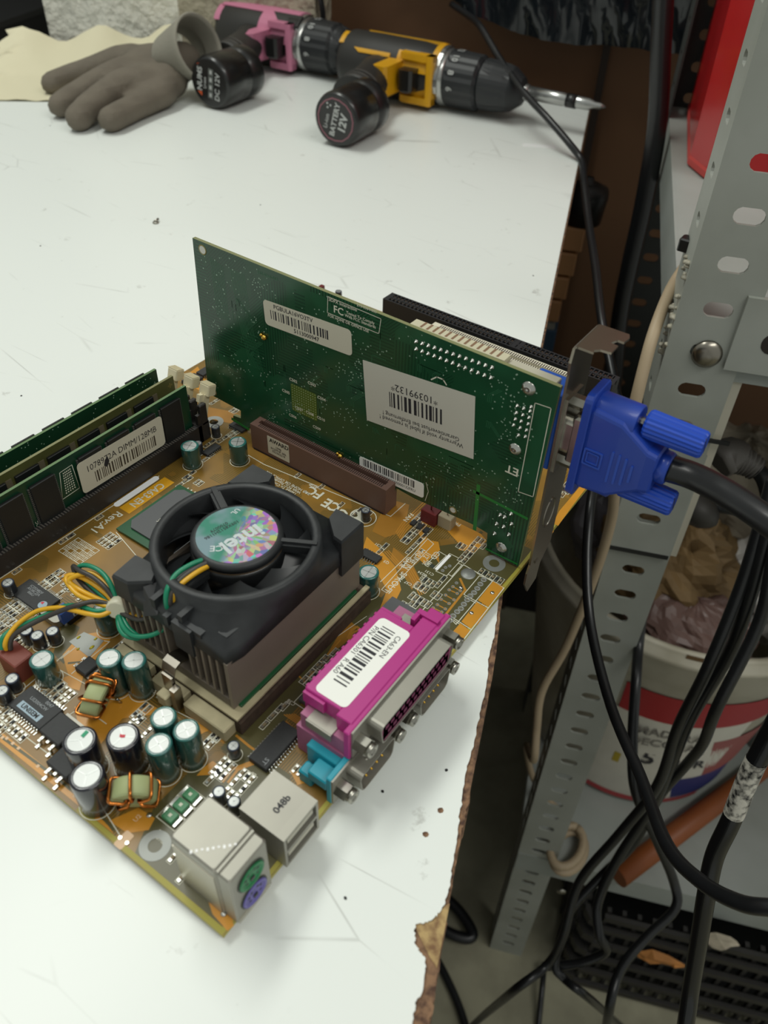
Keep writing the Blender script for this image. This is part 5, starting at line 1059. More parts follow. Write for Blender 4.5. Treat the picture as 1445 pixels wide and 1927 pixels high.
cornerblock([p[:2] for p in ((58.2, 52.6, 38.5), (64.4, 47.8, 38.5), (63.0, 44.3, 38.5), (53.5, 45.1, 38.5), (53.3, 48.7, 38.5))], 30, 38.0)
cornerblock([p[:2] for p in ((49.0, 90.2, 41.0), (59.7, 91.2, 41.0), (60.2, 86.1, 41.0), (60.3, 80.8, 41.0), (54.7, 77.6, 41.0), (49.6, 83.7, 41.0))], 31, 41.0)
cornerblock([(103.5, 40.2), (116, 40.2), (116, 52.5), (110.5, 51.5), (104, 44)], 25, 42.0)
cornerblock([(102, 91.5), (106, 84), (112, 79.5), (116, 81), (116, 91.5)], 25, 42.5)
b = B(); b.box(48.8, 50.6, 56, 64, 25, 37); b.box(50, 58, 60, 62, 30, 40.5); b.box(50, 57, 72, 74, 30, 40); b.box(49, 56, 66, 68, 33, 37); part('wire_guide', b, FANB, ck)
b = B(); b.add([(49.2, 71, 34.5), (56, 73, 39), (60, 76, 39), (52, 79, 40), (48.5, 77.5, 30)], [(0, 1, 2, 3), (0, 3, 4)]); b.box(50, 58, 52.5, 60, 35.5, 37.4); part('guide_web', b, FANB, ck)
# hub, rotor, blades
hc = (82.6, 67.2)
b = B().at(hc[0], hc[1], 0); b.lathe([(13, 43.6), (14.9, 43.6), (15.2, 44.2), (15.2, 45.4), (14.2, 46.2), (13.6, 46.3), (.1, 46.3)], 40); hub = part('motor_hub', b, FANB, ck)
rot = B().at(hc[0], hc[1], 0); rot.lathe([(15.6, 30), (15.8, 41.6), (15.0, 42.8), (13, 42.9)], 40, True, True); ro = part('rotor', rot, mat('rotor_black', '1A1B1C', .3), ck)
rb = B().at(hc[0], hc[1], 0); rb.lathe([(15.2, 42.8), (15.25, 43.3)], 40, False, False); part('brown_band', rb, mat('band_brown', '6A5438', .5), ck)
blade = B(); NB = 9
rings_ = []
for i in range(7):
    r = 15.4+i*1.45; a0 = i*.07; rings_.append([(r*math.cos(a0+t), r*math.sin(a0+t), 33+8*((t+.3)/.72)) for t in [-.3+.72*q/6 for q in range(7)]])
vs = [p for r in rings_ for p in r]; fs = [(i*7+j, i*7+j+1, (i+1)*7+j+1, (i+1)*7+j) for i in range(6) for j in range(6)]
blade.add(vs, fs, True); blade.add([(x, y, z-.7) for x, y, z in vs], [f[::-1] for f in fs], True)
BL = local_mesh('fan_blade', blade, mat('blade_black', '1E2022', .35))
for k in range(NB): inst('fan_blade', BL, ro, (hc[0], hc[1], 0), 2*math.pi*k/NB)
def strut(p, w, z0=41.5, z1=45.6):
    d = (Vector(p[:2])-Vector(hc)).normalized(); nn = Vector((-d.y, d.x)); b = B(); A = Vector(hc)+d*14; C_ = Vector(hc)+d*26.5
    b.prism([(A+nn*w/2)[:], (A-nn*w/2)[:], (C_-nn*w/2)[:], (C_+nn*w/2)[:]], z0, z1-1); b.prism([(A+nn*w/4)[:], (A-nn*w/4)[:], (C_-nn*w/4)[:], (C_+nn*w/4)[:]], z1-1, z1+.2); part('strut', b, FANB, ck)
strut((94.2, 88.7, 46.0), 3.6); strut((95.2, 44.8, 46.0), 3.2); strut((54.5, 68.9, 46.0), 6.5, 40, 43.5)
# round holographic sticker
def holo():
    m = mat('holographic_sticker', '9FB6BC', .45, .1); nt, tc, bs = tex_nodes(m); L = nt.links.new
    sp = nt.nodes.new('ShaderNodeSeparateXYZ'); L(tc.outputs['Object'], sp.inputs[0])
    an = nt.nodes.new('ShaderNodeMath'); an.operation = 'ARCTAN2'; L(sp.outputs['Y'], an.inputs[0]); L(sp.outputs['X'], an.inputs[1])
    ln = nt.nodes.new('ShaderNodeVectorMath'); ln.operation = 'LENGTH'; L(tc.outputs['Object'], ln.inputs[0])
    cb = nt.nodes.new('ShaderNodeCombineXYZ'); s1 = nt.nodes.new('ShaderNodeMath'); s1.operation = 'MULTIPLY'; s1.inputs[1].default_value = 26/6.283; L(an.outputs[0], s1.inputs[0]); s2 = nt.nodes.new('ShaderNodeMath'); s2.operation = 'MULTIPLY'; s2.inputs[1].default_value = 300; L(ln.outputs['Value'], s2.inputs[0])
    L(s1.outputs[0], cb.inputs[0]); L(s2.outputs[0], cb.inputs[1])
    v = nt.nodes.new('ShaderNodeTexVoronoi'); v.inputs['Scale'].default_value = 1.6; L(cb.outputs[0], v.inputs['Vector'])
    hs_ = nt.nodes.new('ShaderNodeHueSaturation'); hs_.inputs['Saturation'].default_value = 1.25; hs_.inputs['Value'].default_value = .75; L(v.outputs['Color'], hs_.inputs['Color'])
    # a teal side and a rainbow side
    r = nt.nodes.new('ShaderNodeValToRGB'); r.color_ramp.elements[0].position = .42; r.color_ramp.elements[0].color = (1, 1, 1, 1); r.color_ramp.elements[1].position = .56; r.color_ramp.elements[1].color = (0, 0, 0, 1)
    dt = nt.nodes.new('ShaderNodeVectorMath'); dt.operation = 'DOT_PRODUCT'; dt.inputs[1].default_value = (-15, 34, 0); L(tc.outputs['Object'], dt.inputs[0])
    ad = nt.nodes.new('ShaderNodeMath'); ad.inputs[1].default_value = .5; L(dt.outputs['Value'], ad.inputs[0]); L(ad.outputs[0], r.inputs[0])
    n = nt.nodes.new('ShaderNodeTexNoise'); n.inputs['Scale'].default_value = 90; L(tc.outputs['Object'], n.inputs['Vector'])
    r2 = nt.nodes.new('ShaderNodeValToRGB'); r2.color_ramp.elements[0].color = (*lin('1F7A64'), 1); r2.color_ramp.elements[1].color = (*lin('6E8890'), 1); r2.color_ramp.elements[0].position = .45; r2.color_ramp.elements[1].position = .6; L(n.outputs['Fac'], r2.inputs[0])
    mw = nt.nodes.new('ShaderNodeMixRGB'); mw.inputs[0].default_value = .45; mw.inputs[2].default_value = (*lin('8C8A98'), 1); L(hs_.outputs[0], mw.inputs[1])
    mx = nt.nodes.new('ShaderNodeMixRGB'); L(r.outputs[0], mx.inputs[0]); L(r2.outputs[0], mx.inputs[1]); L(mw.outputs[0], mx.inputs[2]); L(mx.outputs[0], bs.inputs['Base Color']); return m
b = B().at(hc[0], hc[1], 0); b.lathe([(13.3, 46.3), (13.3, 46.42), (.1, 46.42)], 48, False, False, smooth=False); stk = part('round_sticker', b, holo(), hub, loc=(hc[0], hc[1], 46.3), label='round holographic sticker')
MS = Matrix.Translation((hc[0], hc[1], 46.45)) @ Matrix.Rotation(math.pi, 4, 'Z')
rr0 = Matrix.Rotation(math.radians(-12), 4, 'Z')
HG = mat('hologram_letters', 'C4CCCE', .6)
part('hologram_logo', text_b('intel', 8.6, MS @ Matrix.Translation((.6, 2.8, 0)) @ rr0, .03), HG, hub)
part('lettering', text_b('109X8512H1186\n0700079', 1.9, MS @ Matrix.Translation((1.5, -6.0, 0)) @ rr0, .01), INK, hub)
part('lettering', text_b('CE', 3.6, MS @ Matrix.Translation((8.8, -.5, 0)) @ Matrix.Rotation(math.radians(-50), 4, 'Z'), .02), HG, hub)
part('lettering', text_b('UL', 2.6, MS @ Matrix.Translation((-7.5, -7.8, 0)), .02), HG, hub)
# wires: three colours, tied into loops and plugged into the board
WG = mat('wire_green', '12805E', .35); WK = mat('wire_black', '3A3632', .45); WY = mat('wire_yellow', 'D9A51E', .35)
def wire(m, pts, r=.85, nm='wire'): b = B(); b.tube(spline(pts, 7), r, 8); return part(nm, b, m, ck)
wire(WG, [(69.3, 68.1, 45.0), (64.5, 69.7, 45.5), (58.7, 70.7, 45.0), (53.6, 69.5, 43.0), (51.9, 68.8, 38.0), (53.2, 69.7, 31.0), (51.5, 72.2, 25.0), (47.5, 75.2, 23.0), (44.8, 80.3, 22.0), (46.1, 87.2, 21.0), (49.5, 93.2, 21.0)])
wire(WK, [(68.8, 66.4, 45.0), (64.0, 67.8, 45.0), (58.4, 68.8, 44.0), (54.0, 68.2, 42.0), (52.8, 68.3, 38.0), (54.6, 72.2, 31.0), (52.2, 77.4, 27.0), (49.6, 82.1, 24.0), (49.2, 88.4, 22.0), (49.1, 92.4, 22.0)])
wire(WY, [(69.2, 65.8, 44.0), (63.7, 66.2, 45.0), (58.2, 66.9, 44.5), (54.8, 67.8, 42.0), (54.0, 68.2, 38.0), (54.4, 71.0, 31.0), (52.5, 76.2, 27.0), (50.9, 82.6, 24.0), (50.2, 88.6, 22.0), (49.7, 93.1, 22.0)])
wire(WG, [(49.5, 93.2, 21.0), (45.6, 88.4, 20.0), (44.2, 83.7, 20.0), (46.2, 79.4, 20.0), (47.0, 85.9, 20.0), (50.1, 93.3, 21.0)])
# loops above left of the tie
wire(WY, [(49.8, 93.8, 22.0), (51.0, 100.2, 23.0), (50.9, 109.3, 24.0), (49.3, 115.5, 24.0), (47.1, 115.9, 23.0), (45.6, 108.8, 22.0), (46.9, 100.9, 22.0), (48.8, 93.6, 22.0)], .9)
wire(WY, [(50.3, 93.9, 22.0), (52.3, 99.5, 25.0), (53.2, 107.3, 26.0), (50.8, 111.2, 26.0), (47.2, 114.2, 24.0), (47.4, 109.7, 22.0), (48.7, 99.1, 22.0), (49.3, 93.7, 22.0)], .9)
wire(WK, [(50.4, 93.7, 22.0), (51.2, 99.5, 26.0), (51.5, 106.3, 27.0), (50.8, 112.2, 27.0), (51.7, 117.4, 25.0), (50.2, 113.2, 22.0), (49.0, 101.1, 21.0), (49.2, 93.1, 22.0)])
wire(WG, [(50.5, 93.6, 22.0), (52.8, 99.0, 27.0), (54.2, 105.2, 28.0), (53.5, 111.1, 28.0), (52.0, 114.6, 26.0), (51.2, 111.3, 23.0), (50.3, 100.0, 21.0), (49.2, 93.1, 22.0)])
# run to the plug
wire(WG, [(49.1, 94.0, 22.0), (44.4, 97.9, 22.0), (43.2, 104.8, 21.0), (40.4, 110.7, 19.0), (34.6, 114.4, 17.0), (29.5, 118.2, 15.0), (25.2, 120.4, 14.0), (22.2, 120.5, 13.0), (20.3, 119.5, 10.0)])
wire(WK, [(49.7, 94.7, 22.0), (46.7, 100.4, 23.0), (42.5, 103.7, 23.0), (38.7, 107.8, 21.0), (33.6, 112.7, 18.0), (28.1, 115.9, 16.0), (24.9, 117.7, 14.0), (23.0, 117.7, 12.0), (22.2, 117.6, 9.5)])
wire(WY, [(48.8, 93.6, 22.0), (44.3, 95.1, 22.0), (42.1, 99.1, 22.0), (40.5, 105.4, 21.0), (38.9, 110.6, 20.0), (34.6, 116.8, 18.0), (28.6, 119.1, 16.0), (23.9, 119.1, 14.0), (21.7, 118.7, 12.0), (21.4, 118.7, 9.5)])
p = (49.6, 92.9, 22.5); b = B().xf(Matrix.Translation(p) @ Matrix.Rotation(math.radians(-60), 4, 'Z') @ Matrix.Rotation(math.radians(75), 4, 'X'))
b.lathe([(3.0, -2.0), (3.6, -1.6), (3.6, 1.6), (3.0, 2.0)], 12); b.box(2, 6.4, -1.5, 1.5, -1.6, 1.6, .3); b.box(-8.5, -2.5, -1.0, 1.0, -1.8, -.8)
part('cable_tie', b, mat('tie_nylon', 'CFCBB4', .4), ck)

# ================================================================= slotted-angle shelf unit beside the bench
shelf = thing('shelving_unit', 'grey slotted angle shelving unit beside the bench', 'shelf', st(535, -500, FZ))
def perf(b, L0, L1, w, hu, pitch, zoff, hw, hh, axis, fixed, sgn, n=12, t=1.8):
    """perforated flange: strip from z=L0 to L1, width w along axis ('s' or 't') from the corner; holes centred at hu"""
    k0 = math.ceil((L0-zoff+pitch/2)/pitch); zs = [L0]; cells = []
    z = zoff+k0*pitch
    while z+pitch/2 <= L1: cells.append(z); z += pitch
    def P(x, z, d):
        if axis == 't': return (335+fixed[0]+d*1.0, fixed[1]-x, z)
        return (335+fixed[0]+sgn*x, fixed[1]-d, z)
    def face(d, flip):
        segs = []
        if cells[0]-pitch/2 > L0: segs.append((L0, cells[0]-pitch/2))
        if L1 > cells[-1]+pitch/2: segs.append((cells[-1]+pitch/2, L1))
        for a, c in segs: b.add([P(0, a, d), P(w, a, d), P(w, c, d), P(0, c, d)], [(0, 1, 2, 3)])
        for zc in cells:
            ring = []; sq = []
            for k in range(n):
                tt = 2*math.pi*(k+.5)/n; x, y = math.cos(tt), math.sin(tt)
                ring.append(P(hu+(hw-hh)*(1 if x > 0 else -1)+hh*x, zc+hh*y, d))
                q = min((w-hu if x > 0 else hu)/max(abs(x), 1e-6), pitch/2/max(abs(y), 1e-6)); sq.append((hu+q*x, zc+q*y))
            # force the four corners
            cs = [(w, zc+pitch/2), (0, zc+pitch/2), (0, zc-pitch/2), (w, zc-pitch/2)]
            for cx, cy in cs:
                i = min(range(n), key=lambda j: (sq[j][0]-cx)**2+(sq[j][1]-cy)**2); sq[i] = (cx, cy)
            b.add([P(x, y, d) for x, y in sq]+ring, [(k, (k+1) % n, n+(k+1) % n, n+k) for k in range(n)])
            if not flip:
                r2 = [(p if axis == 't' else p) for p in ring]; o2 = [(p[0]+(t if axis == 't' else 0), p[1]-(0 if axis == 't' else t), p[2]) for p in ring]
                b.add(r2+o2, [(k, (k+1) % n, n+(k+1) % n, n+k) for k in range(n)])
    face(0, False); face(t, True)
    e = [P(w, L0, 0), P(w, L1, 0), P(w, L1, t), P(w, L0, t)]; b.add(e, [(0, 1, 2, 3)]); b.add([P(0, L0, 0), P(w, L0, 0), P(w, L0, t), P(0, L0, t)], [(0, 1, 2, 3)])
def post(s, t, z0, z1, sg, m, name='post', label=None, w=40, off=0):
    b = B(); perf(b, z0, z1, w, 20, 25, 59.5, 7.6, 4.4, 't', (s-335, t), 1); perf(b, z0, z1, w, 20, 25, 59.5-12, 6.2, 3.2, 's', (s-335, t), sg)
    return stpart(name, b, m, shelf, label=label)
post(335, -118, -144, 420, 1, GREY, label='upper front post of slotted grey angle')
post(337.5, -119.5, FZ, -60, 1, GREY, label='lower front post of slotted grey angle')
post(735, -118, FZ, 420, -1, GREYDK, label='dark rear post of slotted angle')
b = B(); b.box(338, 341, -158.5, -163.5, -146, 2); b.v = b.v; stpart('pale_strip', b, mat('pale_paint', 'BDB8A8', .5), shelf, label='pale painted strip along the post edge')
b = B(); b.box(334.6, 337, -118.5, -158, -147.5, -144); stpart('black_gap', b, BLACKP, shelf)
# upper and lower shelf panels
def tray(z, mt, nm, h=34):
    b = B(); b.box(338, 733, -1100, -120, z-1.5, z); b.box(336.6, 338.5, -1100, -120, z-h, z+.3); b.box(338, 733, -121.5, -119.6, z-h, z+.2); stpart(nm, b, mt, shelf)
tray(27, GREYSH, 'shelf_panel'); tray(-603, GREYSH, 'shelf_panel')
b = B(); b.box(332.5, 336, -1100, -150, 2, 45); 
stpart('front_beam', b, GREY, shelf, label='pressed front beam bolted to the post')
b = B().xf(); b.prism([(-185, 14), (-170, 14), (-165, 18), (-165, 22), (-170, 27), (-185, 27)], 0, 1); b = B()
pts = rrect(-192, -164, 15, 27, 5.5); b.loft([[(332.3, x, z) for x, z in pts], [(332.45, x, z) for x, z in pts]]); stpart('beam_slot', b, mat('slot_dark', '2A2420', .8), shelf)
q = (359.8, -8.1, 10.4)
b = B().xf(ST @ frame((334.5, -139.5, 8.7), (0, 1, 0), (0, 0, 1)) @ Matrix.Rotation(math.pi, 4, 'Y')); b.lathe([(8.2, 0), (8.0, 1.2), (5.5, 3.0), (2.5, 3.8), (.1, 4.0)], 24); part('carriage_bolt', b, STEEL, shelf)
for z in (75, -590, -640):
    b = B().xf(ST @ frame((335, -175 if z < 0 else -139.5, z-20), (0, 1, 0), (0, 0, 1)) @ Matrix.Rotation(math.pi, 4, 'Y')); b.lathe([(5.5, 0), (5, 1.5), (.1, 2.5)], 12)
    if z < 0: part('carriage_bolt', b, STEEL2, shelf)
b = B().xf(ST); p = (384.8, 25.2, 54.2)
tie = B().box(p[0]-4, p[0]+4, p[1]-4, p[1]+3, p[2]-3.5, p[2]+3.5, .8)
part('zip_tie', tie, BLACKP, shelf, label='black cable tie head on the post')
b = B(); b.box(333.6, 335, -118, -168, -48, -45.5); b.box(335, 380, -117.9, -117, -48, -45.5); stpart('zip_tie', b, BLACKP, shelf, label='black strap round the post behind the blue plug')
# flaking glue on the post corner
b = B(); rg = random.Random(8)
for k in range(26):
    z = rg.uniform(-5, 55); s_ = 336+rg.uniform(0, 22); r = rg.uniform(1, 3.2); b.xf(Matrix.Translation((s_, -117.8, z))); b.lathe([(r, -.2), (r*.7, 1), (.1, 1.4)], 6, flat=1.0)
    b.v = b.v
b2 = B(); b2.v = b.v; b2.f = b.f; b2.m = b.m; b2.sm = b.sm
stpart('dried_glue', b2, mat('dried_glue', 'B0AA98', .5, noise=.4, nscale=200), shelf, kind='stuff')

# red container on the upper shelf
A_, B_, C_ = (586.5, 88.9, 27.0), (566.6, 69.3, 27.0), (718.2, 136.2, 27.0)
d1 = Vector(A_[:2])-Vector(C_[:2])
poly = [A_[:2], B_[:2], (B_[0]+60, B_[1]-150), (C_[0]+90, C_[1]-150), C_[:2]]
rd = thing('red_container', 'tall glossy red plastic container on the upper grey shelf', 'container', (A_[0], A_[1], 27))
cx_, cy_ = sum(p[0] for p in poly)/5, sum(p[1] for p in poly)/5
b = B(); b.loft([[(cx_+(x-cx_)*k, cy_+(y-cy_)*k, z) for x, y in poly] for k, z in ((.965, 27), (1, 34), (1.03, 300), (1.03, 420))]); part('body', b, mat('red_gloss', 'B41218', .28, noise=.12, nscale=12, coat=.3), rd)
b = B(); b.loft([[(cx_+(x-cx_)*k, cy_+(y-cy_)*k, z) for x, y in poly] for k, z in ((.99, 27.1), (1.01, 29), (1.01, 33), (1.0, 35))]); part('foot_rim', b, mat('red_scuffed', 'B8403C', .5), rd)

# ---- bucket on the lower shelf
BC = st(542, -228, -602); RB = 152
bk = thing('bucket', 'large dirty white bucket with a red banded label', 'bucket', BC)
def btx(z): return 118+(RB-118)*(z+602)/300
BW = mat('bucket_white', 'CBC5B4', .5, noise=.3, nscale=14, hex2='A9A28F')
b = B().at(BC[0], BC[1], 0); b.lathe([(btx(-602)-6, -602), (btx(-602), -598), (btx(-352), -352), (RB-3, -350), (RB+1, -348), (RB+2, -318), (RB+5, -316), (RB+5, -309), (RB+1, -307), (RB+1, -302), (RB-1, -300), (RB-5, -301), (RB-7, -310), (btx(-580)-6, -590), (.1, -590)], 64, True, False); part('body', b, BW, bk)
def band(name, z0, z1, a0, a1, m, dr=.7, n=24, slant=0):
    b = B(); vs = []
    for k in range(n+1):
        a = math.radians(a0+(a1-a0)*k/n)
        for z, sl in ((z0, -slant), (z1, slant)):
            r = btx(z)+dr; aa = a+math.radians(sl); vs.append((BC[0]+r*math.cos(aa), BC[1]+r*math.sin(aa), z))
    b.add(vs, [(2*k, 2*k+2, 2*k+3, 2*k+1) for k in range(n)], True); return part(name, b, m, bk)
# angles measured from +x; the side facing the camera is near 205..250 degrees
RED = mat('label_red', 'A01E26', .4); LBW = mat('label_paper', 'D2CEC2', .5, noise=.08, nscale=30); RPK = mat('label_pink', '96504E', .45); BLU = mat('label_blue', '30366E', .45); RSTR = mat('label_red_stripe', 'B4333A', .45)
band('label_paper', -592, -418, 176, 236, LBW); band('red_band', -418, -372, 172, 178, RED); band('red_band', -418, -372, 182, 268, RED, .8)
band('pink_patch', -535, -450, 228, 262, RPK, .9, slant=-4); band('blue_patch', -585, -535, 220, 252, BLU, .9, slant=-3); band('red_stripe', -596, -586, 174, 240, RSTR, 1.0); band('yellow_mark', -520, -500, 187, 190, mat('label_yellow', 'B09A20', .5), 1.0)
band('dirt_mark', -306, -300, 196, 204, mat('rust_stain', '6E5434', .8), 1.5)
def bucket_text(s, size, ang, z, m=INK):
    a = math.radians(ang); r = btx(z)+1.6; P0 = (BC[0]+r*math.cos(a), BC[1]+r*math.sin(a), z)
    part('lettering', text_b(s, size, frame(P0, (-math.sin(a), math.cos(a), 0), (0, 0, 1)), .02), m, bk)
bucket_text('5', 30, 201, -492); bucket_text('4', 24, 213, -498); bucket_text('TR', 20, 222, -500); bucket_text('MADERA', 16, 204, -438, mat('faded_ink', '6A6660', .6)); bucket_text('DECORAL', 16, 205, -458, MATS['faded_ink'])
def crumple(name, label, cat, c, rx, ry, rz_, m, seed, amp=.28, parent=None, fold=3.0, rot=0):
    r = random.Random(seed); ph = [(r.uniform(0, 6.28), r.uniform(0, 6.28), r.randint(1, 5), r.randint(1, 6), r.uniform(.3, 1)) for _ in range(9)]
    b = B(); rings = []; nu, nv = 44, 26
    for i in range(nv+1):
        ph_ = math.pi*i/nv; ring = []
        for j in range(nu):
            th = 2*math.pi*j/nu; d = 0
            for a, c_, k1, k2, w in ph: d += w*abs(math.sin(k1*th+a+1.3*math.sin(k2*ph_+c_)))-w*.6
            q = 1+amp*d/2.4
            x, y, z = rx*q*math.sin(ph_)*math.cos(th), ry*q*math.sin(ph_)*math.sin(th), rz_*q*math.cos(ph_)
            ring.append((c[0]+x*math.cos(rot)-y*math.sin(rot), c[1]+x*math.sin(rot)+y*math.cos(rot), c[2]+z))
        rings.append(ring)
    b.loft(rings, False, False, False)
    return part(name, b, m, parent, label=label, cat=cat if parent is None else None)
LAV = mat('plastic_bag_grey', '7C7880', .35, noise=.1, nscale=20, coat=.2); TANP = mat('brown_paper_scrap', '7E6440', .7, noise=.25, nscale=12); BEI = mat('beige_cloth', '8C8272', .8, noise=.1, nscale=10); WHB = mat('white_bag', 'B8B4B0', .5, noise=.08, nscale=20); MAU = mat('mauve_plastic', '6E5650', .4)
b0 = st(590, -150, -330); crumple('plastic_bag', 'crumpled grey plastic bag at the left side of the bucket', 'bag', st(588, -166, -338), 62, 52, 62, LAV, 3)
crumple('brown_paper', 'crumpled tan paper stuffed into the bucket', 'paper', st(510, -205, -322), 62, 62, 62, TANP, 12, .34)
crumple('beige_cloth', 'beige cloth piled at the back of the bucket', 'cloth', st(590, -255, -275), 62, 80, 62, BEI, 21, .2)
crumple('white_bag', 'white plastic bag at the right side of the bucket', 'bag', st(520, -308, -320), 55, 50, 62, WHB, 7, .25)
crumple('red_wrapper', 'dark red and mauve wrapper at the front of the bucket', 'wrapper', st(455, -225, -335), 45, 58, 34, MAU, 30, .2)
# terracotta coloured rod and other things on the lower shelf
a, c = Vector((389.0, -84.7, -590.0)), Vector((609.7, -174.6, -590.0)); d = (c-a)
b = B(); b.tube([a, a+d*.5, a+d*1.6], 11.5, 16); part('wooden_rod', b, mat('orange_wood', '8A4A20', .5, noise=.2, nscale=15), None, label='orange brown wooden rod lying on the lower grey shelf', cat='rod')
pc = (385.9, -31.9, -590.0); b = B()
for k in range(2):
    b.tube([(pc[0]+24*math.cos(t/20*6.283), pc[1]+15*math.sin(t/20*6.283)+k*4, -596+k*9) for t in range(21)], 4.5, 8)
part('hose_coil', b, CREAM, None, label='small coil of cream hose on the lower shelf by the post', cat='hose')
jr = (625.5, -145.0, -570.0); jar = thing('jar', 'brown lidded jar on the lower shelf beside the bucket', 'jar', (jr[0]+30, jr[1]-20, -602))
b = B().at(jr[0]+30, jr[1]-20, 0); b.lathe([(30, -602), (30, -560), (26, -552), (26, -548)], 24); part('body', b, mat('pale_jar', '7E8482', .4), jar); b = B().at(jr[0]+30, jr[1]-20, 0); b.lathe([(29, -549), (29, -528), (27, -526)], 24); part('lid', b, mat('brown_lid', '54381E', .5, noise=.4, nscale=60), jar)
# grey moulded plugs hanging behind the post
GP = mat('plug_grey', '5A5652', .55, noise=.1, nscale=40)
gp1 = thing('grey_plug', 'grey molded cable plug with ribbed strain relief behind the blue plug', 'plug', (413.5, -33.7, -83.1))
b = B(); b.tube(spline([(406.9, -28.0, -86.0), (413.3, -32.6, -82.6), (415.4, -39.6, -84.9)], 3), [12, 13, 13.5, 13, 12.5, 12, 11], 6); part('plug_body', b, GP, gp1)
b = B()
pth = spline([(415.5, -38.6, -84.1), (417.8, -44.7, -85.7), (418.7, -50.8, -88.5)], 8); b.tube(pth, [10-(.0 if k % 3 else 2.2)-k*.12 for k in range(len(pth))], 12); part('strain_relief', b, GP, gp1)
b = B(); b.tube(spline([(418.7, -50.0, -88.0), (413.6, -58.5, -90.5), (401.6, -69.4, -101.0), (382.1, -77.0, -109.3)], 5), 5.5, 10); part('cable', b, CABLE, gp1)
gp2 = thing('black_plug', 'dark molded plug hanging above the bucket', 'plug', (418.0, -28.3, -136.1))
b = B(); b.tube(spline([(408.6, -25.3, -143.3), (416.4, -25.9, -136.2), (424.0, -28.4, -130.4)], 3), [8, 13, 16, 16, 15, 13, 10], 8); part('plug_body', b, mat('plug_dark', '35322E', .55), gp2)
b = B(); b.tube(spline([(422.0, -27.6, -131.8), (425.2, -43.1, -130.6), (430.2, -59.1, -127.8), (437.0, -73.3, -122.4)], 4), 5, 10); part('cable', b, CABLE, gp2)

# ---- black slatted crate on the floor under the lower shelf
CR = mat('crate_black', '2A2826', .5, noise=.2, nscale=30)
crate = thing('crate', 'black slatted plastic crate on the floor under the lower shelf', 'crate', st(470, -430, FZ))
S0, S1, T0_, T1_, ZB, ZT = 322, 650, -205, -640, FZ+2, -652
for z in (ZB+12, ZB+52, ZB+92, ZB+132, ZB+172, ZT-14):
    b = B(); b.box(S0-3, S0+2, T1_, T0_-18, z-5, z+5); b.box(S0+16, S1, T0_-4, T0_+1, z-4, z+4); stpart('rail', b, CR, crate)
for k in range(26):
    t = T0_-22-k*15.8; b = B(); b.box(S0+3, S0+8, t-2.2, t+2.2, ZB, ZT-6); stpart('slat', b, CR, crate)
for k in range(5):
    zc = ZB+22+k*40; b = B(); b.prism([(S0-2, T0_-18), (S0+1, T0_-6), (S0+10, T0_), (S0+16, T0_), (S0+16, T0_-5), (S0+8, T0_-8), (S0+4, T0_-18)], zc-9, zc+6); stpart('corner_fin', b, CR, crate)
b = B(); b.box(S0+14, S1, T1_+10, T0_-14, ZB, ZB+40); stpart('base', b, BLACKP, crate)
for k in range(7):
    s = S0+40+k*42; b = B(); b.box(s-4, s+4, T0_-3, T0_+3, ZB, ZT-6); stpart('slat', b, CR, crate)
for q, c1, l in (((403.4, -157.6, -725.4), 'C08040', 'crumpled orange and white wrapper caught in the crate'), ((418.3, -195.6, -642.6), 'C4B8A4', 'torn pale paper caught in the top of the crate')):
    b = B(); r = random.Random(q[0]); n = 10
    w_, h_ = (34, 14) if '80' in c1 else (26, 16)
    ring = [(math.cos(k*6.283/n)*w_*r.uniform(.6, 1.1), math.sin(k*6.283/n)*h_*r.uniform(.5, 1.1)) for k in range(n)]
    F = frame(q, tuple(-E2), (0, 0, 1)); b.xf(F); b.loft([[(x, y, r.uniform(-3, 2)) for x, y in ring], [(x*.6, y*.6, r.uniform(2, 7)) for x, y in ring]]); part('scrap', b, mat('scrap_'+c1, c1, .7, noise=.3, nscale=60), None, label=l, cat='scrap')
# brown wall panel low behind the shelf and cables
def cable(name, pts, r, label, cat='cable', m=None, group=None, n=6, taper=None):
    sp = [(x, y, max(z, FZ+r+.2)) for x, y, z in spline(pts, n)]; rr = r if taper is None else [r+(taper-r)*k/(len(sp)-1) for k in range(len(sp))]
    b = B(); b.tube(sp, rr, 12); return part(name, b, m or CABLE, None, label=label, cat=cat, group=group)
cable('power_cable', [(763.8, 413.4, 65.8), (743.2, 378.3, 62.2), (721.0, 352.7, 59.9), (693.1, 314.2, 44.2), (664.7, 277.2, 33.5), (651.6, 255.7, 26.9), (639.3, 232.4, 20.1), (629.0, 203.8, 7.5), (622.6, 187.4, -1.8), (589.2, 168.3, -6.6), (546.0, 141.5, -19.0), (493.7, 110.6, -25.6), (441.3, 79.9, -35.5), (412.7, 56.9, -50.4), (397.4, 41.2, -65.1)], 3.1, 'long black cable draped over the far right edge of the bench')
cable('hanging_cable', [(320.1, 22.7, -63.1), (291.5, 13.0, -66.2), (267.8, 0.7, -81.3), (244.0, -16.7, -99.6), (208.6, -45.2, -105.5), (174.2, -71.8, -94.1), (138.3, -92.1, -72.9), (123.6, -106.7, -58.0), (116.5, -118.1, -44.4), (115.5, -125.9, -35.0), (119.3, -137.4, -27.6), (134.6, -155.3, -23.8), (168.2, -192.3, -51.7), (203.2, -253.3, -130.7)], 2.6, 'thick black cable crossing the post and curving out at lower right', taper=3.0)
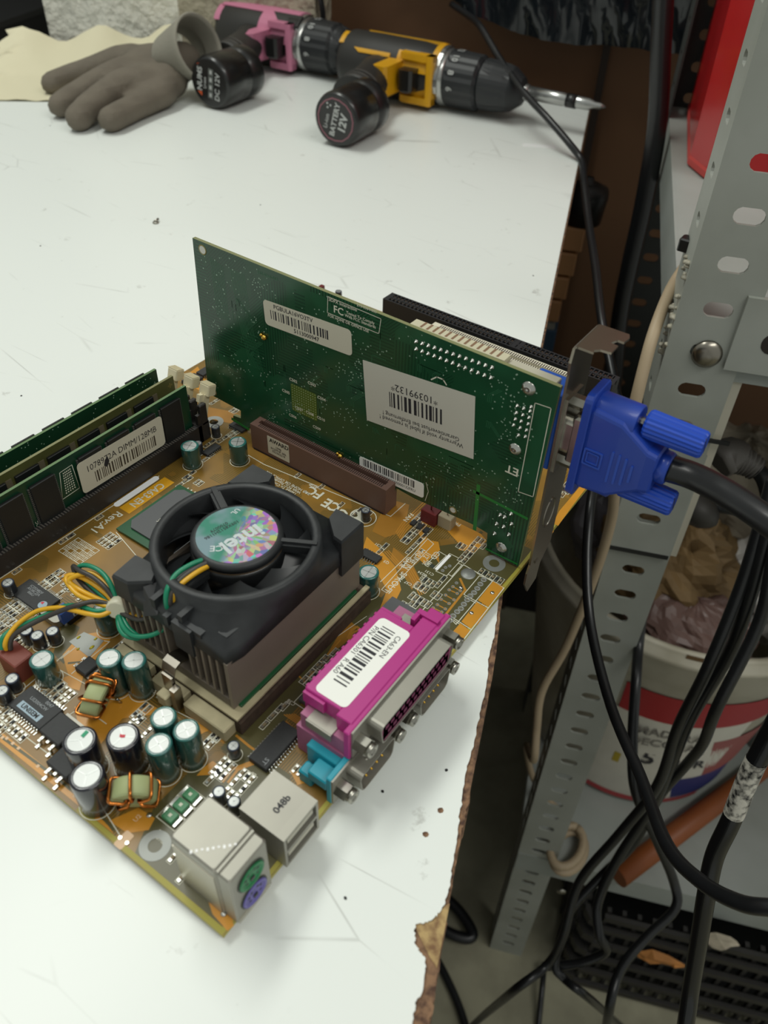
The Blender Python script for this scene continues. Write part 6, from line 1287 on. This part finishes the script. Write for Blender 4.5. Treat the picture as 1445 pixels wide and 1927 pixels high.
cable('thin_cable', [(383.3, -13.4, -153.8), (382.7, -17.3, -200.1), (380.0, -24.1, -241.1), (348.1, -37.5, -254.2), (324.3, -52.8, -286.4), (313.2, -68.6, -321.8), (314.9, -96.2, -367.1), (316.7, -121.7, -411.2), (306.1, -130.9, -426.9), (280.7, -121.1, -445.4), (254.4, -114.8, -466.9), (235.9, -124.6, -520.9), (305.2, -163.6, -864.0), (252.2, -218.3, -864.0)], 3.9, 'black cable that bends right at the lower shelf then drops to the floor')
G_ = 'bundle of black cables hanging at the right'
cable('bundled_cable', [(331.7, -65.2, -29.4), (323.3, -69.3, -55.1), (315.4, -73.8, -95.8), (303.5, -76.4, -154.2), (302.2, -75.8, -215.6), (299.5, -80.0, -281.3), (289.6, -71.2, -346.0), (274.2, -59.9, -414.6), (254.0, -66.0, -468.0), (242.5, -64.5, -508.4), (215.6, -48.1, -539.5), (262.5, -12.8, -864.0), (175.7, 4.0, -864.0), (98.5, -35.0, -864.0)], 3.7, 'left strand of the hanging black cable bundle', group=G_)
cable('bundled_cable', [(328.5, -70.1, -35.6), (320.4, -75.0, -61.4), (317.2, -79.9, -97.7), (316.0, -83.5, -146.5), (310.6, -80.1, -210.1), (312.7, -81.9, -269.8), (313.5, -82.8, -330.1), (299.8, -77.4, -400.6), (283.7, -78.8, -447.2), (270.7, -90.4, -466.7), (271.5, -100.3, -487.0), (258.4, -86.1, -506.1), (246.0, -64.8, -520.3)], 3.9, 'middle strand of the hanging black cable bundle', group=G_)
cable('bundled_cable', [(325.3, -75.3, -41.7), (313.1, -84.2, -74.0), (310.0, -90.2, -110.9), (295.4, -90.5, -170.5), (305.9, -93.2, -222.6), (318.6, -90.5, -269.3), (321.0, -84.5, -323.9), (313.6, -82.8, -390.5), (291.6, -70.0, -434.2), (270.3, -62.4, -465.2), (247.5, -69.1, -506.4), (244.2, -80.1, -516.2), (251.8, -106.1, -539.8), (372.1, -168.0, -865.0), (367.5, -260.7, -865.0), (309.6, -338.3, -865.0)], 3.6, 'right strand of the hanging black cable bundle', group=G_)
cable('floor_cable', [(374.9, -53.6, -850.0), (348.3, -64.4, -850.0), (310.4, -80.8, -864.0), (234.0, -112.6, -864.0), (143.6, -135.9, -864.0)], 3.5, 'thin black cable on the floor running towards the camera')
cable('floor_cable', [(326.1, 263.6, -862.0), (350.9, 192.0, -862.0), (370.0, 136.1, -855.0), (370.1, 77.8, -855.0), (359.1, 42.9, -855.0), (348.3, 36.4, -855.0), (338.4, 57.9, -855.0), (332.4, 102.5, -855.0), (308.3, 169.2, -862.0), (246.3, 233.5, -862.0)], 7, 'loop of black cable on the floor beside the foot of the post')
cable('floor_cable', [(319.3, 177.4, -863.0), (311.4, 87.9, -863.0), (298.2, 43.5, -863.0), (257.6, -15.6, -863.0), (180.1, -76.2, -863.0), (95.5, -101.7, -863.0)], 5, 'black cable on the floor close to the bench edge')
# black rod with chipped white paint
rodp = [(190.9, -101.8, 32.4), (169.7, -105.3, -5.2), (168.6, -106.1, -21.8), (164.5, -106.8, -41.4), (159.2, -109.2, -67.6), (155.9, -110.6, -89.8), (151.8, -115.1, -111.6), (147.5, -122.3, -142.7), (142.1, -129.9, -175.3), (134.3, -139.0, -211.0), (141.9, -157.3, -313.2), (177.3, -189.4, -525.7)]
rod = thing('painted_tube', 'bent glossy black tube with a patch of chipped white paint', 'tube', rodp[5])
b = B(); b.tube(spline(rodp, 6), 3.9, 16); part('tube', b, mat('tube_black', '131416', .22), rod)
def chipped():
    m = mat('chipped_white_paint', 'C8C4B8', .6, noise=.9, nscale=330, hex2='1A1A1A', bump=.3); return m
b = B(); b.tube(spline(rodp, 6)[16:24], 4.05, 16, caps=False); part('white_paint', b, chipped(), rod)
# cream hose beside the post
cable('cream_hose', [(413.1, 28.5, 29.8), (386.5, 26.5, 25.8), (355.9, 21.4, 16.0), (341.9, 18.0, 0.5), (333.0, 14.9, -25.1), (333.0, 13.7, -71.3), (348.3, 13.3, -117.4), (353.0, 14.7, -172.6), (354.3, 20.7, -258.5), (343.4, 27.2, -310.5), (336.6, 21.6, -350.6), (332.2, 15.9, -388.6), st(392, -106, -490), st(400, -122, -560), st(396, -150, -597), st(392, -170, -598)], 3.4, 'cream hose running down the left flank of the slotted post', cat='hose', m=CREAM)
cable('black_tube', [(627.9, 151.9, 135.0), (631.3, 143.2, 87.1), (635.0, 133.7, 34.0), (636.5, 129.8, -30.9), (636.8, 129.1, -84.5), (637.8, 126.6, -140.6), (642.1, 115.5, -233.2), (643.4, 112.4, -332.4)], 8.0, 'straight black tube standing between the brown wall and the shelf', cat='tube')

# tool with tan segments hanging beside the far bench edge
kp = (741.4, 218.4, -71.1); tool = thing('clamp_tool', 'tan segmented tool with a round black knob beside the far bench edge', 'tool', (kp[0], kp[1], -150))
b = B().at(kp[0]-2, kp[1]+4, kp[2]+20); b.lathe([(20, -50), (23, -22), (22, -16), (10, -10), (6, -9), (5, -5), (.1, -4)], 24); part('knob', b, BLACKP, tool)
TANT = mat('tan_plastic', 'A8784A', .5)
for k in range(4):
    w_ = 17+k*1.4; z1_ = -51-k*27; b = B().at(kp[0]-8-k*1.5, kp[1]+10+k*3, kp[2]+20, .37); b.box(-w_, w_, -14, 14, z1_-24, z1_, 1.5); part('segment', b, TANT, tool)
b = B().at(kp[0]-12, kp[1]+20, kp[2]+20, .37); b.box(-19, 19, -12, 12, -168, -159, 1); part('clear_collar', b, mat('pale_collar', '8A8880', .4), tool)
b = B().at(kp[0]-12, kp[1]+20, kp[2]+20, .37); b.box(-20, 20, -15, 15, -200, -168.2, 1.5); part('blue_collar', b, mat('dusty_blue', '2A4A66', .5), tool)

# glossy black bag over the brown wall, dark cabinet at the left
def blackbag():
    b = B(); r = random.Random(2); nx, ny = 60, 26; vs = []
    s0 = 862
    for i in range(nx+1):
        for j in range(ny+1):
            t = 150-290*i/nx; z0_ = 42+1.5*math.sin(i*.3)+max(0, (t-30)*.35); z = z0_+(260-z0_)*j/ny
            d = 4*math.sin(i*.35+2*math.sin(j*.25))+3*math.sin(i*.8+j*.5)+2.5*abs(math.sin(i*1.3-j*.3))
            vs.append((s0+d-14*math.sin(3.14*j/ny), t, z))
    fs = [(i*(ny+1)+j, (i+1)*(ny+1)+j, (i+1)*(ny+1)+j+1, i*(ny+1)+j+1) for i in range(nx) for j in range(ny)]
    b.add(vs, fs, True); b.add([(x+4, y, z) for x, y, z in vs], [f[::-1] for f in fs], True); return b
stpart('black_bag', blackbag(), mat('bag_black', '20252A', .12, coat=.5), None, label='glossy black plastic bag hanging above the brown wall', cat='bag')
cab = thing('dark_cabinet', 'dark cabinet in shadow beyond the left end of the bench', 'cabinet', st(900, 700, FZ))
b = B(); b.box(780, 1098, 607, 1100, FZ, 8); stpart('body', b, mat('near_black', '0E0E0E', .6), cab); b = B(); b.box(776, 1098, 604, 1100, 8, 14); stpart('top', b, mat('near_black_top', '151515', .4), cab)
stpart('wall_left', B().box(1100, 1140, 565, 1400, FZ, 900), mat('dark_wall', '121212', .8), kind='structure')
cable('lamp_cord', [st(880, 246, -20), st(862, 244, 20), st(850, 242, 60), st(840, 262, 120), st(835, 290, 200)], 3.0, 'thin black cord against the plaster above the pink drill')

# ================================================================= cordless drills lying on the bench
YEL = mat('drill_yellow', 'D9A014', .4); PINK = mat('drill_pink', 'C77C98', .4); DGR = mat('drill_grip', '2B2A28', .55); DBK = mat('drill_black', '1B1B1B', .3, coat=.2); DCO = mat('drill_collar', '26282A', .45); SILV = mat('drill_silver', 'B9BAB8', .25, .9); PRT = mat('pale_print', 'B4B6B4', .6)
def drill(label, back, chuck, handle_end, colour, group, L_body, rootA, batt_r, text_fn, bitlen=0, cs=1.0):
    t = thing('cordless_drill', label, 'drill', st(back[0], back[1], TZ), group)
    zc = TZ+27
    o = Vector(st(back[0], back[1], zc)); ax = Vector(st(chuck[0], chuck[1], zc))-o; total = ax.length; ax.normalize()
    hv = Vector(st(handle_end[0], handle_end[1], zc))-o; bx = hv-ax*hv.dot(ax); hb = bx.length; ha = hv.dot(ax); bx.normalize()
    F = frame(o, ax, bx)              # x along body, y towards handle, z = ax x bx (down or up)
    up = 1 if (F.to_3x3() @ Vector((0, 0, 1))).z > 0 else -1
    FA = F @ Matrix.Rotation(math.radians(90), 4, 'Y')      # lathe axis (z) along the body
    b = B().xf(FA); b.lathe([(17, 0), (24, 3), (27, 10), (27.5, 40), (27, L_body-30), (25, L_body-12), (24, L_body-10)], 28); part('motor_housing', b, DGR, t)
    b = B().xf(FA); b.lathe([(24.2, L_body-10), (25.5, L_body-6), (24.6, L_body)], 28, True, True); part('clutch_ring', b, SILV, t)
    b = B().xf(FA); nn = 40
    b.loft([[((r-(1.0 if j % 4 < 1 and 1 < i < 4 else 0))*math.cos(2*math.pi*j/nn), (r-(1.0 if j % 4 < 1 and 1 < i < 4 else 0))*math.sin(2*math.pi*j/nn), z) for j in range(nn)] for i, (r, z) in enumerate(((22, L_body), (25, L_body+.5), (25, L_body+3), (24.3, L_body+30), (21, L_body+33)))], True, True); tc_ = part('torque_collar', b, DCO, t)
    for k, s in enumerate(('18', '16', '14', '12', '10', '8', '6')):
        ang = math.radians(-95+k*32)  # around the axis
        n_ = Vector((0, math.sin(ang), math.cos(ang)*up)); P0 = Vector((L_body+8, 0, 0))+n_*25.2; tg = Vector((1, 0, 0)).cross(n_)
        M = F @ frame(P0, (tg.x, tg.y, tg.z), (-1, 0, 0)) if False else F @ frame(P0, (-1, 0, 0), tuple(Vector(n_).cross(Vector((-1, 0, 0)))))
        part('lettering', text_b(s, 8.5, M @ Matrix.Rotation(math.radians(90), 4, 'Z'), .02, lift=.1), PRT, tc_)
    cz = L_body+33
    b = B().xf(FA)
    b.loft([[((r-(1.2 if j % 5 < 1 and i in (2, 3) else 0))*math.cos(2*math.pi*j/nn), (r-(1.2 if j % 5 < 1 and i in (2, 3) else 0))*math.sin(2*math.pi*j/nn), z) for j in range(nn)] for i, (r, z) in enumerate(((20, cz), (22.5, cz+2*cs), (22, cz+12*cs), (20.5, cz+24*cs), (19, cz+30*cs), (12, cz+40*cs), (8, cz+42*cs)))], True, True); part('chuck', b, DCO, t)
    if bitlen:
        b = B().xf(FA); b.lathe([(7, cz+40), (7, cz+46), (4, cz+46)], 14); part('chuck_nose', b, SILV, t)
        b = B().xf(FA); b.lathe([(6.0, cz+46), (6.0, cz+46+bitlen*.45), (5.0, cz+46+bitlen*.5), (5.0, cz+46+bitlen*.6), (5.4, cz+46+bitlen*.62), (5.2, cz+46+bitlen*.78), (3.2, cz+46+bitlen*.86), (3.2, cz+46+bitlen*.93), (.8, cz+46+bitlen)], 12); part('screwdriver_bit', b, SILV, t)
        b = B().xf(FA); b.lathe([(6.15, cz+46+bitlen*.5), (6.15, cz+46+bitlen*.63)], 12); part('bit_band', b, DBK, t)
    # coloured shell: arcs over the housing
    def arc_panel(x0, x1, a0, a1, r=28.1, m=colour, nm='shell_panel', n=10, th=1.2, skew=0):
        b = B().xf(F); vs = []
        for i in range(n+1):
            a = math.radians(a0+(a1-a0)*i/n)
            for x in (x0+skew*i/n, x1): 
                for rr in (r, r-th-1.5): vs.append((x, math.sin(a)*rr, math.cos(a)*rr*up))
        fs = []
        for i in range(n):
            k = i*4; fs += [(k, k+4, k+6, k+2), (k+1, k+3, k+7, k+5), (k, k+1, k+5, k+4), (k+2, k+6, k+7, k+3)]
        fs += [(0, 2, 3, 1), (n*4, n*4+1, n*4+3, n*4+2)]
        b.add(vs, fs); return part(nm, b, m, t)
    if colour is YEL:
        arc_panel(25, 108, -28, -6); arc_panel(3, 15, 10, 45, 26); arc_panel(70, L_body-9, 42, 78, 28.6); arc_panel(22, 62, 52, 60, 28.4, skew=6); arc_panel(L_body-14, L_body-8, -20, 60, 27.5); arc_panel(40, 90, -22, -10, 28.9, DGR, 'vent_panel')
        arc_panel(78, 92, 40, 50, 29.2, DBK, 'direction_switch')
    else:
        arc_panel(6, 75, -30, 24); arc_panel(2, 12, -10, 60, 26.5); arc_panel(60, L_body-9, -25, 85, 28.4); arc_panel(72, 108, 20, 48, 29.0, DGR, 'grip_inlay', skew=14); arc_panel(94, 106, 30, 52, 29.5, DBK, 'direction_switch')
    arc_panel(L_body-14, L_body-4, -20, 110, 27.2, SILV, 'metal_collar')
    # trigger guard and trigger between body and handle
    x0, x1 = rootA+24, L_body-8
    b = B().xf(F); b.box(rootA+10, rootA+25, 16, 58, -14, 14, 3); b.box(x0, x1, 18, 29, -22, -15, 1.5); b.box(x0, x1, 18, 29, 15, 22, 1.5); b.box(x1-7, x1, 18, 29.5, -22, 22, 1.5); b.box(x0-2, x1-7, 18, 24, -20, 20, 1); part('lower_shell', b, colour, t)
    b = B().xf(F); b.box(x0+4, x0+19, 22, 42, -10, 10, 2.5); part('trigger', b, DBK, t)
    # handle: lofted ovals from the housing to the battery
    rings = []; n2 = 24
    ys = [(16, 22, 15, 0), (40, 19, 15, 0), (65, 19, 16, 0), (90, 21, 18, 0), (hb-52, 22, 20, 0)]
    zlow = (TZ+batt_r+.6-zc)*up
    for y, ra, rc, _ in ys:
        k = max(0, (y-16)/(hb-16)); cxp = rootA-4+(ha-(rootA-4))*k
        rings.append([(cxp+ra*math.cos(2*math.pi*j/n2), y, zlow*k+rc*math.sin(2*math.pi*j/n2)) for j in range(n2)])
    b = B().xf(F); b.loft(rings, smooth=True); part('handle', b, DGR, t)
    for k_ in range(3):
        y = hb-78+k_*9; k = (y-16)/(hb-16); cxp = rootA-4+(ha-(rootA-4))*k; b = B().xf(F); b.loft([[(cxp+(21.2+k_*.3)*math.cos(2*math.pi*j/n2), y+d_, zlow*k+(18.4+k_*.5)*math.sin(2*math.pi*j/n2)) for j in range(n2)] for d_ in (0, 2.2)], smooth=True); part('grip_rib', b, mat('grip_rib', '4A4744', .5), t)
    FB = F @ frame((ha, 0, zlow), (1, 0, 0), (0, 0, 1)); # z' = -y ; flip so the axis points to the handle end
    FB = F @ Matrix(((1, 0, 0, ha), (0, 0, 1, 0), (0, -1, 0, zlow), (0, 0, 0, 1)))
    b = B().xf(FB); b.lathe([(batt_r*.93, hb-56), (batt_r, hb-54), (batt_r, hb-40), (batt_r*.94, hb-39), (batt_r*.94, hb-36), (batt_r, hb-35), (batt_r, hb-5), (batt_r*.95, hb-1.5), (batt_r*.88, hb)], 36); bat = part('battery', b, DBK, t)
    text_fn(FB @ Matrix.Translation((0, 0, hb+.1)), bat, batt_r, up); return t
def orient(M, ang): return M @ Matrix.Rotation(math.radians(ang), 4, 'Z')
def ytext(M, par, r, up):
    ang = YA; M = orient(M, ang)
    b = B().xf(M); pts = [(math.cos(math.radians(a))*r*.80*(1.0 if i % 2 else .97), math.sin(math.radians(a))*r*.80) for i, a in enumerate(range(0, 360, 24))]
    b.loft([[(x, y, 0) for x, y in pts], [(x, y, .3) for x, y in pts], [(x*.94, y*.94, .3) for x, y in pts], [(x*.94, y*.94, 0) for x, y in pts]], False, False); part('printed_outline', b, mat('outline_pink', '8A5A64', .5), par)
    part('lettering', text_b('BATTERY', 6.6, M @ Matrix.Translation((0, .6, 0)), .03, lift=.1), PRT, par); part('lettering', text_b('12V', 9.5, M @ Matrix.Translation((0, -7.6, 0)), .04, lift=.1), PRT, par); part('lettering', text_b('Li-ion', 5.2, M @ Matrix.Translation((-4, 8.2, 0)), .01, lift=.1), PRT, par)
    b = B()
    for x, y in ((7, 9.5), (10, 10.5), (9.5, 7.2)): b.xf(M @ Matrix.Translation((x, y, 0))); b.lathe([(.9, 0), (.9, .12)], 8)
    part('printed_dots', b, PRT, par)
def ptext(M, par, r, up):
    M = orient(M, PA)
    part('lettering', text_b('NUMS', 7.6, M @ Matrix.Translation((1, 10.5, 0)), .03, lift=.1), PRT, par); part('lettering', text_b('Li-ion', 4.4, M @ Matrix.Translation((-1, 4.8, 0)), .02, lift=.1), PRT, par); part('lettering', text_b('DC 12V', 7.2, M @ Matrix.Translation((-1, -9.5, 0)), .02, lift=.1), PRT, par)
    b = B().xf(M); b.prism([(-13.5, 8), (-9.5, 8), (-10.5, 13)], 0, .12); b.prism([(12.5, 13.5), (14.5, 10.5), (13, 13.8)], 0, .12); part('orange_marks', b, mat('print_orange', 'C8562C', .5), par)
    b = B().xf(M)
    for k in range(4):
        x = -13+k*6.6; b.prism(rrect(x, x+6, -4.5, 1.0, .6), 0, .08)
    part('symbol_boxes', b, mat('print_grey', '5E615E', .6), par)
    b = B().xf(M)
    for k in range(4): x = -10+k*6.6; b.box(x-1.6, x+1.6, -2.8, -.6, .08, .14)
    part('symbols', b, PRT, par)
YA, PA = 76, 82
drill('yellow and black cordless drill with a screwdriver bit, battery end towards the camera', (790, 197), (741, 11), (611, 154), YEL, 'cordless drills at the back of the bench', 118, 52, 22, ytext, 74)
drill('pink and black cordless drill lying beside the grey glove', (856, 352), (825, 240), (669, 292), PINK, 'cordless drills at the back of the bench', 112, 52, 22.5, ptext, 0, .3)

# ================================================================= work glove and paper
import mathutils
def glove():
    mbd = bpy.data.metaballs.new('glove'); ob = bpy.data.objects.new('glove_meta', mbd); COL.objects.link(ob)
    mbd.resolution = .004; mbd.render_resolution = .004; mbd.threshold = .6
    def ball(p, r, sq=1.0):
        e = mbd.elements.new(); e.type = 'BALL'; e.co = Vector(p)*MM; e.radius = r*1.38*MM; e.stiffness = 2.2
    def chain(pts):
        for (p, r), (q, r2) in zip(pts[:-1], pts[1:]):
            P, Q = Vector(p), Vector(q); n = max(2, int((Q-P).length/5))
            for k in range(n): f = k/n; ball(P.lerp(Q, f), r+(r2-r)*f)
        ball(*pts[-1])
    chain((((524.6, 617.9, 20.0), 15), ((506.4, 624.1, 22.0), 13), ((488.8, 639.3, 15.0), 11.5), ((472.4, 655.9, 8.0), 11), ((446.8, 654.6, 6.0), 10.5)))
    chain((((501.9, 592.3, 20.0), 14), ((478.9, 594.9, 20.0), 13), ((453.0, 599.8, 14.0), 11.5), ((428.4, 600.3, 8.0), 11), ((409.2, 594.5, 6.0), 10.5)))
    chain((((479.4, 563.3, 18.0), 14), ((464.3, 571.4, 18.0), 13.5), ((436.3, 565.4, 14.0), 12.5), ((415.1, 562.1, 9.0), 12), ((397.6, 555.1, 6.0), 11.5)))
    chain((((493.2, 551.0, 10.0), 13), ((466.6, 546.6, 8.0), 12), ((439.3, 540.0, 7.0), 11), ((413.6, 533.9, 6.0), 11)))
    chain((((509.2, 605.1, 22.0), 15), ((519.4, 583.3, 24.0), 17), ((531.6, 571.3, 24.0), 17), ((539.2, 568.2, 26.0), 16)))
    chain((((486.7, 579.1, 16.0), 15), ((496.3, 560.4, 14.0), 17), ((515.3, 561.1, 14.0), 15)))
    chain((((504.6, 595.8, 18.0), 16), ((518.8, 577.2, 16.0), 16), ((528.7, 571.6, 18.0), 15)))
    bpy.context.view_layer.update()
    nm = bpy.data.meshes.new_from_object(ob.evaluated_get(bpy.context.evaluated_depsgraph_get()))
    bpy.data.objects.remove(ob); bpy.data.metaballs.remove(mbd)
    for vv in nm.vertices:
        if vv.co.z < (TZ+.3)*MM: vv.co.z = (TZ+.3)*MM
    nm.polygons.foreach_set('use_smooth', [True]*len(nm.polygons)); nm.materials.append(mat('glove_grey', '6E665A', .85, noise=.12, nscale=60, bump=.25, bscale=300)); return nm
g = thing('work_glove', 'grey brown work glove with fingers pointing left, on cream paper', 'glove', tuple(Vector((477.9, 572.8, -4.0))))
gm = glove(); go = bpy.data.objects.new('hand_shell', gm); link(go, g, (0, 0, 0))
# cuff opening standing up near the drill
b = B(); c0 = Vector((533.6, 552.4, 35.0)); 
n = 28; rings = []
d_ = (Vector((523.6, 519.0, 40.0))-Vector((521.8, 572.4, 20.0))).normalized()
Xc = d_.cross(Vector((0, 0, 1))).normalized(); Yc = Xc.cross(d_).normalized()
for k, (off, rx, ry) in enumerate(((-26, 27, 20), (-10, 27, 24), (4, 27, 27), (10, 28, 29), (12, 26.5, 27.5), (8, 25, 25.5), (-8, 24, 21))):
    rings.append([tuple(c0+d_*off+Xc*rx*math.cos(6.283*j/n)+Yc*ry*math.sin(6.283*j/n)+Vector((0, 0, 3))) for j in range(n)])
b.loft(rings, False, False, True); b.v = [(x, y, max(z, TZ+.5)) for x, y, z in b.v]; part('cuff', b, mat('cuff_pale', '8E8A7E', .85, bump=.3, nscale=100, bscale=400), g, label='pale ribbed cuff opening')
b = B(); r = random.Random(5)
pp = [(403.7, 722.8, -4.0), (439.1, 724.6, -4.0), (431.0, 664.9, -4.0), (424.3, 617.7, -4.0), (491.1, 558.9, -4.0), (562.0, 612.8, -4.0), (642.3, 697.6, -4.0)]
gx = []
cen = Vector((sum(p[0] for p in pp)/7, sum(p[1] for p in pp)/7, 0))
A0, A1, A2, A3 = Vector((384.7, 694.2, -4.0)), Vector((496.7, 564.9, -4.0)), Vector((634.3, 689.1, -4.0)), Vector((495.9, 787.8, -4.0))
N = 20; vs = []
for i in range(N+1):
    for j in range(N+1):
        p = A0.lerp(A1, i/N).lerp(A3.lerp(A2, i/N), j/N); k = max(0, j/N-.55)
        z = TZ+.6+1.5*abs(math.sin(i*.9+j*.5))+k*62*(.75+.25*math.sin(i*.7)) if True else 0
        if i < 3: p = p+Vector((r.uniform(-5, 5), r.uniform(-5, 5), 0))
        vs.append((p.x, p.y, z))
b.add(vs, [(i*(N+1)+j, (i+1)*(N+1)+j, (i+1)*(N+1)+j+1, i*(N+1)+j+1) for i in range(N) for j in range(N)], True); b.add([(x, y, z-.5) for x, y, z in vs], [(i*(N+1)+j, i*(N+1)+j+1, (i+1)*(N+1)+j+1, (i+1)*(N+1)+j) for i in range(N) for j in range(N)], True)
part('paper_sheet', b, mat('cream_paper', 'D8D1B4', .8), None, label='crumpled cream paper under the glove against the plaster', cat='paper')
